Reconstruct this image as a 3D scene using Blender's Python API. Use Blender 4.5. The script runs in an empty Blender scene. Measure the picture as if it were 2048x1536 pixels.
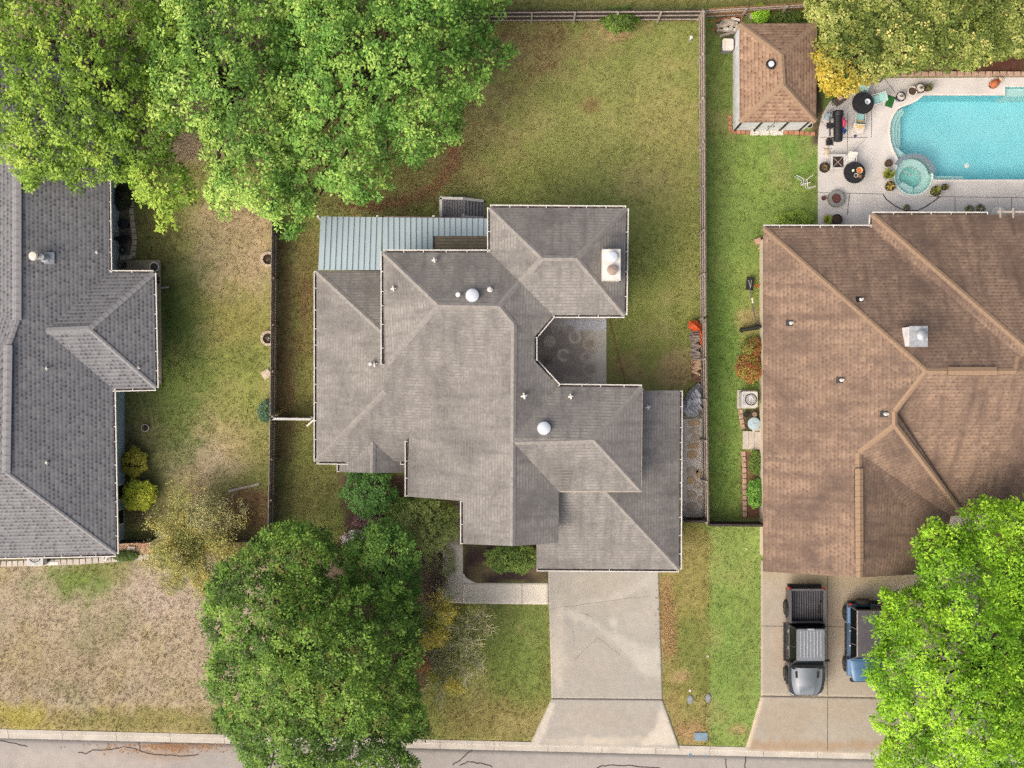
import bpy, math, random
import numpy as np
from mathutils import Vector, Matrix
from mathutils.geometry import tessellate_polygon

random.seed(7)
RNG = np.random.default_rng(11)
SC = bpy.context.scene
COL = SC.collection
PI = math.pi

# ---------------------------------------------------------------- camera, sky, sun, exposure
H = 62.0            # drone height over the lawns, metres
F = 2232.0          # focal length in pixels of the 2048 px wide photograph
cam = bpy.data.cameras.new("camera")
cam.sensor_width = 36.0
cam.lens = F / 2048 * 36.0
cam.clip_start = 1.0
cam.clip_end = 2000.0
camo = bpy.data.objects.new("camera", cam)
camo.location = (0, 0, H)
COL.objects.link(camo)
SC.camera = camo

SUN_EL = math.radians(44)
SUN_FROM = math.radians(220)     # compass angle (x axis = 0, counter-clockwise) the light comes from: south-west
w = bpy.data.worlds.new("World")
SC.world = w
w.use_nodes = True
nt = w.node_tree
bg = nt.nodes["Background"]
sky = nt.nodes.new("ShaderNodeTexSky")
sky.sky_type = 'NISHITA'
sky.sun_disc = False
sky.sun_elevation = SUN_EL
sky.sun_rotation = math.radians(90) - SUN_FROM
sky.air_density = 0.8
sky.dust_density = 10.0
sky.ozone_density = 0.0
nt.links.new(sky.outputs[0], bg.inputs[0])
bg.inputs[1].default_value = 0.15
sl = bpy.data.lights.new("sun", 'SUN')
sl.energy = 1.25
sl.angle = math.radians(80)
sl.color = (0.95, 0.98, 1.0)
so = bpy.data.objects.new("sun", sl)
sdir = Vector((math.cos(SUN_EL) * math.cos(SUN_FROM), math.cos(SUN_EL) * math.sin(SUN_FROM), math.sin(SUN_EL)))
so.rotation_euler = sdir.to_track_quat('Z', 'Y').to_euler()
so.location = (0, 0, 80)
COL.objects.link(so)
SC.view_settings.view_transform = 'Standard'
SC.view_settings.look = 'None'
SC.view_settings.exposure = 0.27
SC.view_settings.gamma = 1.0
SC.view_settings.use_curve_mapping = False
SC.cycles.use_denoising = False
SC.cycles.max_bounces = 6
SC.cycles.transparent_max_bounces = 8

# ---------------------------------------------------------------- helpers
K = 1.15
def lin(c):
    c = c / 255.0
    return c / 12.92 if c <= 0.04045 else ((c + 0.055) / 1.055) ** 2.4
def C(r, g, b, k=None):
    k = K if k is None else k
    return (lin(r) / k, lin(g) / k, lin(b) / k, 1.0)
def P(px, py, z=0.0):
    s = (H - z) / F
    return Vector(((px - 1024) * s, (768 - py) * s, z))
def M2(px):          # pixels to metres on the ground
    return px * H / F
ORG = {}
def tag(o, label=None, cat=None, group=None, kind=None):
    if label: o["label"] = label
    if cat: o["category"] = cat
    if group: o["group"] = group
    if kind: o["kind"] = kind
    return o
def thing(name, label, cat, loc=(0, 0, 0), rz=0.0, group=None):
    o = bpy.data.objects.new(name, None)
    o.empty_display_size = 0.2
    COL.objects.link(o)
    o.location = loc
    o.rotation_euler = (0, 0, rz)
    ORG[o] = Vector(loc)
    return tag(o, label, cat, group)
def mesh_obj(name, me, mat, parent=None):
    o = bpy.data.objects.new(name, me)
    COL.objects.link(o)
    if mat is not None:
        me.materials.append(mat)
    if parent is not None:
        o.parent = parent
        ORG[o] = ORG.get(parent, Vector((0, 0, 0)))
    else:
        ORG[o] = Vector((0, 0, 0))
    return o
class MB:
    """collects shapes in world (or local) coordinates and links them as one mesh"""
    def __init__(self, local=False):
        self.v = []; self.f = []; self.uv = None; self.local = local
    def add(self, vs, fs):
        n = len(self.v)
        self.v += [tuple(p) for p in vs]
        self.f += [tuple(i + n for i in f) for f in fs]
        return self
    def box(self, c, s, rz=0.0, m=None):
        x, y, z = s[0] / 2, s[1] / 2, s[2] / 2
        vs = [Vector((a * x, b * y, d * z)) for d in (-1, 1) for a, b in ((-1, -1), (1, -1), (1, 1), (-1, 1))]
        R = Matrix.Rotation(rz, 3, 'Z') if m is None else m
        vs = [R @ p + Vector(c) for p in vs]
        return self.add(vs, [(3, 2, 1, 0), (4, 5, 6, 7), (0, 1, 5, 4), (1, 2, 6, 5), (2, 3, 7, 6), (3, 0, 4, 7)])
    def bar(self, a, b, wd, ht):
        a, b = Vector(a), Vector(b); d = b - a; L = d.length
        if L < 1e-6: return self
        d.normalize()
        up = Vector((0, 0, 1)) if abs(d.z) < 0.95 else Vector((0, 1, 0))
        s = d.cross(up).normalized(); u = s.cross(d)
        vs = []
        for p in (a, b):
            for i, j in ((-1, -1), (1, -1), (1, 1), (-1, 1)):
                vs.append(p + s * (i * wd / 2) + u * (j * ht / 2))
        return self.add(vs, [(0, 1, 2, 3), (7, 6, 5, 4), (0, 4, 5, 1), (1, 5, 6, 2), (2, 6, 7, 3), (3, 7, 4, 0)])
    def prism(self, poly, z0, z1, ts=1.0):
        n = len(poly); cx = sum(p[0] for p in poly) / n; cy = sum(p[1] for p in poly) / n
        area = sum(poly[i][0] * poly[(i + 1) % n][1] - poly[(i + 1) % n][0] * poly[i][1] for i in range(n))
        if area < 0: poly = poly[::-1]
        vs = [(p[0], p[1], z0) for p in poly] + [(cx + (p[0] - cx) * ts, cy + (p[1] - cy) * ts, z1) for p in poly]
        fs = [tuple(range(n - 1, -1, -1)), tuple(range(n, 2 * n))]
        fs += [(i, (i + 1) % n, n + (i + 1) % n, n + i) for i in range(n)]
        return self.add(vs, fs)
    def lathe(self, prof, c=(0, 0, 0), n=20, axis='z', cap=True):
        c = Vector(c); vs = []; fs = []
        for r, z in prof:
            for i in range(n):
                a = 2 * PI * i / n
                p = Vector((r * math.cos(a), r * math.sin(a), z))
                if axis == 'x': p = Vector((p.z, p.x, p.y))
                if axis == 'y': p = Vector((p.x, p.z, p.y))
                vs.append(p + c)
        for k in range(len(prof) - 1):
            for i in range(n):
                j = (i + 1) % n
                q = (k * n + i, k * n + j, (k + 1) * n + j, (k + 1) * n + i)
                fs.append(q if axis != 'y' else q[::-1])
        if cap:
            fs.append(tuple(range(n - 1, -1, -1)) if axis != 'y' else tuple(range(n)))
            t = tuple(range((len(prof) - 1) * n, len(prof) * n))
            fs.append(t if axis != 'y' else t[::-1])
        return self.add(vs, fs)
    def tube(self, pts, r, n=6, r2=None):
        pts = [Vector(p) for p in pts]; m = len(pts); vs = []; fs = []
        prev = None
        for k, p in enumerate(pts):
            d = (pts[min(k + 1, m - 1)] - pts[max(k - 1, 0)])
            if d.length < 1e-7: d = Vector((0, 0, 1))
            d.normalize()
            if prev is None:
                ref = Vector((0, 0, 1)) if abs(d.z) < 0.9 else Vector((1, 0, 0))
            else:
                ref = prev
            s = d.cross(ref)
            if s.length < 1e-6: s = d.cross(Vector((1, 0.3, 0.2)))
            s.normalize(); u = s.cross(d).normalized(); prev = u
            rr = r if r2 is None else r + (r2 - r) * k / max(1, m - 1)
            for i in range(n):
                a = 2 * PI * i / n
                vs.append(p + s * (rr * math.cos(a)) + u * (rr * math.sin(a)))
        for k in range(m - 1):
            for i in range(n):
                j = (i + 1) % n
                fs.append((k * n + i, (k + 1) * n + i, (k + 1) * n + j, k * n + j))
        fs.append(tuple(range(n))); fs.append(tuple(range((m - 1) * n + n - 1, (m - 1) * n - 1, -1)))
        return self.add(vs, fs)
    def loft(self, rings):
        n = len(rings[0]); vs = [p for r in rings for p in r]; fs = []
        for k in range(len(rings) - 1):
            for i in range(n):
                j = (i + 1) % n
                fs.append((k * n + i, k * n + j, (k + 1) * n + j, (k + 1) * n + i))
        fs.append(tuple(range(n - 1, -1, -1))); fs.append(tuple(range((len(rings) - 1) * n, len(rings) * n)))
        return self.add(vs, fs)
    def build(self, name, mat, parent=None, smooth=False, bevel=0.0, label=None, kind=None):
        v = self.v
        o0 = Vector((0, 0, 0))
        if not self.local:
            if parent is not None:
                o0 = ORG.get(parent, Vector((0, 0, 0)))
            else:
                xs = [p[0] for p in v]; ys = [p[1] for p in v]; zs = [p[2] for p in v]
                o0 = Vector(((min(xs) + max(xs)) / 2, (min(ys) + max(ys)) / 2, min(zs)))
            v = [(p[0] - o0.x, p[1] - o0.y, p[2] - o0.z) for p in v]
        me = bpy.data.meshes.new(name)
        me.from_pydata(v, [], self.f)
        if smooth:
            me.polygons.foreach_set("use_smooth", [True] * len(me.polygons))
        me.update()
        o = mesh_obj(name, me, mat, parent)
        if parent is None:
            o.location = o0; ORG[o] = o0
        if bevel:
            b = o.modifiers.new("bevel", 'BEVEL'); b.width = bevel; b.segments = 2; b.limit_method = 'ANGLE'
        if smooth:
            try:
                me.set_sharp_from_angle(angle=math.radians(40))
            except Exception:
                pass
        if label: o["label"] = label
        if kind: o["kind"] = kind
        return o
def np_mesh(name, V, Q, cols, mat, parent=None, smooth=False):
    """big meshes: V (n,3), Q (m,k) equal sided faces, cols (n,3) stored as colour attribute"""
    me = bpy.data.meshes.new(name)
    m, k = Q.shape
    me.vertices.add(len(V)); me.loops.add(m * k); me.polygons.add(m)
    o0 = ORG.get(parent, Vector((0, 0, 0))) if parent is not None else Vector((0, 0, 0))
    V = V - np.array(o0)[None, :]
    me.vertices.foreach_set("co", V.astype(np.float32).ravel())
    me.loops.foreach_set("vertex_index", Q.astype(np.int32).ravel())
    me.polygons.foreach_set("loop_start", np.arange(0, m * k, k, dtype=np.int32))
    if smooth:
        me.polygons.foreach_set("use_smooth", np.ones(m, dtype=bool))
    me.update(calc_edges=True)
    if cols is not None:
        at = me.color_attributes.new("Col", 'FLOAT_COLOR', 'POINT')
        c4 = np.ones((len(V), 4), np.float32); c4[:, :3] = cols
        at.data.foreach_set("color", c4.ravel())
    return mesh_obj(name, me, mat, parent)

# numpy value noise
_perm = RNG.random((256, 256)).astype(np.float32)
def vnoise(x, y):
    xi = np.floor(x).astype(int); yi = np.floor(y).astype(int)
    fx = x - xi; fy = y - yi
    fx = fx * fx * (3 - 2 * fx); fy = fy * fy * (3 - 2 * fy)
    g = lambda a, b: _perm[a % 256, b % 256]
    return (g(xi, yi) * (1 - fx) + g(xi + 1, yi) * fx) * (1 - fy) + (g(xi, yi + 1) * (1 - fx) + g(xi + 1, yi + 1) * fx) * fy
def fbm(x, y, o=4):
    s = 0; a = 0.5; t = 0
    for i in range(o):
        s = s + a * vnoise(x * 2 ** i + 17.3 * i, y * 2 ** i + 5.1 * i); t += a; a *= 0.5
    return s / t
def inpoly(x, y, poly):
    r = np.zeros(x.shape, bool); n = len(poly)
    for i in range(n):
        x0, y0 = poly[i]; x1, y1 = poly[(i + 1) % n]
        c = ((y0 > y) != (y1 > y))
        with np.errstate(divide='ignore', invalid='ignore'):
            r ^= c & (x < (x1 - x0) * (y - y0) / ((y1 - y0) if y1 != y0 else 1e-9) + x0)
    return r
def edgedist(x, y, poly):
    d = np.full(x.shape, 1e9); n = len(poly)
    for i in range(n):
        x0, y0 = poly[i]; x1, y1 = poly[(i + 1) % n]
        dx, dy = x1 - x0, y1 - y0; L = dx * dx + dy * dy + 1e-9
        t = np.clip(((x - x0) * dx + (y - y0) * dy) / L, 0, 1)
        d = np.minimum(d, np.hypot(x - x0 - t * dx, y - y0 - t * dy))
    return d
def sstep(a, b, x):
    t = np.clip((x - a) / (b - a), 0, 1); return t * t * (3 - 2 * t)
def patch(colr, x, y, sp, noise):
    """sp: ('e',cx,cy,rx,ry,col,soft,amount) or ('r',x0,y0,x1,y1,...) or ('p',[pts],0,0,0,...) in photo pixels"""
    kind, a, b, c, d, cc, soft, amt = sp
    if kind == 'e':
        q = 1 - np.hypot((x - a) / c, (y - b) / d); sd = q * min(c, d)
    elif kind == 'r':
        sd = np.minimum(np.minimum(x - a, c - x), np.minimum(y - b, d - y))
    else:
        sd = np.where(inpoly(x, y, a), 1, -1) * edgedist(x, y, a)
    m = sstep(-soft, soft, sd + (noise - 0.5) * soft * 2.2) * amt
    cc = np.array(cc[:3])
    return colr * (1 - m[:, None]) + cc[None, :] * m[:, None]

# ---------------------------------------------------------------- materials
def newmat(name):
    m = bpy.data.materials.new(name); m.use_nodes = True
    t = m.node_tree; b = t.nodes["Principled BSDF"]
    return m, t, b
def N(t, kind, **kw):
    n = t.nodes.new(kind)
    for k, v in kw.items():
        if k in n.inputs: n.inputs[k].default_value = v
        else: setattr(n, k, v)
    return n
def mixc(t, fac, a, b, bt='MIX'):
    m = t.nodes.new("ShaderNodeMix"); m.data_type = 'RGBA'; m.blend_type = bt
    for s, v in ((0, fac), (6, a), (7, b)):
        if hasattr(v, 'is_output'): t.links.new(v, m.inputs[s])
        else: m.inputs[s].default_value = v
    return m.outputs[2]
def ramp(t, src, p0, p1, c0=(0, 0, 0, 1), c1=(1, 1, 1, 1)):
    r = t.nodes.new("ShaderNodeValToRGB")
    r.color_ramp.elements[0].position = p0; r.color_ramp.elements[1].position = p1
    r.color_ramp.elements[0].color = c0; r.color_ramp.elements[1].color = c1
    t.links.new(src, r.inputs[0]); return r.outputs[0]
def simple(name, col, col2=None, scale=8.0, rough=0.7, metal=0.0, bump=0.0, bscale=40.0, detail=4.0, spec=0.4, coat=0.0):
    m, t, b = newmat(name)
    tc = N(t, "ShaderNodeTexCoord")
    n = N(t, "ShaderNodeTexNoise"); n.inputs["Scale"].default_value = scale; n.inputs["Detail"].default_value = detail
    t.links.new(tc.outputs["Object"], n.inputs["Vector"])
    if col2 is None: col2 = tuple(min(1, c * 0.78) for c in col[:3]) + (1,)
    f = ramp(t, n.outputs[0], 0.35, 0.68)
    t.links.new(mixc(t, f, col, col2), b.inputs["Base Color"])
    b.inputs["Roughness"].default_value = rough; b.inputs["Metallic"].default_value = metal
    b.inputs["Specular IOR Level"].default_value = spec; b.inputs["Coat Weight"].default_value = coat
    if bump:
        n2 = N(t, "ShaderNodeTexNoise"); n2.inputs["Scale"].default_value = bscale; n2.inputs["Detail"].default_value = 4
        t.links.new(tc.outputs["Object"], n2.inputs["Vector"])
        bp = N(t, "ShaderNodeBump"); bp.inputs["Strength"].default_value = bump; bp.inputs["Distance"].default_value = 0.03
        t.links.new(n2.outputs[0], bp.inputs["Height"]); t.links.new(bp.outputs[0], b.inputs["Normal"])
    return m
def attrmat(name, rough=0.85, fine=60.0, amt=0.35, bump=0.25, bscale=90.0, transl=0.0, mid=0.0):
    """colour from the mesh's colour attribute with fine procedural grain"""
    m, t, b = newmat(name)
    a = N(t, "ShaderNodeVertexColor"); a.layer_name = "Col"
    tc = N(t, "ShaderNodeTexCoord")
    src = a.outputs[0]
    if amt:
        n = N(t, "ShaderNodeTexNoise"); n.inputs["Scale"].default_value = fine; n.inputs["Detail"].default_value = 5
        t.links.new(tc.outputs["Object"], n.inputs["Vector"])
        f = ramp(t, n.outputs[0], 0.3, 0.7, (1 - amt,) * 3 + (1,), (1 + amt,) * 3 + (1,))
        src = mixc(t, 1.0, src, f, 'MULTIPLY')
    if mid:
        n = N(t, "ShaderNodeTexNoise"); n.inputs["Scale"].default_value = 3.0; n.inputs["Detail"].default_value = 6
        t.links.new(tc.outputs["Object"], n.inputs["Vector"])
        f = ramp(t, n.outputs[0], 0.3, 0.7, (1 - mid,) * 3 + (1,), (1 + mid,) * 3 + (1,))
        src = mixc(t, 1.0, src, f, 'MULTIPLY')
    t.links.new(src, b.inputs["Base Color"])
    b.inputs["Roughness"].default_value = rough
    b.inputs["Specular IOR Level"].default_value = 0.25
    if bump:
        n2 = N(t, "ShaderNodeTexNoise"); n2.inputs["Scale"].default_value = bscale; n2.inputs["Detail"].default_value = 4
        t.links.new(tc.outputs["Object"], n2.inputs["Vector"])
        bp = N(t, "ShaderNodeBump"); bp.inputs["Strength"].default_value = bump; bp.inputs["Distance"].default_value = 0.03
        t.links.new(n2.outputs[0], bp.inputs["Height"]); t.links.new(bp.outputs[0], b.inputs["Normal"])
    if transl:
        tr = N(t, "ShaderNodeBsdfTranslucent"); t.links.new(src, tr.inputs[0])
        mx = N(t, "ShaderNodeMixShader"); mx.inputs[0].default_value = transl
        t.links.new(b.outputs[0], mx.inputs[1]); t.links.new(tr.outputs[0], mx.inputs[2])
        t.links.new(mx.outputs[0], t.nodes["Material Output"].inputs[0])
    return m
def shingle(name, c1, c2, gap, stain, row=0.18, wid=0.26, line=0.22, stain_amt=0.5, bump=0.6, dash=0.0, tabvar=1.0, mottle=0.3):
    """courses of asphalt tabs: each tab its own tone, a dark butt line under each course, dashes where tabs end"""
    m, t, b = newmat(name)
    uv = N(t, "ShaderNodeUVMap"); sp = N(t, "ShaderNodeSeparateXYZ"); t.links.new(uv.outputs[0], sp.inputs[0])
    def M(op, a, b_=None):
        n = N(t, "ShaderNodeMath", operation=op)
        for i, v in enumerate((a, b_)):
            if v is None: continue
            if hasattr(v, 'is_output'): t.links.new(v, n.inputs[i])
            else: n.inputs[i].default_value = v
        return n.outputs[0]
    vr = M('DIVIDE', sp.outputs[1], row); ri = M('FLOOR', vr); fv = M('FRACT', vr)
    wr = N(t, "ShaderNodeTexWhiteNoise", noise_dimensions='1D'); t.links.new(ri, wr.inputs["W"])
    ur = M('ADD', M('DIVIDE', sp.outputs[0], wid), M('ADD', M('MULTIPLY', ri, 0.5), M('MULTIPLY', wr.outputs[0], 0.35))); ui = M('FLOOR', ur); fu = M('FRACT', ur)
    cb = N(t, "ShaderNodeCombineXYZ"); t.links.new(ui, cb.inputs[0]); t.links.new(ri, cb.inputs[1])
    wn = N(t, "ShaderNodeTexWhiteNoise", noise_dimensions='2D'); t.links.new(cb.outputs[0], wn.inputs["Vector"])
    tone = ramp(t, wn.outputs[0], 0.5 - 0.5 * tabvar, 0.5 + 0.5 * tabvar)
    col = mixc(t, tone, c1, c2)
    butt = M('LESS_THAN', fv, line)
    if dash:      # the butt shadow is broken into dashes, one per tab, deeper on some tabs
        butt = M('MULTIPLY', butt, M('MULTIPLY', M('LESS_THAN', fu, dash), M('ADD', M('MULTIPLY', wn.outputs[0], 0.8), 0.2)))
        butt = M('MAXIMUM', butt, M('MULTIPLY', M('LESS_THAN', fv, line * .5), 0.4))
    tc = N(t, "ShaderNodeTexCoord")
    st = N(t, "ShaderNodeMapping"); st.inputs["Scale"].default_value = (2.4, .28, 1); t.links.new(uv.outputs[0], st.inputs[0])
    ns = N(t, "ShaderNodeTexNoise"); ns.inputs["Scale"].default_value = 1.0; ns.inputs["Detail"].default_value = 6; t.links.new(st.outputs[0], ns.inputs["Vector"])
    fs = ramp(t, ns.outputs[0], 0.46, 0.74, (0, 0, 0, 1), (stain_amt * .7,) * 3 + (1,))
    col = mixc(t, fs, col, stain)
    n = N(t, "ShaderNodeTexNoise"); n.inputs["Scale"].default_value = 0.38; n.inputs["Detail"].default_value = 9; n.inputs["Roughness"].default_value = 0.62
    t.links.new(tc.outputs["Object"], n.inputs["Vector"])
    f = ramp(t, n.outputs[0], 0.44, 0.72, (0, 0, 0, 1), (stain_amt,) * 3 + (1,))
    col = mixc(t, f, col, stain)
    nm = N(t, "ShaderNodeTexNoise"); nm.inputs["Scale"].default_value = 1.7; nm.inputs["Detail"].default_value = 6; nm.inputs["Roughness"].default_value = .7
    t.links.new(tc.outputs["Object"], nm.inputs["Vector"])
    col = mixc(t, ramp(t, nm.outputs[0], .45, .66, (0, 0, 0, 1), (mottle,) * 3 + (1,)), col, stain)
    col = mixc(t, butt, col, gap)
    for sc, am in ((7.0, .14), (45.0, .16)):
        n3 = N(t, "ShaderNodeTexNoise"); n3.inputs["Scale"].default_value = sc; n3.inputs["Detail"].default_value = 5
        t.links.new(tc.outputs["Object"], n3.inputs["Vector"])
        g = ramp(t, n3.outputs[0], 0.3, 0.7, (1 - am,) * 3 + (1,), (1 + am,) * 3 + (1,))
        col = mixc(t, 1.0, col, g, 'MULTIPLY')
    t.links.new(col, b.inputs["Base Color"])
    b.inputs["Roughness"].default_value = 0.9; b.inputs["Specular IOR Level"].default_value = 0.2
    bp = N(t, "ShaderNodeBump"); bp.inputs["Strength"].default_value = bump; bp.inputs["Distance"].default_value = 0.02
    hgt = M('SUBTRACT', M('MULTIPLY', wn.outputs[0], .3), M('MULTIPLY', fv, .7))
    t.links.new(hgt, bp.inputs["Height"]); t.links.new(bp.outputs[0], b.inputs["Normal"])
    return m

MT = {}
MT['ground'] = attrmat("ground_soil_grass", 0.95, 45, 0.38, 0.5, 60, mid=0.12)
MT['blade'] = attrmat("grass_blades", 0.8, 45, 0.0, 0.0, transl=0.25)
MT['leaf'] = attrmat("leaves", 0.5, 45, 0.0, 0.0, transl=0.12)
MT['slab'] = attrmat("weathered_concrete", 0.9, 30, 0.10, 0.12, 120, mid=0.06)
MT['bark'] = simple("bark", C(95, 80, 66), C(60, 50, 42), 14, 0.95, bump=0.6, bscale=30)
MT['twig'] = simple("grey_twigs", C(222, 212, 192), C(190, 180, 162), 6, 0.95)
MT['shg_main'] = shingle("grey_shingles", C(155, 152, 147), C(145, 142, 138), C(128, 125, 122), C(98, 95, 94), stain_amt=0.9, line=.25, row=.17, wid=.3, bump=.35)
MT['shg_left'] = shingle("slate_shingles", C(138, 139, 142), C(124, 125, 129), C(80, 81, 86), C(108, 109, 113), row=0.21, wid=0.23, stain_amt=0.35, mottle=.1, line=.5, dash=.6, bump=.5)
MT['shg_right'] = shingle("brown_shingles", C(160, 136, 116), C(145, 123, 106), C(112, 93, 83), C(92, 78, 72), row=0.20, wid=0.25, stain_amt=0.9, line=.45, mottle=.35, dash=.5, bump=.5)
MT['cap_main'] = simple("grey_ridge_cap", C(152, 148, 143), C(134, 130, 127), 5, 0.9)
MT['cap_left'] = simple("slate_ridge_cap", C(152, 152, 154), C(122, 122, 126), 4, 0.9)
MT['cap_right'] = simple("tan_ridge_cap", C(160, 135, 110), C(146, 123, 102), 4, 0.9)
MT['white'] = simple("white_paint", C(228, 226, 220), C(206, 204, 198), 3, 0.5)
MT['trough'] = simple("gutter_debris", C(70, 62, 56), C(120, 112, 104), 5, 0.9)
MT['wall_main'] = simple("cream_siding", C(190, 182, 168), C(176, 168, 154), 2, 0.85)
MT['wall_left'] = simple("blue_grey_siding", C(168, 190, 204), C(154, 176, 190), 2, 0.8)
MT['wall_right'] = simple("cream_stucco", C(222, 210, 190), C(205, 194, 176), 3, 0.85)
MT['wall_shed'] = simple("white_shed_boards", C(232, 234, 238), C(205, 208, 214), 2, 0.7)
MT['metal_roof'] = simple("pale_blue_metal", C(186, 204, 210), C(176, 194, 202), 0.7, 0.45, metal=0.0, spec=0.5)
MT['seam'] = simple("metal_seam", C(128, 144, 152), C(112, 128, 136), 3, 0.5)
MT['steel'] = simple("galvanised_steel", C(196, 200, 204), C(166, 170, 175), 6, 0.4, metal=0.3)
MT['dome'] = simple("skylight_dome", C(214, 222, 230), C(200, 210, 220), 2, 0.25)
MT['black'] = simple("black_plastic", C(38, 38, 40), C(28, 28, 30), 6, 0.5)
MT['iron'] = simple("black_iron", C(52, 52, 54), C(36, 36, 38), 8, 0.45, metal=0.2)
MT['glass'] = simple("dark_glass", C(20, 26, 28), C(12, 16, 18), 1, 0.15, spec=0.2)
MT['wood'] = simple("weathered_wood", C(140, 126, 116), C(105, 92, 84), 9, 0.9, bump=0.3)
MT['woodnew'] = simple("cedar_wood", C(165, 128, 88), C(135, 100, 66), 7, 0.85)
MT['wood_dark'] = simple("grey_fence_boards", C(78, 68, 62), C(48, 42, 40), 9, 0.95)
MT['rail'] = simple("pale_grey_rail", C(188, 178, 168), C(150, 140, 130), 8, 0.9)
MT['deck'] = simple("dark_deck_boards", C(140, 138, 140), C(116, 114, 116), 7, 0.75)
MT['handrail'] = simple("painted_handrail", C(205, 204, 202), C(186, 184, 182), 5, 0.6)
MT['brick'] = simple("tan_edging_block", C(196, 168, 148), C(170, 140, 120), 6, 0.9, bump=0.3)
MT['brick_red'] = simple("red_edging_brick", C(190, 138, 108), C(160, 112, 86), 6, 0.9, bump=0.3)
MT['stone'] = simple("limestone", C(205, 192, 172), C(176, 160, 140), 5, 0.9, bump=0.4)
MT['stone2'] = simple("buff_flagstone", C(206, 178, 138), C(186, 160, 128), 4, 0.9, bump=0.4)
MT['paver'] = simple("pale_paver", C(200, 192, 180), C(182, 174, 164), 4, 0.9)
MT['soil'] = simple("dark_mulch", C(72, 54, 48), C(46, 36, 34), 18, 0.98, bump=0.8, bscale=30)
MT['soilred'] = simple("red_mulch", C(98, 56, 44), C(66, 40, 36), 20, 0.98, bump=0.8, bscale=30)
MT['terracotta'] = simple("terracotta", C(190, 112, 72), C(160, 90, 58), 6, 0.8)
MT['potdark'] = simple("dark_brown_pot", C(74, 62, 54), C(54, 46, 42), 6, 0.6)
MT['potblue'] = simple("blue_glazed_pot", C(70, 86, 128), C(44, 56, 92), 5, 0.3)
MT['potwhite'] = simple("white_pot", C(226, 218, 208), C(205, 196, 186), 5, 0.6)
MT['potsoil'] = simple("potting_soil", C(92, 74, 60), C(62, 50, 42), 25, 0.98, bump=0.6)
MT['aqua'] = simple("aqua_sling_fabric", C(150, 196, 192), C(138, 184, 182), 8, 0.8)
MT['greencloth'] = simple("green_mat", C(40, 112, 50), C(32, 92, 42), 9, 0.9)
MT['pink'] = simple("pink_towel", C(214, 78, 112), C(190, 60, 92), 9, 0.95)
MT['navy'] = simple("navy_towel", C(40, 66, 128), C(30, 50, 100), 9, 0.95)
MT['straw'] = simple("straw", C(214, 188, 140), C(192, 164, 116), 20, 0.9, bump=0.3)
MT['lava'] = simple("red_lava_rock", C(116, 74, 68), C(78, 50, 48), 30, 0.95, bump=0.9, bscale=30)
MT['grey'] = simple("grey_concrete_resin", C(138, 140, 138), C(122, 124, 122), 5, 0.85)
MT['orange'] = simple("orange_tarp", C(222, 104, 56), C(190, 78, 40), 6, 0.6)
MT['tarp'] = simple("grey_tarp", C(196, 198, 206), C(168, 170, 178), 4, 0.45)
MT['hose'] = simple("orange_hose", C(176, 120, 84), C(150, 96, 66), 10, 0.7)
MT['truck'] = simple("graphite_paint", C(128, 136, 146), C(118, 126, 136), 0.8, 0.4, metal=0.1, coat=0.3)
MT['trucksil'] = simple("silver_grey_roof", C(140, 145, 154), C(128, 133, 142), 0.8, 0.35, metal=0.35, coat=0.4)
MT['truckside'] = simple("dark_graphite_paint", C(58, 60, 64), C(48, 50, 54), 1, 0.35, metal=0.2, coat=0.5)
MT['suv'] = simple("steel_blue_paint", C(90, 126, 164), C(80, 114, 152), 0.8, 0.3, metal=0.15, coat=0.5)
MT['suvtop'] = simple("charcoal_hard_top", C(92, 90, 98), C(82, 80, 88), 3, 0.6)
MT['rubber'] = simple("tyre_rubber", C(44, 42, 41), C(34, 33, 32), 12, 0.85)
MT['rim'] = simple("alloy_rim", C(120, 122, 124), C(70, 72, 74), 5, 0.4, metal=0.5)
MT['red'] = simple("red_lens", C(214, 40, 34), C(180, 26, 24), 3, 0.2)
MT['amber'] = simple("amber_lens", C(226, 120, 60), C(200, 96, 46), 3, 0.3)
MT['plaster'] = simple("aqua_pool_plaster", C(170, 228, 233, 1), C(152, 220, 227, 1), 0.35, 0.8)
MT['plaster2'] = simple("pale_pool_plaster", C(226, 246, 240), C(214, 240, 232), 0.8, 0.8)
MT['tile'] = simple("blue_grey_spa_tile", C(128, 144, 152), C(104, 122, 134), 14, 0.35)
MT['coping'] = simple("white_coping", C(228, 222, 214), C(214, 208, 200), 3, 0.85)
MT['crack'] = simple("crack_sealant", C(72, 66, 64), C(54, 50, 48), 10, 0.9)
MT['joint'] = simple("dark_joint_line", C(104, 96, 88), C(86, 80, 74), 10, 0.95)  # dark line colour of slab joints and hairline cracks
MT['bluelid'] = simple("blue_grey_lid", C(130, 158, 172), C(112, 140, 156), 6, 0.6)
MT['greylid'] = simple("grey_lid", C(150, 156, 160), C(130, 136, 142), 6, 0.7)
MT['galv'] = simple("pale_bucket", C(176, 196, 204), C(156, 178, 188), 4, 0.4)
MT['bluepaint'] = simple("blue_marking_paint", C(110, 160, 196), C(130, 170, 196), 12, 0.9)

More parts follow.
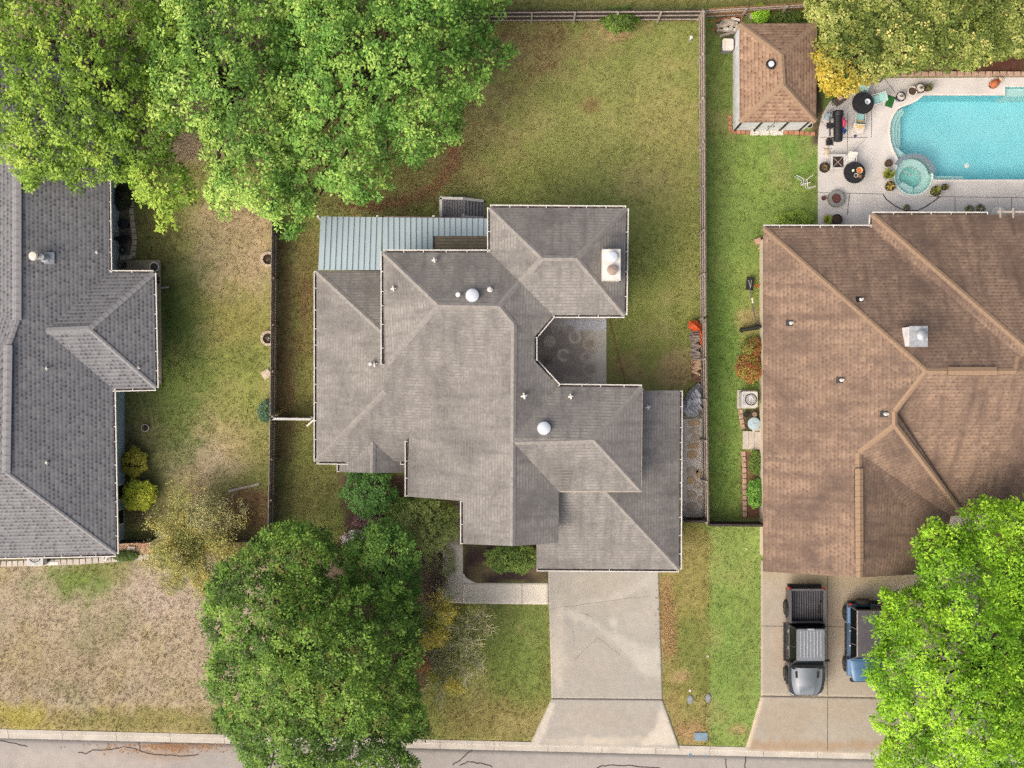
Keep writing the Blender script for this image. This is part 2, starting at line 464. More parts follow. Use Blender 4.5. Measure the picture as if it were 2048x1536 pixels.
def water_mat():
    m, t, b = newmat("pool_water")
    out = t.nodes["Material Output"]; t.nodes.remove(b)
    tr = N(t, "ShaderNodeBsdfTransparent"); tr.inputs[0].default_value = (0.86, 0.96, 0.97, 1)
    gl = N(t, "ShaderNodeBsdfGlossy"); gl.inputs["Roughness"].default_value = 0.05
    fr = N(t, "ShaderNodeFresnel"); fr.inputs[0].default_value = 1.33
    n = N(t, "ShaderNodeTexNoise"); n.inputs["Scale"].default_value = 2.2; n.inputs["Detail"].default_value = 3
    bp = N(t, "ShaderNodeBump"); bp.inputs["Strength"].default_value = 0.08
    tc = N(t, "ShaderNodeTexCoord"); t.links.new(tc.outputs["Object"], n.inputs["Vector"])
    t.links.new(n.outputs[0], bp.inputs["Height"]); t.links.new(bp.outputs[0], gl.inputs["Normal"]); t.links.new(bp.outputs[0], fr.inputs["Normal"])
    mx = N(t, "ShaderNodeMixShader"); t.links.new(fr.outputs[0], mx.inputs[0])
    t.links.new(tr.outputs[0], mx.inputs[1]); t.links.new(gl.outputs[0], mx.inputs[2])
    t.links.new(mx.outputs[0], out.inputs[0])
    return m
MT['water'] = water_mat()
# ---------------------------------------------------------------- the setting: ground, street, drives, pool
def KY(x):                # back edge of the kerb along the street (pixels)
    return 1458 + 0.0243 * x
GBASE = [
    # kind, geometry..., colour, softness px, amount
    ('r', -400, -400, 548, 330, C(150, 134, 108), 20, 1),
    ('r', -400, 330, 548, 1100, C(130, 132, 70), 20, 1),
    ('e', 470, 500, 95, 120, C(166, 146, 112), 35, .9),
    ('e', 390, 870, 110, 75, C(166, 150, 106), 40, .8),
    ('e', 400, 930, 60, 60, C(182, 162, 134), 30, .7),
    ('e', 460, 640, 90, 60, C(140, 134, 66), 40, .8),
    ('e', 480, 770, 80, 80, C(128, 136, 62), 40, .9),
    ('e', 350, 720, 70, 190, C(92, 112, 46), 40, .9),  # green grass by the porch, with part of the house's shade painted in
    ('e', 310, 480, 50, 90, C(96, 92, 50), 40, .8),
    ('e', 420, 1050, 140, 80, C(150, 136, 92), 40, .8),
    ('e', 505, 1020, 55, 45, C(122, 92, 62), 20, .9),
    ('r', -400, 1118, 548, 1480, C(164, 149, 124), 14, 1),
    ('e', 160, 1160, 75, 35, C(112, 130, 58), 26, 1),
    ('e', 225, 1130, 50, 25, C(110, 118, 60), 22, .8),
    ('e', 350, 1180, 90, 60, C(172, 156, 138), 30, .9),
    ('e', 120, 1330, 160, 70, C(156, 140, 112), 50, .8),
    ('e', 470, 1180, 60, 60, C(170, 154, 142), 30, .8),
    ('r', -400, 1412, 548, 1480, C(150, 136, 80), 26, .85),
    ('e', 40, 1432, 50, 26, C(158, 148, 66), 18, 1),
    ('e', 300, 1440, 120, 18, C(134, 130, 70), 18, .8),
    ('e', 345, 1170, 26, 16, C(108, 112, 70), 14, .9),
    ('r', 548, -400, 1404, 1060, C(128, 138, 66), 8, 1),
    ('e', 1200, 250, 160, 120, C(142, 144, 76), 70, .8),
    ('e', 1330, 300, 70, 200, C(146, 142, 78), 40, .8),
    ('e', 1090, 300, 80, 120, C(130, 136, 68), 50, .7),
    ('e', 1060, 120, 70, 80, C(138, 124, 76), 40, .6),
    ('e', 1090, 90, 120, 40, C(140, 124, 78), 30, .6),
    ('e', 1235, 62, 45, 16, C(168, 136, 98), 12, .9),
    ('e', 1180, 210, 22, 16, C(132, 106, 66), 10, .8),
    ('r', 548, 20, 1404, 46, C(122, 104, 66), 8, .6),
    ('e', 760, 220, 260, 230, C(116, 104, 66), 50, .7),
    ('p', [(900, 270), (918, 300), (905, 340), (880, 380), (800, 412), (700, 418), (700, 400), (800, 398), (868, 360), (892, 320)], 0, 0, 0, C(126, 94, 66), 10, .8),
    ('e', 830, 350, 60, 40, C(108, 104, 54), 30, .8),
    ('r', 548, 440, 640, 1060, C(116, 114, 60), 16, .9),
    ('e', 612, 620, 22, 120, C(120, 104, 58), 16, .8),
    ('e', 570, 720, 16, 220, C(104, 84, 58), 12, .8),
    ('e', 640, 980, 60, 60, C(110, 110, 56), 30, .9),
    ('r', 1215, 420, 1404, 780, C(132, 138, 66), 20, .8),
    ('e', 1300, 560, 50, 90, C(126, 136, 62), 40, .8),
    ('e', 1300, 680, 60, 60, C(122, 130, 56), 30, .7),
    ('e', 1350, 740, 35, 40, C(160, 138, 92), 22, .9),
    ('e', 1255, 735, 30, 26, C(150, 128, 84), 18, .7),
    ('r', 548, 1040, 1100, 1500, C(124, 130, 62), 16, 1),
    ('e', 1030, 1300, 80, 90, C(112, 130, 56), 40, .9),
    ('e', 1000, 1445, 140, 40, C(134, 124, 68), 26, .9),
    ('e', 960, 1420, 60, 50, C(130, 122, 66), 30, .6),
    ('r', 1320, 1045, 1420, 1500, C(134, 128, 64), 10, 1),
    ('e', 1334, 1250, 16, 90, C(166, 138, 92), 12, .8),
    ('e', 1385, 1310, 40, 80, C(112, 124, 54), 26, .8),
    ('e', 1362, 1352, 18, 12, C(168, 140, 98), 10, .9),
    ('e', 1345, 1430, 20, 60, C(156, 134, 84), 12, .6),
    ('e', 1385, 1465, 30, 20, C(166, 134, 92), 10, .8),
    ('r', 1404, -400, 2600, 1060, C(118, 142, 62), 6, 1),
    ('e', 1452, 200, 30, 150, C(104, 122, 52), 20, .9),
    ('e', 1560, 360, 80, 70, C(126, 150, 62), 30, .9),
    ('e', 1590, 310, 60, 40, C(104, 140, 52), 24, .8),
    ('e', 1445, 800, 26, 230, C(98, 130, 50), 14, .8),
    ('e', 1500, 600, 26, 60, C(136, 150, 70), 20, .8),
    ('e', 1498, 640, 20, 20, C(164, 146, 96), 12, .8),
    ('r', 1420, 1045, 2600, 1500, C(126, 148, 68), 8, 1),
    ('e', 1450, 1300, 30, 100, C(112, 140, 58), 20, .7),
    ('e', 1480, 1460, 18, 10, C(160, 138, 92), 8, .8),
    ('r', 1420, -400, 2600, 14, C(140, 140, 70), 5, 1),
    ('r', 600, -400, 1420, 12, C(142, 138, 72), 5, .9),
    # mulch and soil beds
    ('p', [(680, 948), (815, 948), (815, 1000), (925, 1005), (925, 1190), (880, 1330), (840, 1400), (800, 1400), (690, 1240), (640, 1130), (690, 1060)], 0, 0, 0, C(88, 66, 58), 9, 1),
    ('r', 928, 1085, 1098, 1166, C(66, 52, 48), 4, 1),
    ('e', 660, 1140, 30, 22, C(132, 108, 106), 10, .9),
    ('e', 870, 1180, 26, 90, C(110, 92, 84), 14, .8),
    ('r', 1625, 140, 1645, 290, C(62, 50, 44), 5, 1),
    ('r', 1600, 100, 2300, 146, C(92, 54, 44), 6, 1),
    ('r', 1430, 30, 1490, 70, C(110, 92, 74), 6, .9),
    ('r', 1484, 898, 1524, 1036, C(120, 84, 62), 4, 1),
    ('r', 1486, 815, 1524, 862, C(80, 60, 52), 4, 1),
    ('r', -400, 1094, 305, 1112, C(170, 136, 106), 4, 1),
    ('r', 232, 1084, 300, 1112, C(184, 146, 110), 4, 1),
    ('r', 232, 372, 266, 512, C(128, 112, 98), 4, 1),
    ('e', 270, 960, 40, 90, C(86, 78, 50), 20, .8),
]
def gcol(px, py):
    c = np.tile(np.array(C(128, 128, 64)[:3]), (len(px), 1))
    nz = fbm(px / 26.0, py / 26.0, 5)
    for sp in GBASE:
        c = patch(c, px, py, sp, nz)
    n1 = fbm(px / 60.0 + 40, py / 60.0, 3); n2 = fbm(px / 9.0 + 90, py / 9.0 + 3, 3)
    dry = np.array(C(158, 146, 92)[:3]); grn = np.array(C(96, 112, 44)[:3])
    a = sstep(.55, .8, n1)[:, None] * .35; c = c * (1 - a) + dry * a
    a = sstep(.55, .8, 1 - n1)[:, None] * .30; c = c * (1 - a) + grn * a
    g_ = c.mean(1, keepdims=True); c = c * .88 + g_ * .12
    return c * (0.95 + 0.42 * n2)[:, None]

POOL = [(1848, 190), (2010, 190), (2010, 173), (2150, 173), (2150, 359), (1868, 359)] + \
       [(1826 + 41 * math.cos(math.radians(a)), 352 + 41 * math.sin(math.radians(a))) for a in (-5, -25, -45, -65, -85, -105, -125)] + \
       [(1796, 318), (1787, 300), (1782, 283), (1780, 262), (1782, 245), (1788, 230), (1796, 219), (1806, 213), (1824, 207), (1838, 199)]
SPA_C, SPA_R = (1826, 352), 37
DECK = [(1636, 470), (1636, 290), (1638, 255), (1645, 228), (1658, 205), (1680, 188), (1715, 172), (1745, 161), (1775, 156), (2160, 154), (2160, 470)]

xs = np.unique(np.concatenate([np.linspace(-400, -34, 14), np.arange(-34, 34.01, 0.20), np.linspace(34, 400, 14)]))
ys = np.unique(np.concatenate([np.linspace(-400, -26, 14), np.arange(-26, 26.01, 0.20), np.linspace(26, 400, 14)]))
gx, gy = np.meshgrid(xs, ys)
X, Y = gx.ravel(), gy.ravel()
PX = 1024 + X * F / H; PY = 768 - Y * F / H
Z = (fbm(X * .6, Y * .6, 3) - .5) * 0.03
Z = np.where((np.abs(X) < 34) & (np.abs(Y) < 26), Z, -0.02)
under = sstep(2, 10, PY - KY(PX))
Z = Z - under * 0.35
nx, ny = len(xs), len(ys)
idx = np.arange(nx * ny).reshape(ny, nx)
Q = np.stack([idx[:-1, :-1].ravel(), idx[:-1, 1:].ravel(), idx[1:, 1:].ravel(), idx[1:, :-1].ravel()], 1)
cx = PX[Q].mean(1); cy = PY[Q].mean(1)
hole = inpoly(cx, cy, DECK) & (edgedist(cx, cy, DECK) > 18)
Q = Q[~hole]
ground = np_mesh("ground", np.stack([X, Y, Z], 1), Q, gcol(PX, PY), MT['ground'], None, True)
tag(ground, "patchy lawns and bare soil of the yards", kind="structure")

def quadgrid(name, quad, z, nx, ny, base, patches, mat=None, skirt=0.15, zf=None, parent=None):
    """quad: four photo pixels (a,b,c,d) round the slab; colour patches in pixels"""
    a, b, c, d = [np.array(q, float) for q in quad]
    u, v = np.meshgrid(np.linspace(0, 1, nx + 1), np.linspace(0, 1, ny + 1)); u = u.ravel(); v = v.ravel()
    px = a[None] * ((1 - u) * (1 - v))[:, None] + b[None] * (u * (1 - v))[:, None] + c[None] * (u * v)[:, None] + d[None] * ((1 - u) * v)[:, None]
    zz = np.full(len(u), z) if zf is None else zf(px[:, 0], px[:, 1])
    s = (H - zz) / F
    V = np.stack([(px[:, 0] - 1024) * s, (768 - px[:, 1]) * s, zz], 1)
    col = np.tile(np.array(base[:3]), (len(u), 1))
    nzz = fbm(px[:, 0] / 14., px[:, 1] / 14., 5)
    for sp in patches: col = patch(col, px[:, 0], px[:, 1], sp, nzz)
    col = col * (0.93 + 0.14 * fbm(px[:, 0] / 40. + 7, px[:, 1] / 40., 4))[:, None]
    I = np.arange((nx + 1) * (ny + 1)).reshape(ny + 1, nx + 1)
    Qd = np.stack([I[:-1, :-1].ravel(), I[1:, :-1].ravel(), I[1:, 1:].ravel(), I[:-1, 1:].ravel()], 1)
    ring = np.concatenate([I[0, :], I[1:, -1], I[-1, -2::-1], I[-2:0:-1, 0]])
    low = V[ring].copy(); low[:, 2] -= skirt
    n0 = len(V); m = len(ring); k = np.arange(m)
    Qs = np.stack([ring[k], ring[(k + 1) % m], n0 + (k + 1) % m, n0 + k], 1)
    V = np.concatenate([V, low]); col = np.concatenate([col, col[ring]])
    return np_mesh(name, V, np.concatenate([Qd, Qs]), col, mat or MT['slab'], parent)
def ribbon(pts, wd, z, name, mat, parent, th=0.006):
    """thin raised strip along photo pixels, wd in metres"""
    mb = MB(); p = [P(x, y, z) for x, y in pts]
    vs = []; fs = []
    for i, q in enumerate(p):
        d = (p[min(i + 1, len(p) - 1)] - p[max(i - 1, 0)]).normalized(); s = Vector((-d.y, d.x, 0)) * wd / 2
        vs += [q + s, q - s, q + s + Vector((0, 0, th)), q - s + Vector((0, 0, th))]
    for i in range(len(p) - 1):
        a, b = i * 4, i * 4 + 4
        fs += [(a + 2, a + 3, b + 3, b + 2), (a, a + 2, b + 2, b), (a + 3, a + 1, b + 1, b + 3)]
    mb.add(vs, fs)
    return mb.build(name, mat, parent)
def wobble(pts, amp=2.0, n=6):
    out = []
    for (x0, y0), (x1, y1) in zip(pts[:-1], pts[1:]):
        for i in range(n):
            t = i / n; out.append((x0 + (x1 - x0) * t + random.uniform(-amp, amp), y0 + (y1 - y0) * t + random.uniform(-amp, amp)))
    out.append(pts[-1]); return out

# street
CONC = C(196, 188, 178)
road = quadgrid("road", [(-260, KY(-260) + 18), (2300, KY(2300) + 18), (2300, 1900), (-260, 1900)], -0.10, 220, 40, C(160, 155, 150),
    [('e', 330, 1508, 60, 14, C(150, 124, 100), 8, .6), ('e', 270, 1504, 80, 12, C(160, 140, 120), 8, .5), ('e', 400, 1490, 60, 8, C(146, 116, 92), 6, .6),
     ('e', 350, 1492, 34, 8, C(128, 84, 58), 5, .8), ('e', 375, 1484, 18, 5, C(128, 84, 58), 4, .7), ('e', 120, 1520, 200, 20, C(190, 180, 172), 20, .5), ('e', 1200, 1530, 200, 16, C(176, 170, 164), 20, .6)])
tag(road, kind="structure")
for k, pts in enumerate([[(0, 1482), (25, 1486), (55, 1493)], [(156, 1504), (170, 1508), (185, 1501), (215, 1500), (245, 1494), (262, 1495), (280, 1502)],
                         [(278, 1478), (279, 1492), (281, 1503)], [(281, 1502), (300, 1507), (330, 1510), (365, 1513), (395, 1509)],
                         [(905, 1530), (925, 1516), (945, 1500)], [(920, 1532), (935, 1524), (960, 1526), (985, 1534)], [(1195, 1535), (1215, 1530), (1260, 1531), (1320, 1536)],
                         [(1452, 1517), (1453, 1536)], [(1490, 1512), (1490, 1536)], [(532, 1500), (532, 1536)]]):
    ribbon(wobble(pts, 1.3, 4), 0.055, -0.098, "crack_seal", MT['crack'], road)
rl = MB()
for k in range(260):
    q = P(random.gauss(330, 60), KY(330) + 22 + abs(random.gauss(0, 9)), -0.095)
    a = random.random() * 6.28; s = random.uniform(.03, .07)
    rl.add([q + Vector((math.cos(a + d) * s, math.sin(a + d) * s, random.uniform(0, .012))) for d in (0, 1.8, 3.1, 4.6)], [(0, 1, 2, 3)])
tag(rl.build("leaf_litter", MT['woodnew'], None), "scatter of rusty brown dead leaves in the street by the kerb", kind="stuff")
# kerb of cast segments
kerb = tag(bpy.data.objects.new("kerb", None), kind="structure"); COL.objects.link(kerb); ORG[kerb] = Vector((0, 0, 0))
MT['kerb'] = simple("kerb_concrete", C(198, 192, 182), C(178, 172, 162), 1.2, 0.9, bump=0.15)
xk = -200; 
while xk < 2260:
    L = 108; x0, x1 = xk + .35, xk + L - .35
    mb = MB(); rings = []
    for x in (x0, x1):
        y = KY(x); r = []
        for dy, z in ((0, -.25), (0, .03), (7, .03), (9.5, -.085), (19.5, -.092), (19.5, -.25)):
            q = P(x, y + dy, 0); r.append((q.x, q.y, z))
        rings.append(r)
    mb.loft([rings[0][::-1], rings[1][::-1]])
    mb.build("kerb_segment", MT['kerb'], kerb)
    xk += L

# driveway of the middle house
dw = quadgrid("driveway", [(1096, 1128), (1317, 1132), (1325, 1398), (1103, 1396)], 0.03, 70, 84, C(170, 167, 159),
    [('e', 1200, 1190, 90, 40, C(174, 168, 156), 20, .7), ('p', [(1110, 1216), (1160, 1222), (1220, 1262), (1290, 1290), (1322, 1300), (1322, 1380), (1290, 1350), (1240, 1300), (1190, 1255), (1130, 1232)], 0, 0, 0, C(190, 186, 176), 9, .85),
     ('p', [(1150, 1205), (1220, 1190), (1290, 1160), (1300, 1172), (1230, 1200), (1160, 1214)], 0, 0, 0, C(184, 180, 171), 7, .8),
     ('e', 1310, 1150, 18, 60, C(184, 180, 171), 10, .8), ('e', 1180, 1340, 70, 60, C(172, 166, 156), 20, .8), ('e', 1300, 1375, 30, 22, C(170, 164, 154), 8, .8),
     ('e', 1115, 1300, 14, 80, C(196, 188, 174), 10, .7), ('e', 1285, 1240, 30, 40, C(178, 172, 162), 12, .6), ('e', 1228, 1244, 8, 10, C(196, 192, 182), 4, .7)])
tag(dw, kind="structure")
ribbon([(1103.5, 1397), (1325.5, 1399)], 0.045, 0.031, "joint", MT['joint'], dw, .004)
for pts in ([(1100, 1217), (1150, 1212), (1200, 1204), (1300, 1192)], [(1150, 1320), (1180, 1290), (1195, 1275), (1215, 1290), (1240, 1310)], [(1160, 1225), (1180, 1232), (1172, 1228)], [(1147, 1262), (1148, 1280), (1146, 1296)]):
    ribbon(wobble(pts, 1.2, 5), 0.011, 0.031, "hairline_crack", MT['joint'], dw, .003)
ap = quadgrid("driveway_apron", [(1103, 1398), (1325.5, 1400), (1360, KY(1360) + 6), (1059, KY(1059) + 7)], 0.034, 60, 34, C(170, 166, 158),
    [('e', 1190, 1440, 70, 26, C(172, 164, 152), 14, .8), ('e', 1290, 1445, 34, 30, C(168, 162, 152), 8, .8), ('p', [(1100, 1405), (1112, 1405), (1078, 1492), (1062, 1490)], 0, 0, 0, C(206, 198, 184), 4, .8),
     ('p', [(1322, 1405), (1355, 1490), (1280, 1492), (1310, 1455)], 0, 0, 0, C(208, 200, 186), 6, .8), ('e', 1210, 1482, 100, 8, C(200, 190, 174), 6, .7)])
tag(ap, kind="structure")
# walkway to the porch
wk = quadgrid("walkway", [(926, 1166), (1097, 1166), (1097, 1209), (926, 1207)], 0.035, 30, 10, C(224, 216, 200), [])
tag(wk, kind="structure")
wk2 = quadgrid("walkway_bend", [(888, 1000), (926, 1000), (926, 1207), (884, 1205)], 0.035, 16, 40, C(216, 207, 190), [('r', 880, 990, 930, 1088, C(150, 138, 114), 6, .9)])
ptri = MB().prism([tuple(P(x, y, 0)[:2]) for x, y in ((926.2, 1146), (933, 1156), (952, 1165.8), (926.2, 1165.8))], -.1, .035).build("corner_infill", MT['coping'], wk)
tag(wk2, kind="structure")
for yy in (1009, 1031, 1055): ribbon([(889, yy), (926, yy)], .03, .033, "joint", MT['joint'], wk2, .004)
ribbon([(1044, 1167), (1044, 1209)], .02, .036, "joint", MT['joint'], wk, .004)
# courtyard patio with old stains and pale rings left by pots
stains = [('p', [(1050, 640), (1110, 652), (1135, 662), (1150, 655), (1178, 664), (1170, 690), (1188, 700), (1172, 726), (1186, 748), (1165, 775), (1050, 792)], 0, 0, 0, C(192, 180, 170), 7, .97),
          ('r', 1090, 618, 1220, 650, C(222, 216, 210), 5, .9), ('r', 1130, 640, 1220, 662, C(236, 238, 242), 4, .9), ('p', [(1106, 772), (1130, 752), (1165, 752), (1172, 772)], 0, 0, 0, C(224, 214, 196), 5, .95),
          ('r', 1186, 720, 1213, 775, C(228, 218, 200), 6, .9), ('r', 1195, 660, 1213, 720, C(236, 228, 210), 6, .9)]
for (x, y, r, c1, c2) in ((1150, 674, 13, C(150, 144, 134), C(112, 106, 98)), (1127, 710, 13, C(156, 150, 138), C(122, 116, 106)), (1099, 683, 12, C(148, 142, 132), C(146, 138, 126)), (1179, 688, 14, C(140, 130, 116), C(120, 110, 98)),
                     (1173, 713, 11, C(136, 128, 118), C(116, 110, 104)), (1110, 657, 9, C(136, 130, 124), C(124, 118, 112)), (1180, 738, 16, C(130, 122, 112), C(110, 104, 96)), (1094, 720, 11, C(104, 96, 90), C(92, 86, 80)), (1140, 660, 10, C(128, 122, 116), C(124, 118, 112)), (1141, 713, 9, C(118, 112, 104), C(110, 104, 98))):
    c1, c2 = [tuple(min(.8, v * 3.0) for v in q[:3]) for q in (c1, c2)]; stains += [('e', x, y, r, r, c1, 1.6, .85), ('e', x, y, r * .62, r * .62, c2, 2, .8)]
cp = quadgrid("courtyard_patio", [(1052, 618), (1213, 618), (1213, 790), (1052, 790)], 0.06, 110, 118, C(232, 224, 206), stains)
tag(cp, kind="structure")
# driveway of the brown house
d2 = quadgrid("parking_drive", [(1522, 1120), (1960, 1130), (1960, 1398), (1522, 1391)], 0.03, 80, 50, C(168, 159, 145),
    [('e', 1700, 1150, 150, 24, C(160, 148, 122), 14, .8), ('e', 1690, 1240, 30, 60, C(168, 152, 132), 14, .7), ('e', 1610, 1300, 60, 80, C(168, 150, 130), 20, .5)])
tag(d2, kind="structure")
d3 = quadgrid("parking_apron", [(1522, 1392.5), (1960, 1399.5), (1990, KY(1990) + 8), (1490, KY(1490) + 7)], 0.034, 90, 30, C(170, 162, 149),
    [('e', 1570, 1440, 50, 40, C(166, 154, 138), 14, .8), ('r', 1500, 1482, 1990, 1500, C(166, 140, 110), 8, .7), ('p', [(1520, 1396), (1527, 1396), (1500, 1494), (1490, 1494)], 0, 0, 0, C(206, 190, 166), 3, .9), ('e', 1680, 1420, 50, 24, C(170, 158, 140), 14, .7)])
tag(d3, kind="structure")
for pts in ([(1522, 1252), (1960, 1257)], [(1655, 1150), (1655, 1391)]): ribbon(pts, .035, .031, "joint", MT['joint'], d2, .004)
ribbon([(1655, 1400), (1655, 1500)], .035, .035, "joint", MT['joint'], d3, .004)
ribbon([(1523, 1392), (1960, 1399)], .04, .0345, "joint", MT['joint'], d3, .004)

# pool deck with holes for pool and spa
def polysheet(name, outer, holes, z, mat, th=0.0, parent=None, kind="structure"):
    loops = [[P(x, y, z) for x, y in outer]] + [[P(x, y, z) for x, y in h] for h in holes]
    tri = tessellate_polygon(loops); flat = [p for l in loops for p in l]
    mb = MB(); fs = []
    for t in tri:
        a, b, c = (flat[i] for i in t)
        n = (b - a).cross(c - a).z
        fs.append(t if n > 0 else t[::-1])
    mb.add(flat, fs)
    if th:
        for l in loops:
            n = len(l)
            mb.add(l + [p - Vector((0, 0, th)) for p in l], [(i, (i + 1) % n, n + (i + 1) % n, n + i) for i in range(n)])
    o = mb.build(name, mat, parent)
    if kind: o["kind"] = kind
    return o
SPA = [(SPA_C[0] + SPA_R * math.cos(2 * PI * i / 40), SPA_C[1] + SPA_R * math.sin(2 * PI * i / 40)) for i in range(40)]
def off(poly, d):
    n = len(poly); out = []
    ar = sum(poly[i][0] * poly[(i + 1) % n][1] - poly[(i + 1) % n][0] * poly[i][1] for i in range(n)); sg = 1 if ar > 0 else -1
    for i in range(n):
        p0, p1, p2 = Vector(poly[i - 1]), Vector(poly[i]), Vector(poly[(i + 1) % n])
        d1 = (p1 - p0).normalized(); d2 = (p2 - p1).normalized()
        m = Vector((d1.y + d2.y, -(d1.x + d2.x)))
        m = m.normalized() if m.length > 1e-4 else Vector((d1.y, -d1.x))
        out.append((p1.x + m.x * d * sg, p1.y + m.y * d * sg))
    return out
# one outline round pool + spa for the hole in the deck
HOLE = [(1848, 190), (2010, 190), (2010, 173), (2150, 173), (2150, 359), (1866, 359)] + \
       [(SPA_C[0] + 40 * math.cos(math.radians(a)), SPA_C[1] + 40 * math.sin(math.radians(a))) for a in range(12, 221, 13)] + \
       [(1796, 318), (1787, 300), (1782, 283), (1780, 262), (1782, 245), (1788, 230), (1796, 219), (1806, 213), (1824, 207), (1838, 199)]
MT['deckc'] = simple("pool_deck_concrete", C(218, 214, 209), C(200, 196, 191), 0.9, 0.9, bump=0.15, detail=8)
pd = polysheet("pool_deck", DECK, [off(HOLE, 3)], 0.05, MT['deckc'], 0.3)
co = polysheet("pool_coping", off(HOLE, 4.2), [HOLE], 0.062, MT['coping'], 0.16)
for pts in ([(1636, 385), (1765, 388)], [(1735, 275), (1640, 275)], [(1743, 200), (1743, 275)], [(1695, 225), (1695, 300)], [(1910, 395), (1910, 430)], [(1858, 393), (2100, 396)], [(2023, 395), (2023, 430)],
            [(1700, 388), (1694, 430)], [(1770, 158), (1790, 185)]):
    ribbon(pts, .028, .051, "joint", MT['joint'], pd, .004)
arc = [(1766, 388), (1772, 398), (1790, 412), (1810, 421), (1835, 421), (1852, 413), (1868, 402), (1880, 393)]
ribbon(arc, .06, .051, "joint", MT['crack'], pd, .005)
for pts in ([(1690, 320), (1710, 300), (1730, 278)], [(1699, 388), (1697, 405), (1695, 428)], [(1655, 310), (1670, 300)], [(1640, 240), (1660, 260)]):
    ribbon(wobble(pts, 1, 4), .02, .051, "hairline_crack", MT['joint'], pd, .003)
# pool basin and steps
basin = MB()
n = len(POOL)
top = [P(x, y, 0) for x, y in POOL]
basin.add([(p.x, p.y, 0.045) for p in top] + [(p.x, p.y, -1.5) for p in top], [((i + 1) % n, i, n + i, n + (i + 1) % n) for i in range(n)])
fl = [Vector((p.x, p.y, -1.5)) for p in top]
for t in tessellate_polygon([fl]):
    a, b, c = (fl[i] for i in t)
    t = t if (b - a).cross(c - a).z > 0 else t[::-1]
    basin.add([a, b, c], [(0, 1, 2)])
pool = tag(basin.build("pool", MT['plaster'], None), kind="structure")
L = [(1806, 213), (1796, 219), (1788, 230), (1782, 245), (1780, 262), (1782, 283), (1787, 300), (1796, 318), (1806, 316)]
for i, (dx, z) in enumerate(((9, -.28), (18, -.55), (27, -.82))):
    inner = [(max(x, 1781) + dx * (1 if 0 < j < 8 else .3), y) for j, (x, y) in enumerate(L)]
    if i == 2: inner = [(1809, y) for x, y in L]
    MB().prism([tuple(P(x + 1.6, y + (1.2 if y < 250 else -1.2), 0)[:2]) for x, y in L] + [tuple(P(x + 1.6, y + (1.2 if y < 250 else -1.2), 0)[:2]) for x, y in inner[::-1]], -1.45, z).build("step", MT['plaster2'], pool)
MB().prism([tuple(P(x, y, 0)[:2]) for x, y in ((2011, 174), (2150, 174), (2150, 190), (2011, 190))], -1.45, -.32).build("ledge", MT['plaster2'], pool)
MB().prism([tuple(P(x, y, 0)[:2]) for x, y in ((1872, 349), (1930, 350), (1933, 353), (1934, 358), (1872, 358))], -1.45, -.4).build("bench", MT['plaster2'], pool)
MB().prism([tuple(P(x, y, 0)[:2]) for x, y in ((1783, 286), (1787, 300), (1796, 318), (1802, 319), (1800, 330), (1788, 332), (1776, 318), (1776, 292))], -1.4, .046).build("shell_corner", MT['coping'], pool)
MB().prism([tuple(P(x, y, 0)[:2]) for x, y in ((1785, 292), (1792, 290), (1812, 306), (1818, 316), (1803, 322), (1797, 320))], -1.43, -.262).build("step_return", MT['plaster2'], pool)
polysheet("water", off(POOL, .5), [], -0.07, MT['water'], parent=pool, kind=None)
# spa
spa = tag(bpy.data.objects.new("spa", None), kind="structure"); COL.objects.link(spa); ORG[spa] = Vector((0, 0, 0))
c0 = P(SPA_C[0], SPA_C[1], 0); R_ = M2(SPA_R)
MB().lathe([(R_ * 1.08, -1.2), (R_ * 1.08, .062), (R_, .062), (R_, -.42), (R_ * .60, -.42), (R_ * .58, -.95), (0.01, -.95)], (c0.x, c0.y, 0), 48, cap=False).build("basin", MT['plaster2'], spa, True)
MB().lathe([(R_ * .585, -.945), (R_ * .57, -.94), (.01, -.94)], (c0.x, c0.y, 0), 40, cap=False).build("floor", simple("spa_floor", C(176, 232, 224), C(160, 224, 216), 1, .8), spa, True)
MB().lathe([(R_ * 1.0, -.05), (0.01, -.05)], (c0.x, c0.y, 0), 48, cap=False).build("water", MT['water'], spa)
sb = MB(); arc = []
ang = [math.radians(a) for a in range(8, 150, 4)]
for a in ang:
    d = Vector((math.cos(a), math.sin(a), 0)); r = []
    for rr, z in ((.99, -.6), (.99, .16), (1.20, .16), (1.20, -1.4)):
        q = c0 + d * R_ * rr; r.append((q.x, q.y, z))
    arc.append(r)
sb.loft([r for r in arc]).build("spillway_wall", MT['tile'], spa)
MB().prism([tuple((c0 + Vector((R_ * rr * math.cos(a), R_ * rr * math.sin(a), 0)))[:2]) for rr, a in [(.95, -2.6), (.95, -2.3), (.95, -2.0), (.95, -1.7), (.95, -1.45), (.55, -1.45), (.5, -1.9), (.5, -2.4), (.6, -2.6)]], -.5, -.25).build("step", MT['plaster2'], spa)
for k in (0, 1): MB().tube([P(1806 + k * 3, 342 - k * 2, -.5), P(1826 + k * 3, 354 - k * 2, -.5)], .025, 6).build("grab_rail", MT['white'], spa, True)
MB().lathe([(.12, -.069), (.12, -.04), (.05, -.03), (.01, -.03)], P(1934, 331, 0), 14).build("float", MT['white'], pool)

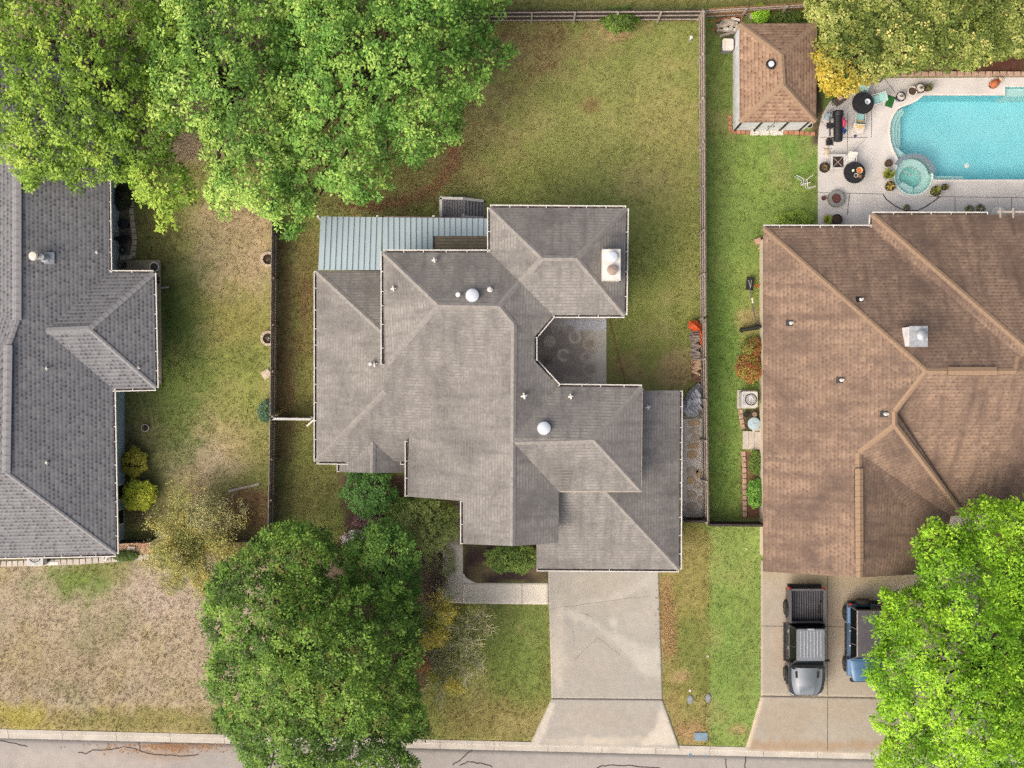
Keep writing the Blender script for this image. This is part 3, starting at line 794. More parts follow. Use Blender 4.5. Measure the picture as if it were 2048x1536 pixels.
# side yard path of gravel and flagstones beside the garage
path = tag(bpy.data.objects.new("gravel_path", None), kind="structure"); COL.objects.link(path); ORG[path] = Vector((0, 0, 0))
MT['gravel'] = simple("pale_gravel_bed", C(240, 234, 224), C(196, 188, 178), 26, .95, bump=.8, bscale=40)
polysheet("gravel_bed", [(1352, 838), (1406, 838), (1408, 1034), (1352, 1034)], [], .025, MT['gravel'], .05, path, None)
gm = MB()
for k in range(2600):
    px, py = random.uniform(1362, 1406), random.uniform(826, 1033)
    if px < 1370 and py < 930 and random.random() < .8: continue
    q = P(px, py, .025); s = random.uniform(.018, .042); a = random.random() * 6.28
    r = [(q.x + math.cos(a + i * 1.57) * s * random.uniform(.7, 1.2), q.y + math.sin(a + i * 1.57) * s * random.uniform(.7, 1.2), .02) for i in range(4)]
    gm.add(r + [(q.x, q.y, .025 + s)], [(0, 1, 4), (1, 2, 4), (2, 3, 4), (3, 0, 4)])
MT['pebble'] = simple("pebbles", C(244, 240, 232), C(214, 206, 196), 9, .9)
gm.build("gravel", MT['pebble'], path, kind="stuff")
for (x, y, rx, ry) in ((1386, 846, 14, 7), (1388, 862, 12, 8), (1392, 876, 12, 7), (1386, 892, 14, 7), (1384, 909, 13, 9), (1384, 943, 13, 11), (1382, 961, 11, 9), (1395, 971, 8, 8), (1382, 990, 11, 10), (1384, 1014, 13, 11), (1397, 948, 7, 9), (1400, 1000, 6, 9)):
    pts = []
    for i in range(8):
        a = i * PI / 4; q = P(x + rx * math.cos(a) * random.uniform(.78, 1.15), y + ry * math.sin(a) * random.uniform(.78, 1.15), 0); pts.append((q.x, q.y))
    MB().prism(pts, .01, .075, .93).build("flagstone", random.choice([MT['stone'], MT['stone2']]), path)
MB().prism([tuple(P(x, y, 0)[:2]) for x, y in ((1362, 845), (1369, 845), (1369, 915), (1362, 915))], 0, .05).build("concrete_strip", MT['paver'], path)
# ---------------------------------------------------------------- buildings
ROOFS = {}
def roof(parent, faces, mat, th=0.13, name="roof"):
    mb = MB(); uvs = []
    for pts in faces:
        pts = [Vector(p) for p in pts]
        nrm = Vector((0, 0, 0))
        for i in range(len(pts)):
            a, b = pts[i], pts[(i + 1) % len(pts)]
            nrm += Vector(((a.y - b.y) * (a.z + b.z), (a.z - b.z) * (a.x + b.x), (a.x - b.x) * (a.y + b.y)))
        nrm.normalize()
        if nrm.z < 0: pts = pts[::-1]; nrm = -nrm
        up = (Vector((0, 0, 1)) - nrm * nrm.z)
        up = up.normalized() if up.length > 1e-4 else Vector((0, 1, 0))
        u = up.cross(nrm)
        m = len(pts)
        low = [p - Vector((0, 0, th)) for p in pts]
        fs = [tuple(range(m))] + [(i, m + i, m + (i + 1) % m, (i + 1) % m) for i in range(m)]
        mb.add(pts + low, fs)
        allp = pts + low
        for f in fs:
            for i in f: uvs.append((allp[i].dot(u), allp[i].dot(up)))
    o = mb.build(name, mat, parent)
    l = o.data.uv_layers.new(name="UVMap")
    l.data.foreach_set("uv", np.array(uvs, np.float32).ravel())
    ROOFS.setdefault(parent, []).extend([[Vector(p) for p in f] for f in faces])
    return o
def roof_hit(parent, px, py):
    cam0 = Vector((0, 0, H)); d = P(px, py, 0) - cam0; best = None
    for pts in ROOFS[parent]:
        q = [(1024 + p.x * F / (H - p.z), 768 - p.y * F / (H - p.z)) for p in pts]
        if not inpoly(np.array([px * 1.0]), np.array([py * 1.0]), q)[0]: continue
        n = Vector((0, 0, 0))
        for i in range(len(pts)):
            a, b = pts[i], pts[(i + 1) % len(pts)]
            n += Vector(((a.y - b.y) * (a.z + b.z), (a.z - b.z) * (a.x + b.x), (a.x - b.x) * (a.y + b.y)))
        c = sum(pts, Vector((0, 0, 0))) / len(pts)
        t = (c - cam0).dot(n) / d.dot(n); h = cam0 + d * t
        if best is None or h.z > best.z: best = h
    return best if best is not None else P(px, py, 3)
def cap_mesh(wd, L, name="ridge_cap", drop=.055):
    me = bpy.data.meshes.new(name); w2 = wd / 2; t = .014
    v = [(0, -w2, -drop + t * 2), (0, 0, t * 2), (0, w2, -drop + t * 2), (L, -w2, -drop + t), (L, 0, t), (L, w2, -drop + t),
         (0, -w2, -drop - .05), (0, w2, -drop - .05), (L, -w2, -drop - .05), (L, w2, -drop - .05)]
    me.from_pydata(v, [], [(0, 3, 4, 1), (1, 4, 5, 2), (0, 1, 2, 7, 6), (0, 6, 8, 3), (2, 5, 9, 7), (3, 8, 9, 5, 4)])
    return me
CAPS = {}
def caps(roofo, a, b, mat, wd=.30, L=.30, drop=.055, lift=.012):
    key = (mat.name, wd, L, drop)
    if key not in CAPS:
        CAPS[key] = [cap_mesh(wd, L * 1.02, "ridge_cap", drop)]; CAPS[key][0].materials.append(mat)
    me = CAPS[key][0]
    a, b = Vector(a), Vector(b)
    if a.z > b.z: a, b = b, a
    d = b - a; n = max(1, int(d.length / L)); d.normalize()
    side = Vector((0, 0, 1)).cross(d).normalized(); up = d.cross(side)
    R = Matrix((d, side, up)).transposed()
    step = (b - a).length / n
    for i in range(n):
        o = bpy.data.objects.new("ridge_cap", me); COL.objects.link(o); o.parent = roofo
        q = a + d * (step * i) + up * lift - ORG[roofo]
        o.location = q; o.rotation_euler = R.to_euler(); o.scale = (step / L, 1, 1)
def gutter(parent, pts, z, inside, wd=.12, off_=0.0, hang=.95):
    """pts photo pixels of one straight or bent eave run; inside = a pixel on the house side"""
    ps = [P(x, y, z) for x, y in pts]; ctr = P(inside[0], inside[1], z)
    lip = MB(); tr = MB()
    for a, b in zip(ps[:-1], ps[1:]):
        d = (b - a).normalized(); s = Vector((-d.y, d.x, 0))
        if s.dot(ctr - a) > 0: s = -s
        o = s * (off_ + wd)
        lip.bar(a + o - d * .0 + Vector((0, 0, -.03)), b + o + Vector((0, 0, -.03)), .05, .12)
        tr.bar(a + s * (off_ + wd / 2) + Vector((0, 0, -.095)), b + s * (off_ + wd / 2) + Vector((0, 0, -.095)), wd, .02)
        L_ = (b - a).length; k = max(1, int(L_ / hang))
        for i in range(k + 1):
            q = a + d * (L_ * i / k + (random.uniform(-.15, .15) if 0 < i < k else (.03 if i == 0 else -.03)))
            lip.bar(q + s * off_ + Vector((0, 0, .0)), q + s * (off_ + wd) + Vector((0, 0, .0)), .035, .03)
    o = lip.build("gutter", MT['white'], parent)
    tr.build("gutter_trough", MT['trough'], o)
    return o
def wallbox(parent, x0, y0, x1, y1, zt, inset, mat, z0=-.05, name="wall", ztop=None):
    a, b = P(x0, y0, zt), P(x1, y1, zt)
    xa, xb = min(a.x, b.x) + inset, max(a.x, b.x) - inset; ya, yb = min(a.y, b.y) + inset, max(a.y, b.y) - inset
    MB().prism([(xa, ya), (xb, ya), (xb, yb), (xa, yb)], z0, (ztop if ztop else zt - .10)).build(name, mat, parent)
    return xa, ya, xb, yb
def pipe_vent(parent, px, py, r=.05, h=.32, kind=0, mat=None, plate=None):
    q = roof_hit(parent, px, py)
    mb = MB()
    if kind == 0:      # small capped pipe with lead flashing
        mb.lathe([(r * 2.2, -.05), (r * 2.1, .03), (r, .07), (r, h), (r * .6, h), (r * .6, h - .05)], q, 12)
    elif kind == 1:    # mushroom cap
        mb.lathe([(r * .6, -.05), (r * .6, h * .6), (r, h * .6), (r * 1.05, h * .75), (r * .8, h), (.01, h * 1.06)], q, 18)
    elif kind == 2:    # cross-shaped plumbing boot
        mb.lathe([(r, -.05), (r, h), (r * .6, h)], q, 10)
        mb.box(q + Vector((0, 0, h * .5)), (r * 4.5, r * 1.2, .05), .2); mb.box(q + Vector((0, 0, h * .5 + .02)), (r * 1.2, r * 4.5, .05), .2)
    o = mb.build("roof_vent", mat or MT['white'], parent, True)
    return o

# ---- the grey middle house
HM = thing("house", "two-storey grey shingled house with white gutters in the middle of the lot", "house", P(960, 760, 0))
W_ = lambda x, y, z: P(x, y, z)
A = W_(767, 505, 5.4); B = W_(980, 505, 5.4); aW = W_(877, 610, 6.75); aE = W_(998, 612, 6.75); Mm = W_(1040, 564, 6.2)
S1 = W_(767, 737, 5.18); D1 = W_(1028, 648, 6.3)
SWc = W_(633, 923, 2.7); hp = W_(770, 783, 4.5); Vv = W_(818, 862, 3.55)
RE = W_(1025, 1092, 6.3); Kk = W_(1106, 630, 5.4); Ll = W_(1069, 674, 5.72); Nn = W_(1069, 721, 5.72); Oo = W_(1117, 773, 5.12); Qq = W_(1027, 876, 6.3)
E1 = W_(1284, 775, 5.1); E2 = W_(1282, 982, 5.1); eA = W_(1188, 880, 6.3); Tt = W_(1117, 982, 5.12); Q2 = W_(1026, 884, 6.3)
n1 = W_(980, 415, 5.4); n2 = W_(1252, 417, 5.4); n3 = W_(1249, 630, 5.4); na = W_(1085, 516, 6.75); nb = W_(1153, 516, 6.75)
faces = [
    [A, B, Mm, aE, aW], [A, aW, S1],
    [aW, aE, D1, Vv, W_(814, 923, 2.72), SWc, hp, S1],
    [SWc, hp, W_(769, 668, 4.42), W_(633, 542, 2.7)], [W_(633, 542, 2.7), W_(769, 668, 4.42), W_(769, 542, 2.7)],
    [D1, RE, W_(926, 1088, 5.04), W_(926, 1002, 5.04), W_(815, 993, 3.55), Vv],
    [aE, Mm, Kk, Ll, Nn, Oo, Qq, D1],
    [Oo, E1, eA, Qq], [E1, E2, eA], [eA, E2, Tt, Q2], [Q2, RE, W_(1116, 1086, 5.12), Tt], [Qq, eA, Q2],
    [n1, n2, nb, na], [n2, n3, nb], [n3, Kk, Mm, na, nb], [n1, na, Mm, B],
    [W_(1073, 1137, 2.7), W_(1358, 1139, 2.7), W_(1213, 984, 4.66), W_(1105, 984, 4.66), W_(1073, 1050, 3.83)],
    [W_(1360, 781, 2.7), W_(1358, 1139, 2.7), W_(1213, 984, 4.66), W_(1213, 781, 4.66)],
    [W_(746, 884, 3.22), W_(745, 946, 3.26), W_(679, 944, 2.42), W_(679, 924, 2.42), W_(697, 922, 2.72)],
    [W_(746, 884, 3.22), W_(788, 922, 2.73), W_(812, 924, 2.46), W_(812, 945, 2.46), W_(745, 946, 3.26)],
]
rm = roof(HM, faces, MT['shg_main'])
for a, b in ((aW, aE), (A, aW), (S1, aW), (aE, Mm), (Mm, na), (na, nb), (n1, na), (n2, nb), (n3, nb), (aE, D1), (D1, RE), (SWc, hp), (W_(633, 542, 2.7), W_(769, 668, 4.42)), (Q2, eA), (E1, eA), (E2, eA), (W_(1358, 1139, 2.7), W_(1213, 984, 4.66)), (W_(746, 884, 3.24), W_(745, 946, 3.28))):
    d = b - a; a2 = a + Vector((0, 0, .004)); b2 = b + Vector((0, 0, .004)); mb = MB()
    dn = d.normalized(); s = Vector((0, 0, 1)).cross(dn).normalized() * .15
    hang_ = Vector((0, 0, .05 if abs(d.z) > .2 else .065))
    mb.add([a2 + s - hang_, a2 + Vector((0, 0, .022)), a2 - s - hang_, b2 + s - hang_, b2 + Vector((0, 0, .022)), b2 - s - hang_], [(0, 3, 4, 1), (1, 4, 5, 2), (0, 1, 2), (3, 5, 4)])
    mb.build("hip_cap", MT['cap_main'], rm)
WM = MT['wall_main']
wallbox(HM, 633, 542, 1030, 924, 2.7, .4, WM)
wallbox(HM, 767, 505, 1000, 712, 5.4, .35, WM, ztop=5.2)
wallbox(HM, 980, 415, 1252, 631, 5.4, .35, WM, ztop=5.25)
wallbox(HM, 930, 640, 1068, 1086, 5.0, .28, WM, ztop=4.95)
wallbox(HM, 1040, 770, 1114, 1085, 5.0, .28, WM, ztop=4.95)
wallbox(HM, 818, 850, 940, 996, 3.5, .3, WM, ztop=3.45)
wallbox(HM, 1030, 775, 1284, 982, 5.1, .3, WM, ztop=4.95)
wallbox(HM, 1075, 783, 1359, 1138, 2.7, .4, WM)
wallbox(HM, 684, 900, 810, 943, 2.4, .25, WM, ztop=2.35)
for (x0, x1, y, xr, ze, zr, ys) in ((930, 1112, 1078, 1025, 5.0, 6.2, 0), (684, 808, 938, 746, 2.4, 3.1, 0)):
    a, b, c = P(x0, y, ze), P(x1, y, ze), P(xr, y, zr); yy = a.y + .0
    MB().add([(a.x, yy, ze - .3), (b.x, yy, ze - .3), (b.x, yy, ze - .12), (c.x, yy, zr - .15), (a.x, yy, ze - .12)], [(0, 1, 2, 3, 4)]).build("gable_wall", WM, HM)
# bay wall round the courtyard
bw = MB()
pts = [P(1106, 633, 5.2), P(1066, 676, 5.2), P(1066, 720, 5.2), P(1117, 770, 5.2)]
pts = [Vector((p.x - .35, p.y, 0)) for p in pts]
for a, b in zip(pts[:-1], pts[1:]):
    bw.add([a, b, b + Vector((0, 0, 5.15)), a + Vector((0, 0, 5.15))], [(0, 1, 2, 3)])
bw.build("bay_wall", WM, HM)
ins = (900, 760)
gutter(HM, [(633, 542), (633, 923)], 2.68, ins); gutter(HM, [(633, 923), (697, 924)], 2.68, (660, 800)); gutter(HM, [(679, 926), (679, 944)], 2.40, (740, 935)); gutter(HM, [(800, 924), (813, 924)], 2.70, (805, 800), hang=5)
gutter(HM, [(767, 503), (767, 730)], 5.36, (900, 620)); gutter(HM, [(767, 505), (980, 505)], 5.38, (880, 600)); gutter(HM, [(980, 505), (980, 415)], 5.38, (1100, 500)); gutter(HM, [(980, 415), (1252, 417)], 5.38, (1100, 500))
gutter(HM, [(1252, 417), (1249, 630)], 5.38, (1100, 520)); gutter(HM, [(1249, 630), (1108, 630)], 5.38, (1150, 520))
gutter(HM, [(1106, 630), (1069, 674)], 5.45, (1000, 620)); gutter(HM, [(1069, 674), (1069, 721)], 5.6, (1000, 700)); gutter(HM, [(1069, 721), (1117, 773)], 5.35, (1000, 800)); gutter(HM, [(1117, 773), (1284, 775)], 5.08, (1180, 880))
gutter(HM, [(815, 882), (815, 993)], 3.5, (950, 900)); gutter(HM, [(926, 1002), (926, 1088)], 5.0, (1000, 1040)); gutter(HM, [(1360, 781), (1358, 1139)], 2.68, (1200, 960)); gutter(HM, [(1073, 1137), (1358, 1139)], 2.68, (1200, 1000), hang=3)
fa = MB(); fa.bar(P(1284, 776, 5.0), P(1282, 982, 5.0), .05, .16); fa.bar(P(1282, 983, 5.0), P(1117, 983, 5.0), .05, .16); fa.bar(P(1117, 983, 5.0), P(1116, 1086, 5.0), .05, .16)
fa.build("fascia", WM, HM)
# vents, skylights, chimney
for (x, y, r, k) in ((869, 521, .06, 2), (787, 578, .06, 2), (980, 579, .07, 0), (749, 728, .07, 2), (1048, 792, .07, 2), (1141, 793, .06, 2), (1295, 814, .06, 2)):
    pipe_vent(HM, x, y, r, .3, k)
pipe_vent(HM, 917, 590, .13, .45, 1); pipe_vent(HM, 743, 728, .11, .5, 1)
for (x, y, r) in ((945, 591, .33), (1088, 856, .33)):
    q = roof_hit(HM, x, y)
    o = MB().lathe([(r * 1.06, -.15), (r * 1.06, .16), (r, .2)], q, 28).build("skylight", MT['steel'], HM, True)
    MB().lathe([(r, .19), (r * .97, .24), (r * .7, .30), (r * .35, .33), (.01, .34)], q, 28).build("dome", MT['dome'], o, True)
q = P(1222, 530, 6.6); ch = MB().box(q + Vector((0, 0, -.55)), (.88, 1.52, 1.5)).build("chimney", simple("chimney_siding", C(196, 190, 182), C(180, 174, 166), 3, .8), HM)
MB().prism([(q.x - .47, q.y - .79), (q.x + .47, q.y - .79), (q.x + .47, q.y + .79), (q.x - .47, q.y + .79)], q.z + .2, q.z + .30, .94).build("chimney_cap", MT['white'], ch)
for dy, m in ((.36, MT['dome']), (-.30, simple("rusty_flue_cap", C(168, 150, 138), C(140, 122, 110), 5, .6))):
    MB().lathe([(.17, .25), (.17, .42), (.25, .44), (.26, .50), (.20, .53), (.01, .55)], q + Vector((.02, dy, 0)), 22).build("flue_cap", m, ch, True)
# metal patio roof of standing-seam panels
pr = MB(); a = P(638, 432, 2.65); b = P(978, 436, 2.65)
prf = roof(HM, [[P(768, 432, 2.60), P(978, 436, 2.60), P(978, 500, 2.95), P(768, 500, 2.95)]], MT['wood'], name="patio_roof", th=.06)
npan = 30
for i in range(npan):
    x0 = 641 + (978 - 641) * i / npan; x1 = 641 + (978 - 641) * (i + 1) / npan
    yb = 540 if x1 < 769 else (502 if x1 < 872 else 472)
    yt = 433 + 4.0 * (i / npan)
    xs0 = x0 - 5 * (1 - i / npan) if yb == 540 else x0; xs1 = x1 - 5 * (1 - (i + 1) / npan) if yb == 540 else x1
    zt = lambda y: 2.64 + .22 * (y - 436) / 36
    zb = zt(yb)
    m = MB(); g = .0045
    p0, p1, p2, p3 = P(x0, yt, zt(yt)), P(x1, yt, zt(yt)), P(xs1, yb, zb), P(xs0, yb, zb)
    dx = Vector((.012, 0, 0))
    up = Vector((0, 0, .05))
    m.add([p0 + dx, p1 - dx, p2 - dx, p3 + dx, p0 + dx - up, p1 - dx - up, p2 - dx - up, p3 + dx - up], [(3, 2, 1, 0), (4, 5, 1, 0), (0, 3, 7, 4), (2, 1, 5, 6), (3, 2, 6, 7)])
    o = m.build("metal_panel", MT['metal_roof'], prf)
    s = MB(); s.bar(p1 + Vector((0, 0, .012)), p2 + Vector((0, 0, .012)), .022, .05); s.build("seam", MT['seam'], prf)
# shingled strip between metal roof and the wall
roof(HM, [[P(871, 473.5, 2.86), P(978, 474, 2.86), P(978, 503, 3.05), P(871, 503, 3.05)]], shingle("mossy_shingles", C(150, 138, 118), C(134, 124, 106), C(104, 96, 84), C(118, 112, 84)), name="porch_roof", th=.06)
for x in (644, 760, 870): MB().box(P(x, 440, 1.28), (.12, .12, 2.56)).build("patio_post", MT['white'], HM)
# wooden steps and landing of the back door
DK = thing("deck_stairs", "small dark grey wooden landing with stairs and pale handrail behind the house", "deck", P(925, 415, 0))
k0 = 0
for i in range(9):
    x = 886 + i * 5.3; MB().box(P(x, 418, .82), (.125, 1.05, .04)).build("plank", MT['deck'], DK)
for i in range(6):
    x = 934.5 + i * 6.3; z = .70 - i * .13; MB().box(P(x, 419, z), (.165, 1.0, .04)).build("tread", MT['deck'], DK)
for (x, y) in ((884, 398), (884, 433), (928, 400), (928, 434)): MB().box(P(x, y, .75), (.09, .09, 1.6)).build("post", MT['handrail'], DK)
hr = [[P(881.5, 436, 1.6), P(881.5, 395.5, 1.6)], [P(879.5, 396, 1.6), P(926, 397, 1.6)], [P(925, 397, 1.6), P(967, 402, .85)], [P(924, 433, 1.6), P(968, 436, .85)]]
for p, q in hr: MB().bar(p, q, .14, .04).build("handrail", MT['handrail'], DK)
sk = MB(); sk.bar(P(884, 400, .4), P(884, 435, .4), .05, .8); sk.bar(P(884, 399, .4), P(932, 400, .4), .05, .8); sk.build("skirt", MT['wood_dark'], DK)
st = MB(); st.bar(P(930, 401, .66), P(968, 404, .03), .05, .2); st.bar(P(930, 435, .66), P(968, 437, .03), .05, .2); st.build("stringer", MT['wood_dark'], DK)

# ---- the slate-roofed house on the left
HL = thing("house", "slate grey shingled house with blue siding, its roof half under the yellow-green tree", "house", P(60, 620, 0))
def zsl(px, eave, z0=2.7, s=.5):      # height on an x-facing slope seen at pixel column px
    Xe = (eave - 1024) * (H - z0) / F; k = (px - 1024) / F
    sg = 1 if Xe < 0 else -1         # slope climbs away from the centre
    # z = z0 + s*|k*(H-z)-Xe|
    return (z0 + s * (abs(k) * H - abs(Xe))) / (1 + s * abs(k))
def zyl(py, eave, z0=2.7, s=.5):
    Ye = (768 - eave) * (H - z0) / F; k = (768 - py) / F
    d = (k * H - Ye); sg = 1 if d > 0 else -1
    return (z0 + s * sg * (k * H - Ye)) / (1 + s * sg * k)
zr1 = zsl(34, 218); zr2 = zsl(14, 226)
l1 = P(34, 100, zr1); l2 = P(34, 640, zr1); l3 = P(16, 690, zr2); l4 = P(12, 945, zr2)
le1 = P(216, 117, 2.7); le2 = P(219, 545, 2.7); lv = P(92, 662, zsl(92, 222)); le3 = P(226, 778, 2.7); le4 = P(232, 1108, 2.7)
wa = P(178, 658, zsl(92, 222) + .02); w1 = P(307, 546, 2.7); w2 = P(312, 776, 2.7)
lfaces = [
    [l1, l2, l3, l4, le4, le3, lv, le2, le1],
    [le2, w1, wa, lv], [w1, w2, wa], [w2, le3, lv, wa],
    [l4, le4, P(-240, 1122, 2.7), P(-150, 945, zr2)],
    [l1, P(-260, 100, 3.2), P(-260, 560, 3.2), l2], [l2, P(-260, 560, 3.2), P(-60, 760, zr2 - .6), l3], [l3, P(-60, 760, zr2 - .6), P(-150, 945, zr2), l4],
    [l1, le1, P(100, 60, 3.4)],
]
rl_ = roof(HL, lfaces, MT['shg_left'])
CL = MT['cap_left']
caps(rl_, l1 + Vector((0, 0, .02)), l2 + Vector((0, 0, .02)), CL, .46, .42, .07, .05); caps(rl_, l3, l4, CL, .44, .42, .07, .05); caps(rl_, l2, l3, CL, .30, .3)
caps(rl_, l4, le4, CL, .20, .3, .03); caps(rl_, lv, wa, CL, .36, .3, .06); caps(rl_, wa, w1, CL, .30, .3, .04); caps(rl_, wa, w2, CL, .22, .3, .03)
WL = MT['wall_left']
wx = wallbox(HL, -240, 117, 218, 760, 2.7, .42, WL); wallbox(HL, -240, 560, 230, 1108, 2.7, .42, WL); wallbox(HL, 120, 560, 280, 765, 2.7, .4, WL)
gutter(HL, [(216, 330), (219, 545)], 2.68, (100, 450)); gutter(HL, [(219, 546), (307, 546)], 2.68, (250, 650)); gutter(HL, [(307, 546), (312, 776)], 2.68, (250, 660)); gutter(HL, [(312, 776), (226, 778)], 2.68, (250, 680)); gutter(HL, [(226, 778), (232, 1108)], 2.68, (100, 900)); gutter(HL, [(232, 1108), (-60, 1114)], 2.68, (100, 900))
xw = P(230, 900, 2.7).x - .42
for py in (984, 1034):
    yc = P(236, py, .85).y
    o = MB().box((xw + .03, yc, .85), (.07, .90, 1.05)).build("window", MT['white'], HL)
    MB().box((xw + .07, yc, .85), (.03, .72, .88)).build("pane", MT['glass'], o)
for (x, y, r, k) in ((95, 737, .04, 2), (95, 925, .04, 2), (195, 505, .04, 2), (278, 735, .04, 0)): pipe_vent(HL, x, y, r, .2, k)
q = roof_hit(HL, 90, 516); o = MB().lathe([(.24, -.1), (.24, .05), (.16, .12), (.16, .5), (.13, .5)], q, 20).build("flue", MT['steel'], HL, True)
MB().box(q + Vector((.2, -.0, -.04)), (.5, .62, .03), 0, Matrix.Rotation(.46, 3, 'Y')).build("flashing", MT['steel'], o)
q2 = q + Vector((-.25, .02, .55)); MB().lathe([(.12, -.6), (.12, .2), (.22, .22), (.235, .3), (.18, .36), (.01, .38)], q2, 22).build("flue_cap", MT['potwhite'], o, True)
MB().bar(P(217, 1106, 2.5), P(211, 1122, .15), .09, .07).build("downspout", MT['white'], HL)
ps = quadgrid("porch_slab", [(220, 520), (320, 520), (323, 763), (220, 763)], 0.12, 20, 40, C(178, 162, 138), [('e', 262, 532, 30, 20, C(150, 136, 118), 10, .7)]); tag(ps, kind="structure")
MB().bar(P(323, 763, .14), P(296, 768, .14), .18, .12).build("timber_step", MT['rail'], ps)
MB().bar(P(322, 576, .14), P(338, 574, .14), .10, .06).build("timber_stub", MT['rail'], ps)

# ---- the brown house on the right
HR = thing("house", "brown shingled house with tan hip caps beside the swimming pool", "house", P(1800, 800, 0))
zW = lambda px: zsl(px, 1527)
ap1 = P(1853, 742, zW(1853)); zR = ap1.z; ap2 = P(2032, 742, zR)
r1 = P(1790, 822, zW(1790)); r2 = P(1790, 850, zW(1790)); r3 = P(1718, 905, zW(1718)); r4 = P(1720, 1155, zW(1720))
c1 = P(1527, 455, 2.7); c2 = P(1743, 455, 2.7); c3 = P(1745, 429, 2.7); vE = P(2038, 712, zR - .25); hE = P(2066, 708, zR - .05)
def zS(py):
    Y0 = ap1.y; return lambda: None
def ysouth(px, py, top, s=.5):        # point on the south slope falling from height top.z at top.y
    k = (768 - py) / F
    z = (top.z - s * top.y + s * k * H) / (1 + s * k); return P(px, py, z)
s1 = ysouth(1793, 838, ap1); s2 = ysouth(1990, 1075, ap1)
rfaces = [
    [c1, ap1, r1, r2, r3, r4, P(1527, 1143, 2.7)],
    [c1, c2, vE, ap2, ap1],
    [c2, c3, hE, vE],
    [c3, P(2330, 429, 2.7), P(2330, 705, zR), hE],
    [vE, hE, P(2330, 705, zR), P(2330, 742, zR - .1), ap2],
    [ap1, ap2, P(2330, 742, zR), ysouth(2330, 1075, ap1), s2, s1, r1],
    [r1, s1, s2, P(1962, 1075, s2.z - .1), r2],
    [r2, P(1962, 1075, s2.z - .1), P(1868, 1075, 2.9), r3],
    [r3, P(1868, 1075, 2.9), P(1850, 1148, 2.7), r4],
]
rr_ = roof(HR, rfaces, MT['shg_right'])
CR = MT['cap_right']
caps(rr_, c1, ap1, CR, .26, .34, .04); caps(rr_, c3, hE, CR, .3, .34, .05); caps(rr_, ap1, ap2, CR, .28, .3, .07); caps(rr_, r1, ap1, CR, .28, .3, .06); caps(rr_, r3, r2, CR, .28, .3, .06); caps(rr_, r2, r1, CR, .28, .3, .07)
caps(rr_, P(1962, 1075, s2.z - .1), r2, CR, .3, .34, .05); caps(rr_, r3, r4, CR, .34, .3, .08); caps(rr_, vE, ap2, CR, .3, .3, .05)
for a, b in ((P(1895, 742, zR + .02), P(1993, 742, zR + .02)), (P(1718, 937, r3.z + .04), P(1719, 1128, r4.z + .04))):
    o = MB(); d = (b - a).normalized(); s = Vector((-d.y, d.x, 0)) * .20
    o.add([a + s - Vector((0, 0, .02)), a + Vector((0, 0, .09)), a - s - Vector((0, 0, .02)), b + s - Vector((0, 0, .02)), b + Vector((0, 0, .09)), b - s - Vector((0, 0, .02)),
           a + s - Vector((0, 0, .12)), a - s - Vector((0, 0, .12)), b + s - Vector((0, 0, .12)), b - s - Vector((0, 0, .12))],
          [(0, 1, 4, 3), (1, 2, 5, 4), (0, 3, 8, 6), (2, 7, 9, 5), (0, 6, 7, 2, 1), (3, 4, 5, 9, 8)])
    rv = o.build("ridge_vent", MT['black'], HR)
    caps(rv, a + Vector((0, 0, .08)), b + Vector((0, 0, .08)), CR, .40, .28, .085)
WR = MT['wall_right']
wallbox(HR, 1527, 455, 2330, 1075, 2.7, .38, WR); wallbox(HR, 1743, 430, 2330, 700, 2.7, .4, WR); wallbox(HR, 1527, 800, 1846, 1138, 2.7, .40, WR, ztop=2.55)
a, b, c = P(1540, 1132, 2.6), P(1838, 1132, 2.6), P(1720, 1132, r4.z); MB().add([(a.x, a.y, 2.2), (b.x, a.y, 2.2), (c.x, a.y, r4.z - .2)], [(0, 1, 2)]).build("gable_wall", WR, HR)
gutter(HR, [(1527, 455), (1743, 455)], 2.68, (1640, 600)); gutter(HR, [(1743, 453), (1744, 431)], 2.68, (1800, 440), hang=3); gutter(HR, [(1745, 429), (1976, 429)], 2.68, (1840, 600))
pg = MB(); pg.box(P(2070, 436, 2.66), (4.2, .12, .14)); pg.box(P(2070, 424, 2.66), (4.0, .10, .12))
for i in range(6): pg.box(P(2000 + i * 26, 430, 2.74), (.09, .7, .09))
pg.build("pergola_beam", MT['rail'], HR)
for (x, y) in ((1580, 646), (1720, 599), (1681, 760), (1769, 828)):
    q = roof_hit(HR, x, y)
    o = MB().box(q + Vector((-.03, 0, -.02)), (.36, .32, .06), 0, Matrix.Rotation(-.42, 3, 'Y') if y != 599 else Matrix.Rotation(-.42, 3, 'X')).build("vent_flashing", MT['black'], HR)
    MB().lathe([(.10, -.05), (.09, .12), (.055, .14), (.055, .34), (.03, .34), (.03, .3)], q + Vector((.04, 0, 0)), 12).build("vent_pipe", MT['white'], o, True)
q = P(1834, 673, 6.3); ch = MB().box(q + Vector((0, 0, -.75)), (.82, .96, 1.9)).build("chimney", MT['wall_shed'], HR)
MB().prism([(q.x - .46, q.y - .53), (q.x + .46, q.y - .53), (q.x + .46, q.y + .53), (q.x - .46, q.y + .53)], q.z + .2, q.z + .28, .95).build("chimney_cap", MT['steel'], ch)
MB().lathe([(.16, .26), (.16, .45), (.24, .47), (.25, .56), (.17, .62), (.01, .64)], q + Vector((.06, .03, 0)), 22).build("flue_cap", MT['steel'], ch, True)

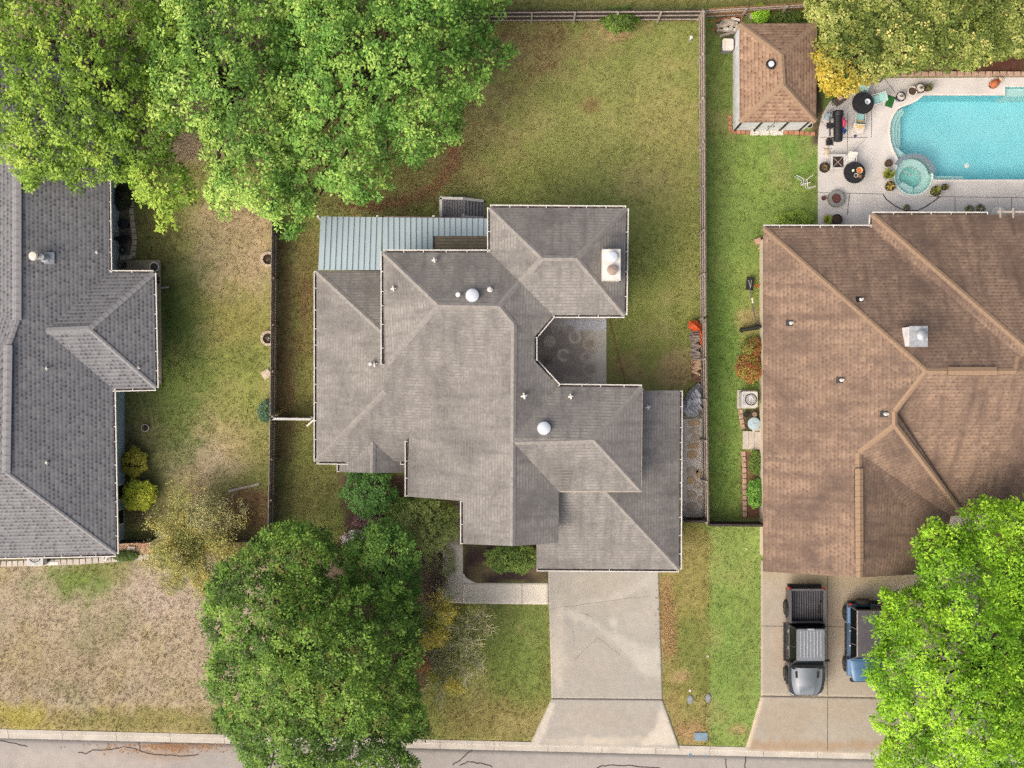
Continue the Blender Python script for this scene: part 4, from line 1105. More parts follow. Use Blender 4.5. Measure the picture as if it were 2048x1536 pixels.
# ---- shed by the pool
HS = thing("shed", "square white garden shed with a brown shingled hip roof near the hedge", "shed", P(1556, 150, 0))
z0 = 2.35; k1, k2, k3, k4 = P(1480, 47, z0), P(1634, 46, z0), P(1632, 243, z0), P(1480, 244, z0)
t1, t2 = P(1562, 108, 3.45), P(1566, 168, 3.45)
rs = roof(HS, [[k1, k2, t1], [k2, k3, t2, t1], [k3, k4, t2], [k4, k1, t1, t2]], shingle("shed_shingles", C(176, 148, 124), C(148, 120, 100), C(108, 84, 70), C(134, 110, 94), row=.2, wid=.26, stain_amt=.5, line=.38, dash=.55))
for a, b in ((k1, t1), (k2, t1), (k3, t2), (k4, t2), (t1, t2)): caps(rs, a, b, CR, .3, .3, .05)
xa, ya, xb, yb = wallbox(HS, 1480, 46, 1632, 244, z0, .08, MT['wall_shed'])
for i, (fx, wdt) in enumerate(((.02, .05), (.30, .06), (.66, .06), (.94, .05))):
    MB().box((xa + (xb - xa) * fx, ya - .02, 1.1), (wdt + .05, .05, 2.2)).build("door_trim", MT['black'], HS)
MB().box((xa + (xb - xa) * .48, ya - .012, 1.1), (.02, .03, 2.1)).build("door_gap", MT['black'], HS)
for fx in (.44, .52): MB().box((xa + (xb - xa) * fx, ya - .03, 1.1), (.05, .05, .14)).build("door_handle", MT['iron'], HS)
pipe_vent(HS, 1540, 131, .26, .3, 1, MT['black']); q = roof_hit(HS, 1540, 131)
MB().lathe([(.16, .31), (.15, .34), (.01, .35)], q, 18).build("vent_top", MT['dome'], HS)

# ---------------------------------------------------------------- fences
def fence(label, pts, h=1.8, rail_side=1, mat=None, group="timber fences between the yards", railm=None, toprail=False, spacing=2.35, picket=.145):
    """pts: photo pixels of the base line; rails on the left (+1) or right (-1) of the walking direction"""
    ps = [P(x, y, 0) for x, y in pts]; mat = mat or MT['wood_dark']; railm = railm or MT['rail']
    mid = sum(ps, Vector((0, 0, 0))) / len(ps)
    t = thing("fence", label, "fence", mid)
    pk = MB()
    for a, b in zip(ps[:-1], ps[1:]):
        d = (b - a); L_ = d.length; d.normalize(); s = Vector((-d.y, d.x, 0)) * rail_side
        k = int(L_ / picket); ang = math.atan2(d.y, d.x)
        for i in range(k):
            hh = h + random.uniform(-.03, .02)
            pk.box(a + d * (picket * (i + .5)) + Vector((0, 0, hh / 2)) - s * .02 + s * random.uniform(-.008, .008), (picket - .012, .02, hh), ang + random.uniform(-.03, .03))
        m = max(1, round(L_ / spacing))
        for i in range(m):
            p, q = a + d * (L_ * i / m), a + d * (L_ * (i + 1) / m)
            for z in (.28, .95, h - .22):
                MB().bar(p + s * .025 + Vector((0, 0, z)), q + s * .025 + Vector((0, 0, z + random.uniform(-.015, .015))), .045, .09).build("rail", railm, t)
        for i in range(m + 1):
            MB().box(a + d * (L_ * i / m) + s * .09 + Vector((0, 0, h / 2 - .05)), (.09, .09, h), ang).build("post", railm, t)
        if toprail: MB().bar(a + Vector((0, 0, h + .02)), b + Vector((0, 0, h + .02)), .12, .04).build("cap_rail", railm, t)
    pk.build("pickets", mat, t, kind="stuff")
    return t
fence("long weathered board fence between the olive lawn and the bright green side strip", [(1398, 40), (1401, 640), (1406, 1038)], rail_side=-1, mat=MT['wood'])
fence("grey board fence with pale rails along the back of the olive lawn", [(1398, 41), (560, 46)], rail_side=1)
fence("dark board fence running beside the two round stone planters", [(556, 46), (556, 470), (553, 835), (549, 1075)], rail_side=1, railm=MT['wood'], mat=MT['rail'], h=1.6)
fence("cedar fence panel behind the white shed", [(1640, 22), (1404, 36)], rail_side=1, mat=MT['woodnew'], railm=MT['rail'], h=1.5)
fence("short dark gate fence beside the brown house", [(1408, 1043), (1528, 1044)], rail_side=1, toprail=True, h=1.6, railm=MT['wood_dark'])
fence("short fence closing the flagstone path beside the garage", [(1362, 1036), (1406, 1037)], rail_side=1, toprail=True, h=1.5, railm=MT['wood_dark'])
fence("white capped gate fence between the house and the dark board fence", [(556, 836), (632, 837)], rail_side=1, toprail=True, h=1.5, railm=MT['handrail'])
fence("leaning dark fence panel next to the bed of orange gravel", [(236, 1081), (310, 1079)], rail_side=1, h=1.1, railm=MT['wood_dark'])
fence("grey fence stub half hidden by the dark oak", [(440, 1078), (546, 1076)], rail_side=1, h=1.2, railm=MT['wood'])
br = thing("gate_brace", "small white angled downspout beside the white capped gate fence", "downspout", P(622, 845, 0))
MB().bar(P(630, 838, .4), P(614, 852, .08), .09, .07).build("spout", MT['white'], br); MB().bar(P(630, 838, .4), P(633, 838, 2.5), .09, .07).build("pipe", MT['white'], br)
# ---------------------------------------------------------------- vegetation
def unit(n):
    v = RNG.normal(size=(n, 3)); return v / np.linalg.norm(v, axis=1)[:, None]
def leaves_np(cent, outd, size, aspect, colr, up=.35, rnd=.8):
    """diamond leaves at cent (n,3) facing roughly outd (n,3)"""
    n = len(cent)
    nr = outd * .6 + unit(n) * rnd; nr[:, 2] += up
    nr /= np.linalg.norm(nr, axis=1)[:, None]
    t = np.cross(nr, unit(n)); t /= np.linalg.norm(t, axis=1)[:, None] + 1e-9
    b = np.cross(nr, t)
    s = size * RNG.uniform(.7, 1.3, n)
    L_ = (t * s[:, None]); Wd = b * (s * aspect)[:, None]
    V = np.stack([cent - L_ * .5, cent + Wd * .5 - L_ * .05 + nr * (s * .08)[:, None], cent + L_ * .5, cent - Wd * .5 - L_ * .05 + nr * (s * .08)[:, None]], 1).reshape(-1, 3)
    Qd = np.arange(4 * n).reshape(n, 4)
    return V, Qd, np.repeat(colr, 4, 0)
def crown_mesh(name, parent, lobes, pal, leaf=.17, aspect=.46, per=14, clump_r=.17, spacing=.34, drop=.10, patchiness=1.0, squash=.85, below=-.1, colorfn=None, inner=.35, layers=((1.0, .16), (.66, .25))):
    """lobes: list of (centre, radius). Whorls of leaves stand on the upper skin of each lobe in two layers; loose leaves fill the inside."""
    Cs = np.array([[*c, r] for c, r in lobes])
    cl, od = [], []
    for lay, extra in layers:
        for i, (c, r) in enumerate(lobes):
            rl = r * lay
            k = max(4, int(2 * PI * rl * rl * (1 - below) / (spacing * spacing)))
            d = unit(k * 2); d = d[d[:, 2] > below][:k]
            rad = rl * RNG.uniform(.74, 1.16, len(d))
            p = np.array(c)[None] + d * rad[:, None] * np.array([1, 1, squash])[None]
            ins = np.zeros(len(p), bool)
            for j in range(len(Cs)):
                if j == i: continue
                q = (p - Cs[j, :3]) / np.array([1, 1, squash]); ins |= (np.linalg.norm(q, axis=1) < Cs[j, 3] * .80 * lay)
            hole_ = fbm(p[:, 0] * 1.5 + 31, p[:, 1] * 1.5 + 7, 2) < drop + .31
            keep = ~ins & (RNG.random(len(p)) > drop + extra) & ~(hole_ & (lay > .9))
            cl.append(p[keep]); od.append(d[keep])
    cl = np.concatenate(cl); od = np.concatenate(od); n = len(cl)
    pal = np.array([p[:3] for p in pal])
    w = fbm(cl[:, 0] * .8 + 3, cl[:, 1] * .8 + 9, 3) * patchiness + RNG.normal(0, .18, n)
    w = np.clip((w - .5 * patchiness) * 2.0 + .5, 0, .999) * (len(pal) - 1)
    i0 = w.astype(int); f = (w - i0)[:, None]
    cc = pal[i0] * (1 - f) + pal[np.minimum(i0 + 1, len(pal) - 1)] * f
    if colorfn is not None: cc = colorfn(cl, cc)
    # whorl axes lean outwards and up
    ax = od * .55 + unit(n) * .30; ax[:, 2] += .75; ax /= np.linalg.norm(ax, axis=1)[:, None]
    m = per
    axr = np.repeat(ax, m, 0)
    rnd = unit(n * m)
    rad = np.cross(axr, rnd); rad /= np.linalg.norm(rad, axis=1)[:, None] + 1e-9
    lift = RNG.uniform(-.55, .75, (n * m, 1))
    dirv = rad + axr * lift; dirv /= np.linalg.norm(dirv, axis=1)[:, None]
    rc = np.repeat(clump_r * RNG.uniform(.7, 1.25, n), m)
    s = leaf * RNG.uniform(.7, 1.2, n * m)
    base = np.repeat(cl, m, 0) + dirv * (rc * RNG.uniform(.15, .9, n * m))[:, None]
    nrm = axr - dirv * (axr * dirv).sum(1)[:, None] * .9 + unit(n * m) * .25; nrm /= np.linalg.norm(nrm, axis=1)[:, None]
    side = np.cross(dirv, nrm); side /= np.linalg.norm(side, axis=1)[:, None] + 1e-9
    tip = base + dirv * s[:, None] - np.array([0, 0, 1.0]) * (s * .12)[:, None]
    midp = base + dirv * (s * .55)[:, None] + nrm * (s * .06)[:, None]
    wv = side * (s * aspect * .5)[:, None]
    V = np.stack([base, midp + wv, tip, midp - wv], 1).reshape(-1, 3)
    col = np.repeat(np.repeat(cc, m, 0) * RNG.uniform(.84, 1.18, (n * m, 1)), 4, 0)
    Qd = np.arange(4 * n * m).reshape(-1, 4)
    # loose leaves inside, so that the crown is not hollow
    vol = np.array([r for c, r in lobes]); ni = int((vol ** 2).sum() * 90 * inner)
    if ni:
        pick = RNG.choice(len(lobes), ni, p=vol ** 2 / (vol ** 2).sum())
        ce = Cs[pick, :3] + unit(ni) * (Cs[pick, 3] * .62 * RNG.random(ni) ** .4)[:, None] * np.array([1, 1, squash])
        ci = pal[RNG.integers(0, max(1, len(pal) - 1), ni)] * RNG.uniform(.8, 1.1, (ni, 1))
        V2, Q2, c2 = leaves_np(ce, unit(ni), leaf * 1.15, .6, ci, up=.6, rnd=.6)
        Qd = np.concatenate([Qd, Q2 + len(V)]); V = np.concatenate([V, V2]); col = np.concatenate([col, c2])
    return np_mesh(name, V, Qd, col, MT['leaf'], parent)
def poly_lobes(poly, zlo, zhi, rpx, spacing=.75, seed=0, dmax=None, jitter=.6):
    """lobe centres spread over a photo outline; z rises from its edge inwards"""
    rg = np.random.default_rng(seed); P_ = np.array(poly)
    x0, y0 = P_.min(0); x1, y1 = P_.max(0)
    NC = int(min(5000, max(500, (x1 - x0) * (y1 - y0) / rpx ** 2 * 60)))
    cand = np.stack([rg.uniform(x0, x1, NC), rg.uniform(y0, y1, NC)], 1)
    ins = inpoly(cand[:, 0], cand[:, 1], poly); d = edgedist(cand[:, 0], cand[:, 1], poly)
    rp = rg.uniform(.7, 1.25, len(cand)) * rpx
    out = []
    order = np.argsort(-rp)
    kept = []; kbuf = np.zeros((20000, 3)); dm0 = d[ins].max()
    for pas in (1.0, .62, .40, .24):
        for i in order:
            if not ins[i]: continue
            r = rp[i] * pas
            if d[i] < r * (.80 if pas > .3 else .1): continue
            if kept:
                ka = kbuf[:len(kept)]
                if (np.hypot(cand[i, 0] - ka[:, 0], cand[i, 1] - ka[:, 1]) < (r + ka[:, 2]) * .5 * spacing).any(): continue
            kbuf[len(kept)] = (cand[i, 0], cand[i, 1], r); kept.append(1)
            dm = dmax or dm0; t = min(1, d[i] / dm)
            z = zlo + (zhi - zlo) * (1 - (1 - t) ** 2) + rg.uniform(-jitter, jitter)
            out.append((P(cand[i, 0], cand[i, 1], z), r * (H - z) / F))
    return out
def tree(name, label, poly, base_px, zlo, zhi, rpx, pal, trunk_r=.25, seed=1, group=None, **kw):
    z_b = 0
    base = P(base_px[0], base_px[1], 0)
    t = thing(name, label, "tree", base, group=group)
    lobes = poly_lobes(poly, zlo, zhi, rpx, seed=seed, spacing=kw.pop('lspacing', .85), dmax=kw.pop('dmax', None), jitter=kw.pop('jitter', .6))
    crown_mesh("crown", t, lobes, pal, **kw)
    fork = base + Vector((0, 0, zlo * .5))
    MB().tube([base + Vector((0, 0, -.1)), base + Vector((trunk_r * .4, 0, zlo * .25)), fork], trunk_r, 9, trunk_r * .7).build("trunk", MT['bark'], t, True)
    rg = random.Random(seed)
    for c, r in rg.sample(lobes, min(len(lobes), 34)):
        mid = fork.lerp(c, .5) + Vector((rg.uniform(-.4, .4), rg.uniform(-.4, .4), .35))
        tip = c + Vector((0, 0, r * .55))
        m2 = mid.lerp(tip, .55) + Vector((rg.uniform(-.3, .3), rg.uniform(-.3, .3), .1))
        MB().tube([fork, mid, m2, tip], trunk_r * .32, 5, .015).build("limb", MT['bark'], t, True)
    return t
def g(r, gg, b, k=1.12):
    c = np.array(C(r * 1.10 + 8, gg * 1.08 + 4, b * 1.15 + 6)[:3]) * k
    return tuple(c) + (1,)
YG = [g(74, 108, 28), g(98, 138, 40), g(120, 158, 50), g(142, 172, 60)]
GR = [g(66, 106, 36), g(88, 138, 50), g(110, 156, 60), g(136, 174, 74)]
GR2 = [g(70, 110, 40), g(104, 150, 56), g(128, 168, 66), g(152, 184, 84)]
DK_ = [g(50, 80, 24), g(66, 104, 30), g(86, 126, 40), g(112, 150, 54)]
LM = [g(76, 124, 18), g(100, 152, 26), g(122, 174, 34), g(144, 190, 46)]
tree("oak_tree", "yellow-green tree spreading over the slate roof", [(-70, -70), (330, -70), (395, 60), (345, 160), (350, 240), (335, 320), (385, 348), (388, 400), (352, 418), (345, 462), (326, 462), (308, 410), (268, 392), (258, 345), (235, 357), (200, 370), (178, 355), (150, 386), (118, 345), (75, 374), (58, 380), (25, 330), (-5, 310), (-70, 300)],
     (230, 170), 5.2, 8.6, 46, YG, .3, 3, leaf=.185, clump_r=.19, spacing=.39, drop=.15, lspacing=.92)
tree("shade_tree", "mid green tree beside the lot fence with bare ground showing underneath", [(310, -70), (575, -70), (575, 200), (575, 425), (548, 436), (480, 404), (445, 436), (412, 395), (424, 330), (410, 285), (400, 262), (350, 262), (300, 240), (280, 150), (300, 60)],
     (480, 190), 5.4, 8.4, 46, GR2, .28, 5, leaf=.185, clump_r=.19, spacing=.39, drop=.11, lspacing=.88)
tree("shade_tree", "large bright green tree in the corner of the olive back lawn", [(555, -75), (1000, -75), (1008, 40), (965, 62), (1024, 95), (1010, 138), (975, 150), (968, 182), (915, 215), (928, 268), (880, 290), (850, 312), (830, 335), (790, 312), (772, 345), (792, 368), (745, 412), (690, 386), (640, 362), (610, 440), (590, 474), (558, 462), (548, 380), (550, 200)],
     (780, 180), 4.6, 8.8, 50, GR, .34, 8, leaf=.19, clump_r=.20, spacing=.40, drop=.11, lspacing=.88, dmax=190)
tree("live_oak", "broad dark green oak hanging over the kerb and street", [(432, 1142), (480, 1115), (540, 1052), (600, 1045), (650, 1065), (668, 1100), (645, 1165), (700, 1160), (800, 1170), (836, 1200), (838, 1280), (820, 1335), (836, 1400), (858, 1468), (800, 1488), (834, 1536), (800, 1600), (525, 1600), (472, 1470), (430, 1452), (442, 1400), (408, 1370), (425, 1300), (410, 1250), (416, 1190)],
     (630, 1290), 4.4, 8.2, 46, DK_, .34, 13, leaf=.155, drop=.03, lspacing=.8, spacing=.32, clump_r=.17, dmax=170)
tree("ornamental_tree", "smaller dark green tree between the oak and the olive bush", [(690, 1100), (728, 1062), (765, 1035), (800, 1058), (836, 1100), (838, 1190), (780, 1215), (700, 1190)],
     (770, 1130), 2.6, 4.2, 34, [g(66, 108, 40), g(92, 138, 52), g(118, 160, 64)], .14, 17, leaf=.13, drop=.08, lspacing=.85, spacing=.25, clump_r=.13)
tree("ash_tree", "lime green tree hiding half of the blue off-roader", [(2120, 985), (2040, 1000), (2000, 1012), (1960, 1000), (1925, 1020), (1915, 1072), (1868, 1038), (1822, 1088), (1832, 1130), (1846, 1172), (1790, 1186), (1752, 1182), (1776, 1216), (1742, 1242), (1754, 1280), (1730, 1335), (1750, 1380), (1776, 1402), (1736, 1440), (1774, 1470), (1754, 1536), (1740, 1610), (2120, 1610)],
     (1930, 1300), 4.4, 8.4, 44, LM, .3, 21, leaf=.165, drop=.09, lspacing=.82, spacing=.33, clump_r=.18, dmax=170)
def hedgecol(cl, cc):
    px = 1024 + cl[:, 0] * F / (H - cl[:, 2]); py = 768 - cl[:, 1] * F / (H - cl[:, 2])
    m = sstep(-.5, .6, (py - 138) / 50 - (px - 1700) / 80 + RNG.normal(0, .3, len(px)))[:, None]
    c = cc * (1 - m) + np.array(C(206, 186, 72)[:3])[None] * m * .92
    pk = RNG.random(len(px)) < .035
    c[pk] = np.array(C(226, 214, 128)[:3])
    return c
hd = thing("hedge", "tall yellow-green hedge turning golden at its corner behind the pool", "hedge", P(1830, 70, 0))
HP = [(1632, -70), (1612, 25), (1640, 70), (1622, 112), (1642, 180), (1690, 190), (1728, 168), (1765, 152), (1830, 134), (1930, 134), (1965, 126), (2040, 104), (2120, 112), (2120, -70)]
hl = poly_lobes(HP, 1.7, 2.9, 34, seed=31, spacing=.8, dmax=60, jitter=.25)
crown_mesh("crown", hd, hl, [g(78, 98, 38), g(104, 126, 52), g(128, 146, 62), g(152, 164, 86)], leaf=.13, aspect=.6, per=11, clump_r=.11, spacing=.21, drop=.04, colorfn=hedgecol)
for k, (c, r) in enumerate(hl[:26]):
    MB().tube([Vector((c.x, c.y, -.05)), Vector((c.x + .1, c.y, .7)), c], .04, 5, .02).build("stem", MT['bark'], hd, True)

def shrub(name, label, cx, cy, rx, ry, h, pal, seed=0, leaf=.10, group=None, cat="shrub", drop=.06, per=11, cr=.10, sp=.19, aspect=.55):
    poly = [(cx + rx * (1 + .2 * math.sin(3.1 * k + seed)) * math.cos(k * PI / 8), cy + ry * (1 + .2 * math.cos(2.3 * k + seed)) * math.sin(k * PI / 8)) for k in range(16)]
    t = thing(name, label, cat, P(cx, cy, 0), group=group)
    lb = poly_lobes(poly, h * .38, h * .72, min(rx, ry) * .52, seed=seed, spacing=.8, dmax=min(rx, ry), jitter=.08)
    crown_mesh("crown", t, lb, pal, leaf=leaf, per=per, clump_r=cr, spacing=sp, drop=drop, aspect=aspect)
    rg = random.Random(seed)
    b = P(cx, cy, 0)
    for c, r in lb[:10]:
        MB().tube([b + Vector((rg.uniform(-.06, .06), rg.uniform(-.06, .06), -.05)), b.lerp(c, .5), c], .025, 5, .01).build("stem", MT['bark'], t, True)
    return t
shrub("shrub", "bright green bush below the small front gable", 738, 985, 50, 46, 1.7, [g(64, 110, 46), g(86, 138, 58), g(112, 160, 76)], 2)
shrub("shrub", "olive green round bush beside the porch walk", 858, 1046, 58, 52, 1.9, [g(98, 120, 54), g(132, 152, 76), g(160, 176, 98)], 4, leaf=.10)
shrub("shrub", "clipped green bush in the dark mulch beside the driveway", 1024, 1117, 52, 27, 1.1, [g(66, 96, 36), g(92, 124, 50), g(118, 146, 62)], 6, leaf=.085)
shrub("shrub", "round green bush against the back board fence", 1240, 40, 33, 24, 1.6, [g(70, 100, 34), g(96, 130, 46), g(122, 152, 58)], 8, leaf=.09)
shrub("shrub", "olive yellow bush by the slate house wall, nearer the white pot", 268, 925, 24, 25, 1.2, [g(118, 122, 38), g(146, 148, 48), g(166, 164, 58)], 10, leaf=.08)
shrub("shrub", "lime yellow bush by the slate house wall, in front of the windows", 277, 990, 31, 27, 1.3, [g(128, 148, 34), g(160, 178, 48), g(180, 192, 60)], 12, leaf=.11)
shrub("shrub", "green and red leaved bush next to the fallen basketball hoop", 1504, 695, 18, 18, 1.0, [g(84, 104, 40), g(120, 128, 54), g(140, 84, 50)], 14, leaf=.08)
shrub("shrub", "reddish bush just above the air conditioner of the brown house", 1499, 735, 23, 27, 1.0, [g(118, 70, 42), g(126, 120, 50), g(150, 140, 60), g(140, 66, 44)], 16, leaf=.085)
shrub("shrub", "small sparse plant at the top of the brick edged bed", 1511, 925, 11, 22, .6, [g(80, 112, 44), g(108, 140, 56)], 18, leaf=.07, drop=.35)
shrub("shrub", "full green bush at the bottom of the brick edged bed", 1512, 987, 14, 26, .9, [g(74, 122, 44), g(104, 156, 58), g(128, 172, 70)], 20, leaf=.085)
shrub("shrub", "bright lime sprouts behind the shed roof", 1522, 28, 14, 16, 1.0, [g(120, 176, 40), g(150, 200, 56)], 22, leaf=.09)
shrub("shrub", "low green weeds between the shed and the hedge", 1575, 30, 36, 16, .7, [g(76, 104, 40), g(104, 132, 54)], 24, leaf=.08, drop=.3)
shrub("shrub", "dark shrub under the eave of the slate house beside the stone bed", 246, 395, 16, 22, 1.0, [g(44, 52, 30), g(64, 74, 40)], 26, leaf=.08)
shrub("shrub", "blue-green plant against the dark board fence", 532, 822, 14, 18, .7, [g(58, 92, 64), g(84, 118, 84)], 28, leaf=.08, drop=.2)
shrub("shrub", "low clump with white blooms beside the beige stone", 715, 1082, 30, 18, .6, [g(74, 104, 52), g(110, 132, 74), g(224, 222, 208)], 30, leaf=.07, drop=.2)
shrub("shrub", "thin weeds at the corner of the orange gravel bed", 250, 1112, 22, 8, .4, [g(72, 98, 44), g(100, 122, 56)], 32, leaf=.06, drop=.3)
shrub("shrub", "grass clump at the edge of the lawn beside the pool deck", 1590, 437, 34, 14, .35, [g(112, 148, 50), g(140, 172, 66)], 34, leaf=.07, drop=.3)
shrub("shrub", "small green bush between the bright bush and the olive bush", 800, 1022, 30, 26, 1.0, [g(88, 118, 50), g(120, 148, 68)], 38, leaf=.10)
shrub("shrub", "dark low bush at the foot of the oak beside the beige stone", 690, 1110, 26, 24, .9, [g(56, 82, 34), g(82, 110, 46)], 40, leaf=.09)
shrub("shrub", "grey-green bush where the walkway bends", 880, 1125, 30, 34, 1.1, [g(104, 122, 70), g(134, 150, 88), g(156, 168, 104)], 42, leaf=.08, drop=.2)
shrub("shrub", "dry lilac-grey tuft beside the bright green bush", 735, 1042, 24, 12, .4, [g(120, 98, 92), g(140, 120, 108)], 36, leaf=.06, drop=.2)

def twig_tree(name, label, cx, cy, rx, ry, h, n_twigs, leafn, pal, seed, cat="tree", twigm=None, tr=.012, leaf=.07, patches=None, reach=1.0):
    """see-through small tree: fine branching twigs and sparse leaves"""
    rg = random.Random(seed); t = thing(name, label, cat, P(cx, cy, 0)); b = P(cx, cy, 0)
    MB().tube([b + Vector((0, 0, -.05)), b + Vector((.05, .02, h * .2)), b + Vector((0, .08, h * .38))], .09, 7, .05).build("trunk", MT['bark'], t, True)
    fork = b + Vector((0, .08, h * .36)); mb = MB(); tips = []
    for i in range(26):
        a = rg.uniform(0, 6.283); rr = rg.uniform(.45, 1.0) * reach
        q = P(cx + rx * rr * math.cos(a), cy + ry * rr * math.sin(a), 0); z = h * rg.uniform(.55, .95) * (1.05 - .3 * rr)
        end = Vector((q.x, q.y, z)) * 1.0
        mid = fork.lerp(end, .5) + Vector((rg.uniform(-.25, .25), rg.uniform(-.25, .25), .2))
        mb.tube([fork, mid, end], .028, 4, .010)
        for j in range(n_twigs):
            s = mid.lerp(end, rg.random()) if rg.random() < .7 else fork.lerp(mid, rg.uniform(.4, 1))
            d = Vector((rg.gauss(0, 1), rg.gauss(0, 1), rg.gauss(.3, .5))).normalized() * rg.uniform(.3, .85)
            e = s + d; m = s.lerp(e, .5) + Vector((rg.uniform(-.1, .1), rg.uniform(-.1, .1), .05))
            mb.tube([s, m, e], tr, 3, tr * .4); tips += [m, e]
    mb.build("twigs", twigm or MT['twig'], t, kind="stuff")
    tips = np.array([list(p) for p in tips])
    if leafn:
        px = 1024 + tips[:, 0] * F / (H - tips[:, 2]); py = 768 - tips[:, 1] * F / (H - tips[:, 2])
        pal_ = np.array([p[:3] for p in pal]); w_ = np.clip(fbm(px / 30 + seed, py / 30, 3) * 2 - .5 + RNG.normal(0, .1, len(px)), 0, .999) * len(pal_)
        cc = pal_[w_.astype(int)]
        wt = np.ones(len(px))
        if patches is not None:
            wt = np.full(len(px), .38)
            for (ex, ey, er, col) in patches:
                mm = np.hypot(px - ex, py - ey) < er; wt[mm] = 1.0; cc[mm] = np.array(col[:3])
        k = RNG.choice(len(tips), leafn, p=wt / wt.sum())
        ce = tips[k] + RNG.normal(0, .12, (leafn, 3)); col = cc[k] * RNG.uniform(.75, 1.25, (leafn, 1))
        V, Qd, col = leaves_np(ce, unit(leafn), leaf, .6, col)
        np_mesh("crown", V, Qd, col, MT['leaf'], t)
    return t
YL = C(222, 208, 92); YL2 = C(180, 184, 84); OR_ = C(204, 154, 100); GN = C(122, 152, 76)
twig_tree("ornamental_tree", "half bare small tree with yellow leaves and grey twigs beside the walkway", 905, 1275, 84, 110, 4.4, 60, 34000, [C(150, 160, 98), C(176, 180, 108)], 5, reach=1.08, leaf=.085, tr=.017,
          patches=[(880, 1200, 22, YL), (892, 1225, 24, YL), (870, 1250, 18, YL2), (905, 1180, 24, GN), (950, 1205, 18, YL2), (940, 1170, 26, GN), (855, 1285, 16, YL), (880, 1270, 18, YL), (915, 1390, 20, YL), (905, 1370, 16, YL), (845, 1330, 16, OR_), (860, 1355, 18, YL2), (835, 1310, 12, OR_), (985, 1215, 12, GN), (920, 1150, 16, GN)])
twig_tree("ornamental_tree", "feathery pale yellow-green tree standing by the leaning fence panel", 408, 1070, 112, 108, 3.6, 60, 42000, [tuple(1.35 * v for v in q[:3]) for q in (C(156, 160, 96), C(168, 168, 100), C(182, 172, 96), C(164, 164, 118))], 9, twigm=simple("pale_twigs", C(176, 162, 116), C(150, 138, 98), 6, .95), leaf=.075, tr=.011)
twig_tree("shrub", "dry brown bush under the front oak beside the walkway", 868, 1170, 34, 70, 1.1, 26, 700, [C(120, 88, 70), C(96, 104, 56)], 12, cat="shrub", twigm=simple("brown_twigs", C(150, 130, 116), C(120, 102, 92), 6, .95), tr=.008)

# grass blades over the lawns: real tufts, one mass per yard
NOGRASS = [[(1096, 1128), (1317, 1132), (1327, 1398), (1362, 1500), (1058, 1500), (1100, 1396)], [(884, 1000), (928, 1000), (962, 1166), (1097, 1166), (1097, 1210), (884, 1210)], [(1060, 620), (1214, 620), (1214, 780), (1060, 780)],
           [(1521, 1120), (1990, 1130), (2000, 1500), (1489, 1500), (1521, 1392)], DECK, [(650, 560), (1340, 560), (1340, 1120), (1085, 1120), (930, 1075), (830, 985), (650, 915)], [(655, 450), (1240, 430), (1240, 625), (655, 600)], [(-100, 130), (235, 130), (240, 545), (325, 520), (325, 765), (240, 765), (245, 1116), (-100, 1125)],
           [(1535, 470), (2100, 470), (2100, 1130), (1535, 1130)], [(1464, 60), (1632, 60), (1632, 266), (1464, 266)], [(1352, 836), (1408, 836), (1408, 1036), (1352, 1036)], [(928, 1085), (1098, 1085), (1098, 1168), (928, 1168)], [(1484, 815), (1540, 815), (1540, 1040), (1484, 1040)],
           [(-100, 1088), (306, 1080), (306, 1124), (-100, 1128)], [(228, 370), (268, 370), (272, 520), (228, 520)], [(1600, 80), (2100, 80), (2100, 160), (1640, 190), (1626, 290)],
           [(680, 948), (815, 948), (815, 1000), (925, 1005), (925, 1190), (880, 1330), (840, 1400), (800, 1400), (690, 1240), (640, 1130), (690, 1060)], [(1478, 778), (1540, 778), (1540, 820), (1478, 820)]]
def grass(name, label, x0, y0, x1, y1, dens, ln=.10, seed=0, wd=.026):
    rg = np.random.default_rng(seed)
    n = int((x1 - x0) * (y1 - y0) * (H / F) ** 2 * dens)
    px = rg.uniform(x0, x1, n); py = rg.uniform(y0, y1, n)
    keep = py < KY(px) - 2
    for pl in NOGRASS: keep &= ~inpoly(px, py, pl)
    keep &= rg.random(n) < np.clip(fbm(px / 7. + 50, py / 7., 2) * 2.2 - .3, .12, 1)
    px, py = px[keep], py[keep]; n = len(px)
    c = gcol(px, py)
    k = 3
    px = np.repeat(px, k); py = np.repeat(py, k); c = np.repeat(c, k, 0)
    X = (px - 1024) * H / F + rg.normal(0, .025, n * k); Y = (768 - py) * H / F + rg.normal(0, .025, n * k)
    a = rg.uniform(0, 2 * PI, n * k); l = ln * rg.uniform(.5, 1.4, n * k); tilt = rg.uniform(.35, .95, n * k)
    dx, dy = np.cos(a), np.sin(a); w2 = wd / 2 * rg.uniform(.7, 1.4, n * k)
    z0 = np.full(n * k, -.01)
    b1 = np.stack([X - dy * w2, Y + dx * w2, z0], 1); b2 = np.stack([X + dy * w2, Y - dx * w2, z0], 1)
    tp = np.stack([X + dx * l * tilt, Y + dy * l * tilt, z0 + l * np.sqrt(1 - tilt ** 2) + .012], 1)
    V = np.stack([b1, b2, tp], 1).reshape(-1, 3)
    T = np.arange(3 * n * k).reshape(-1, 3)
    c = c * np.repeat(rg.uniform(.62, 1.45, (n, 1)), k, 0) * rg.uniform(.8, 1.25, (n * k, 1)); straw = np.repeat(rg.random(n) < .16, k); c[straw] = c[straw] * .5 + np.array(C(196, 180, 124)[:3]) * .55
    col = np.repeat(c, 3, 0)
    o = np_mesh(name, V, T, col, MT['blade']); tag(o, label, kind="stuff"); return o
grass("lawn_grass", "olive lawn grass of the middle lot behind and beside the house", 552, 0, 1404, 1045, 130, .085, 1)
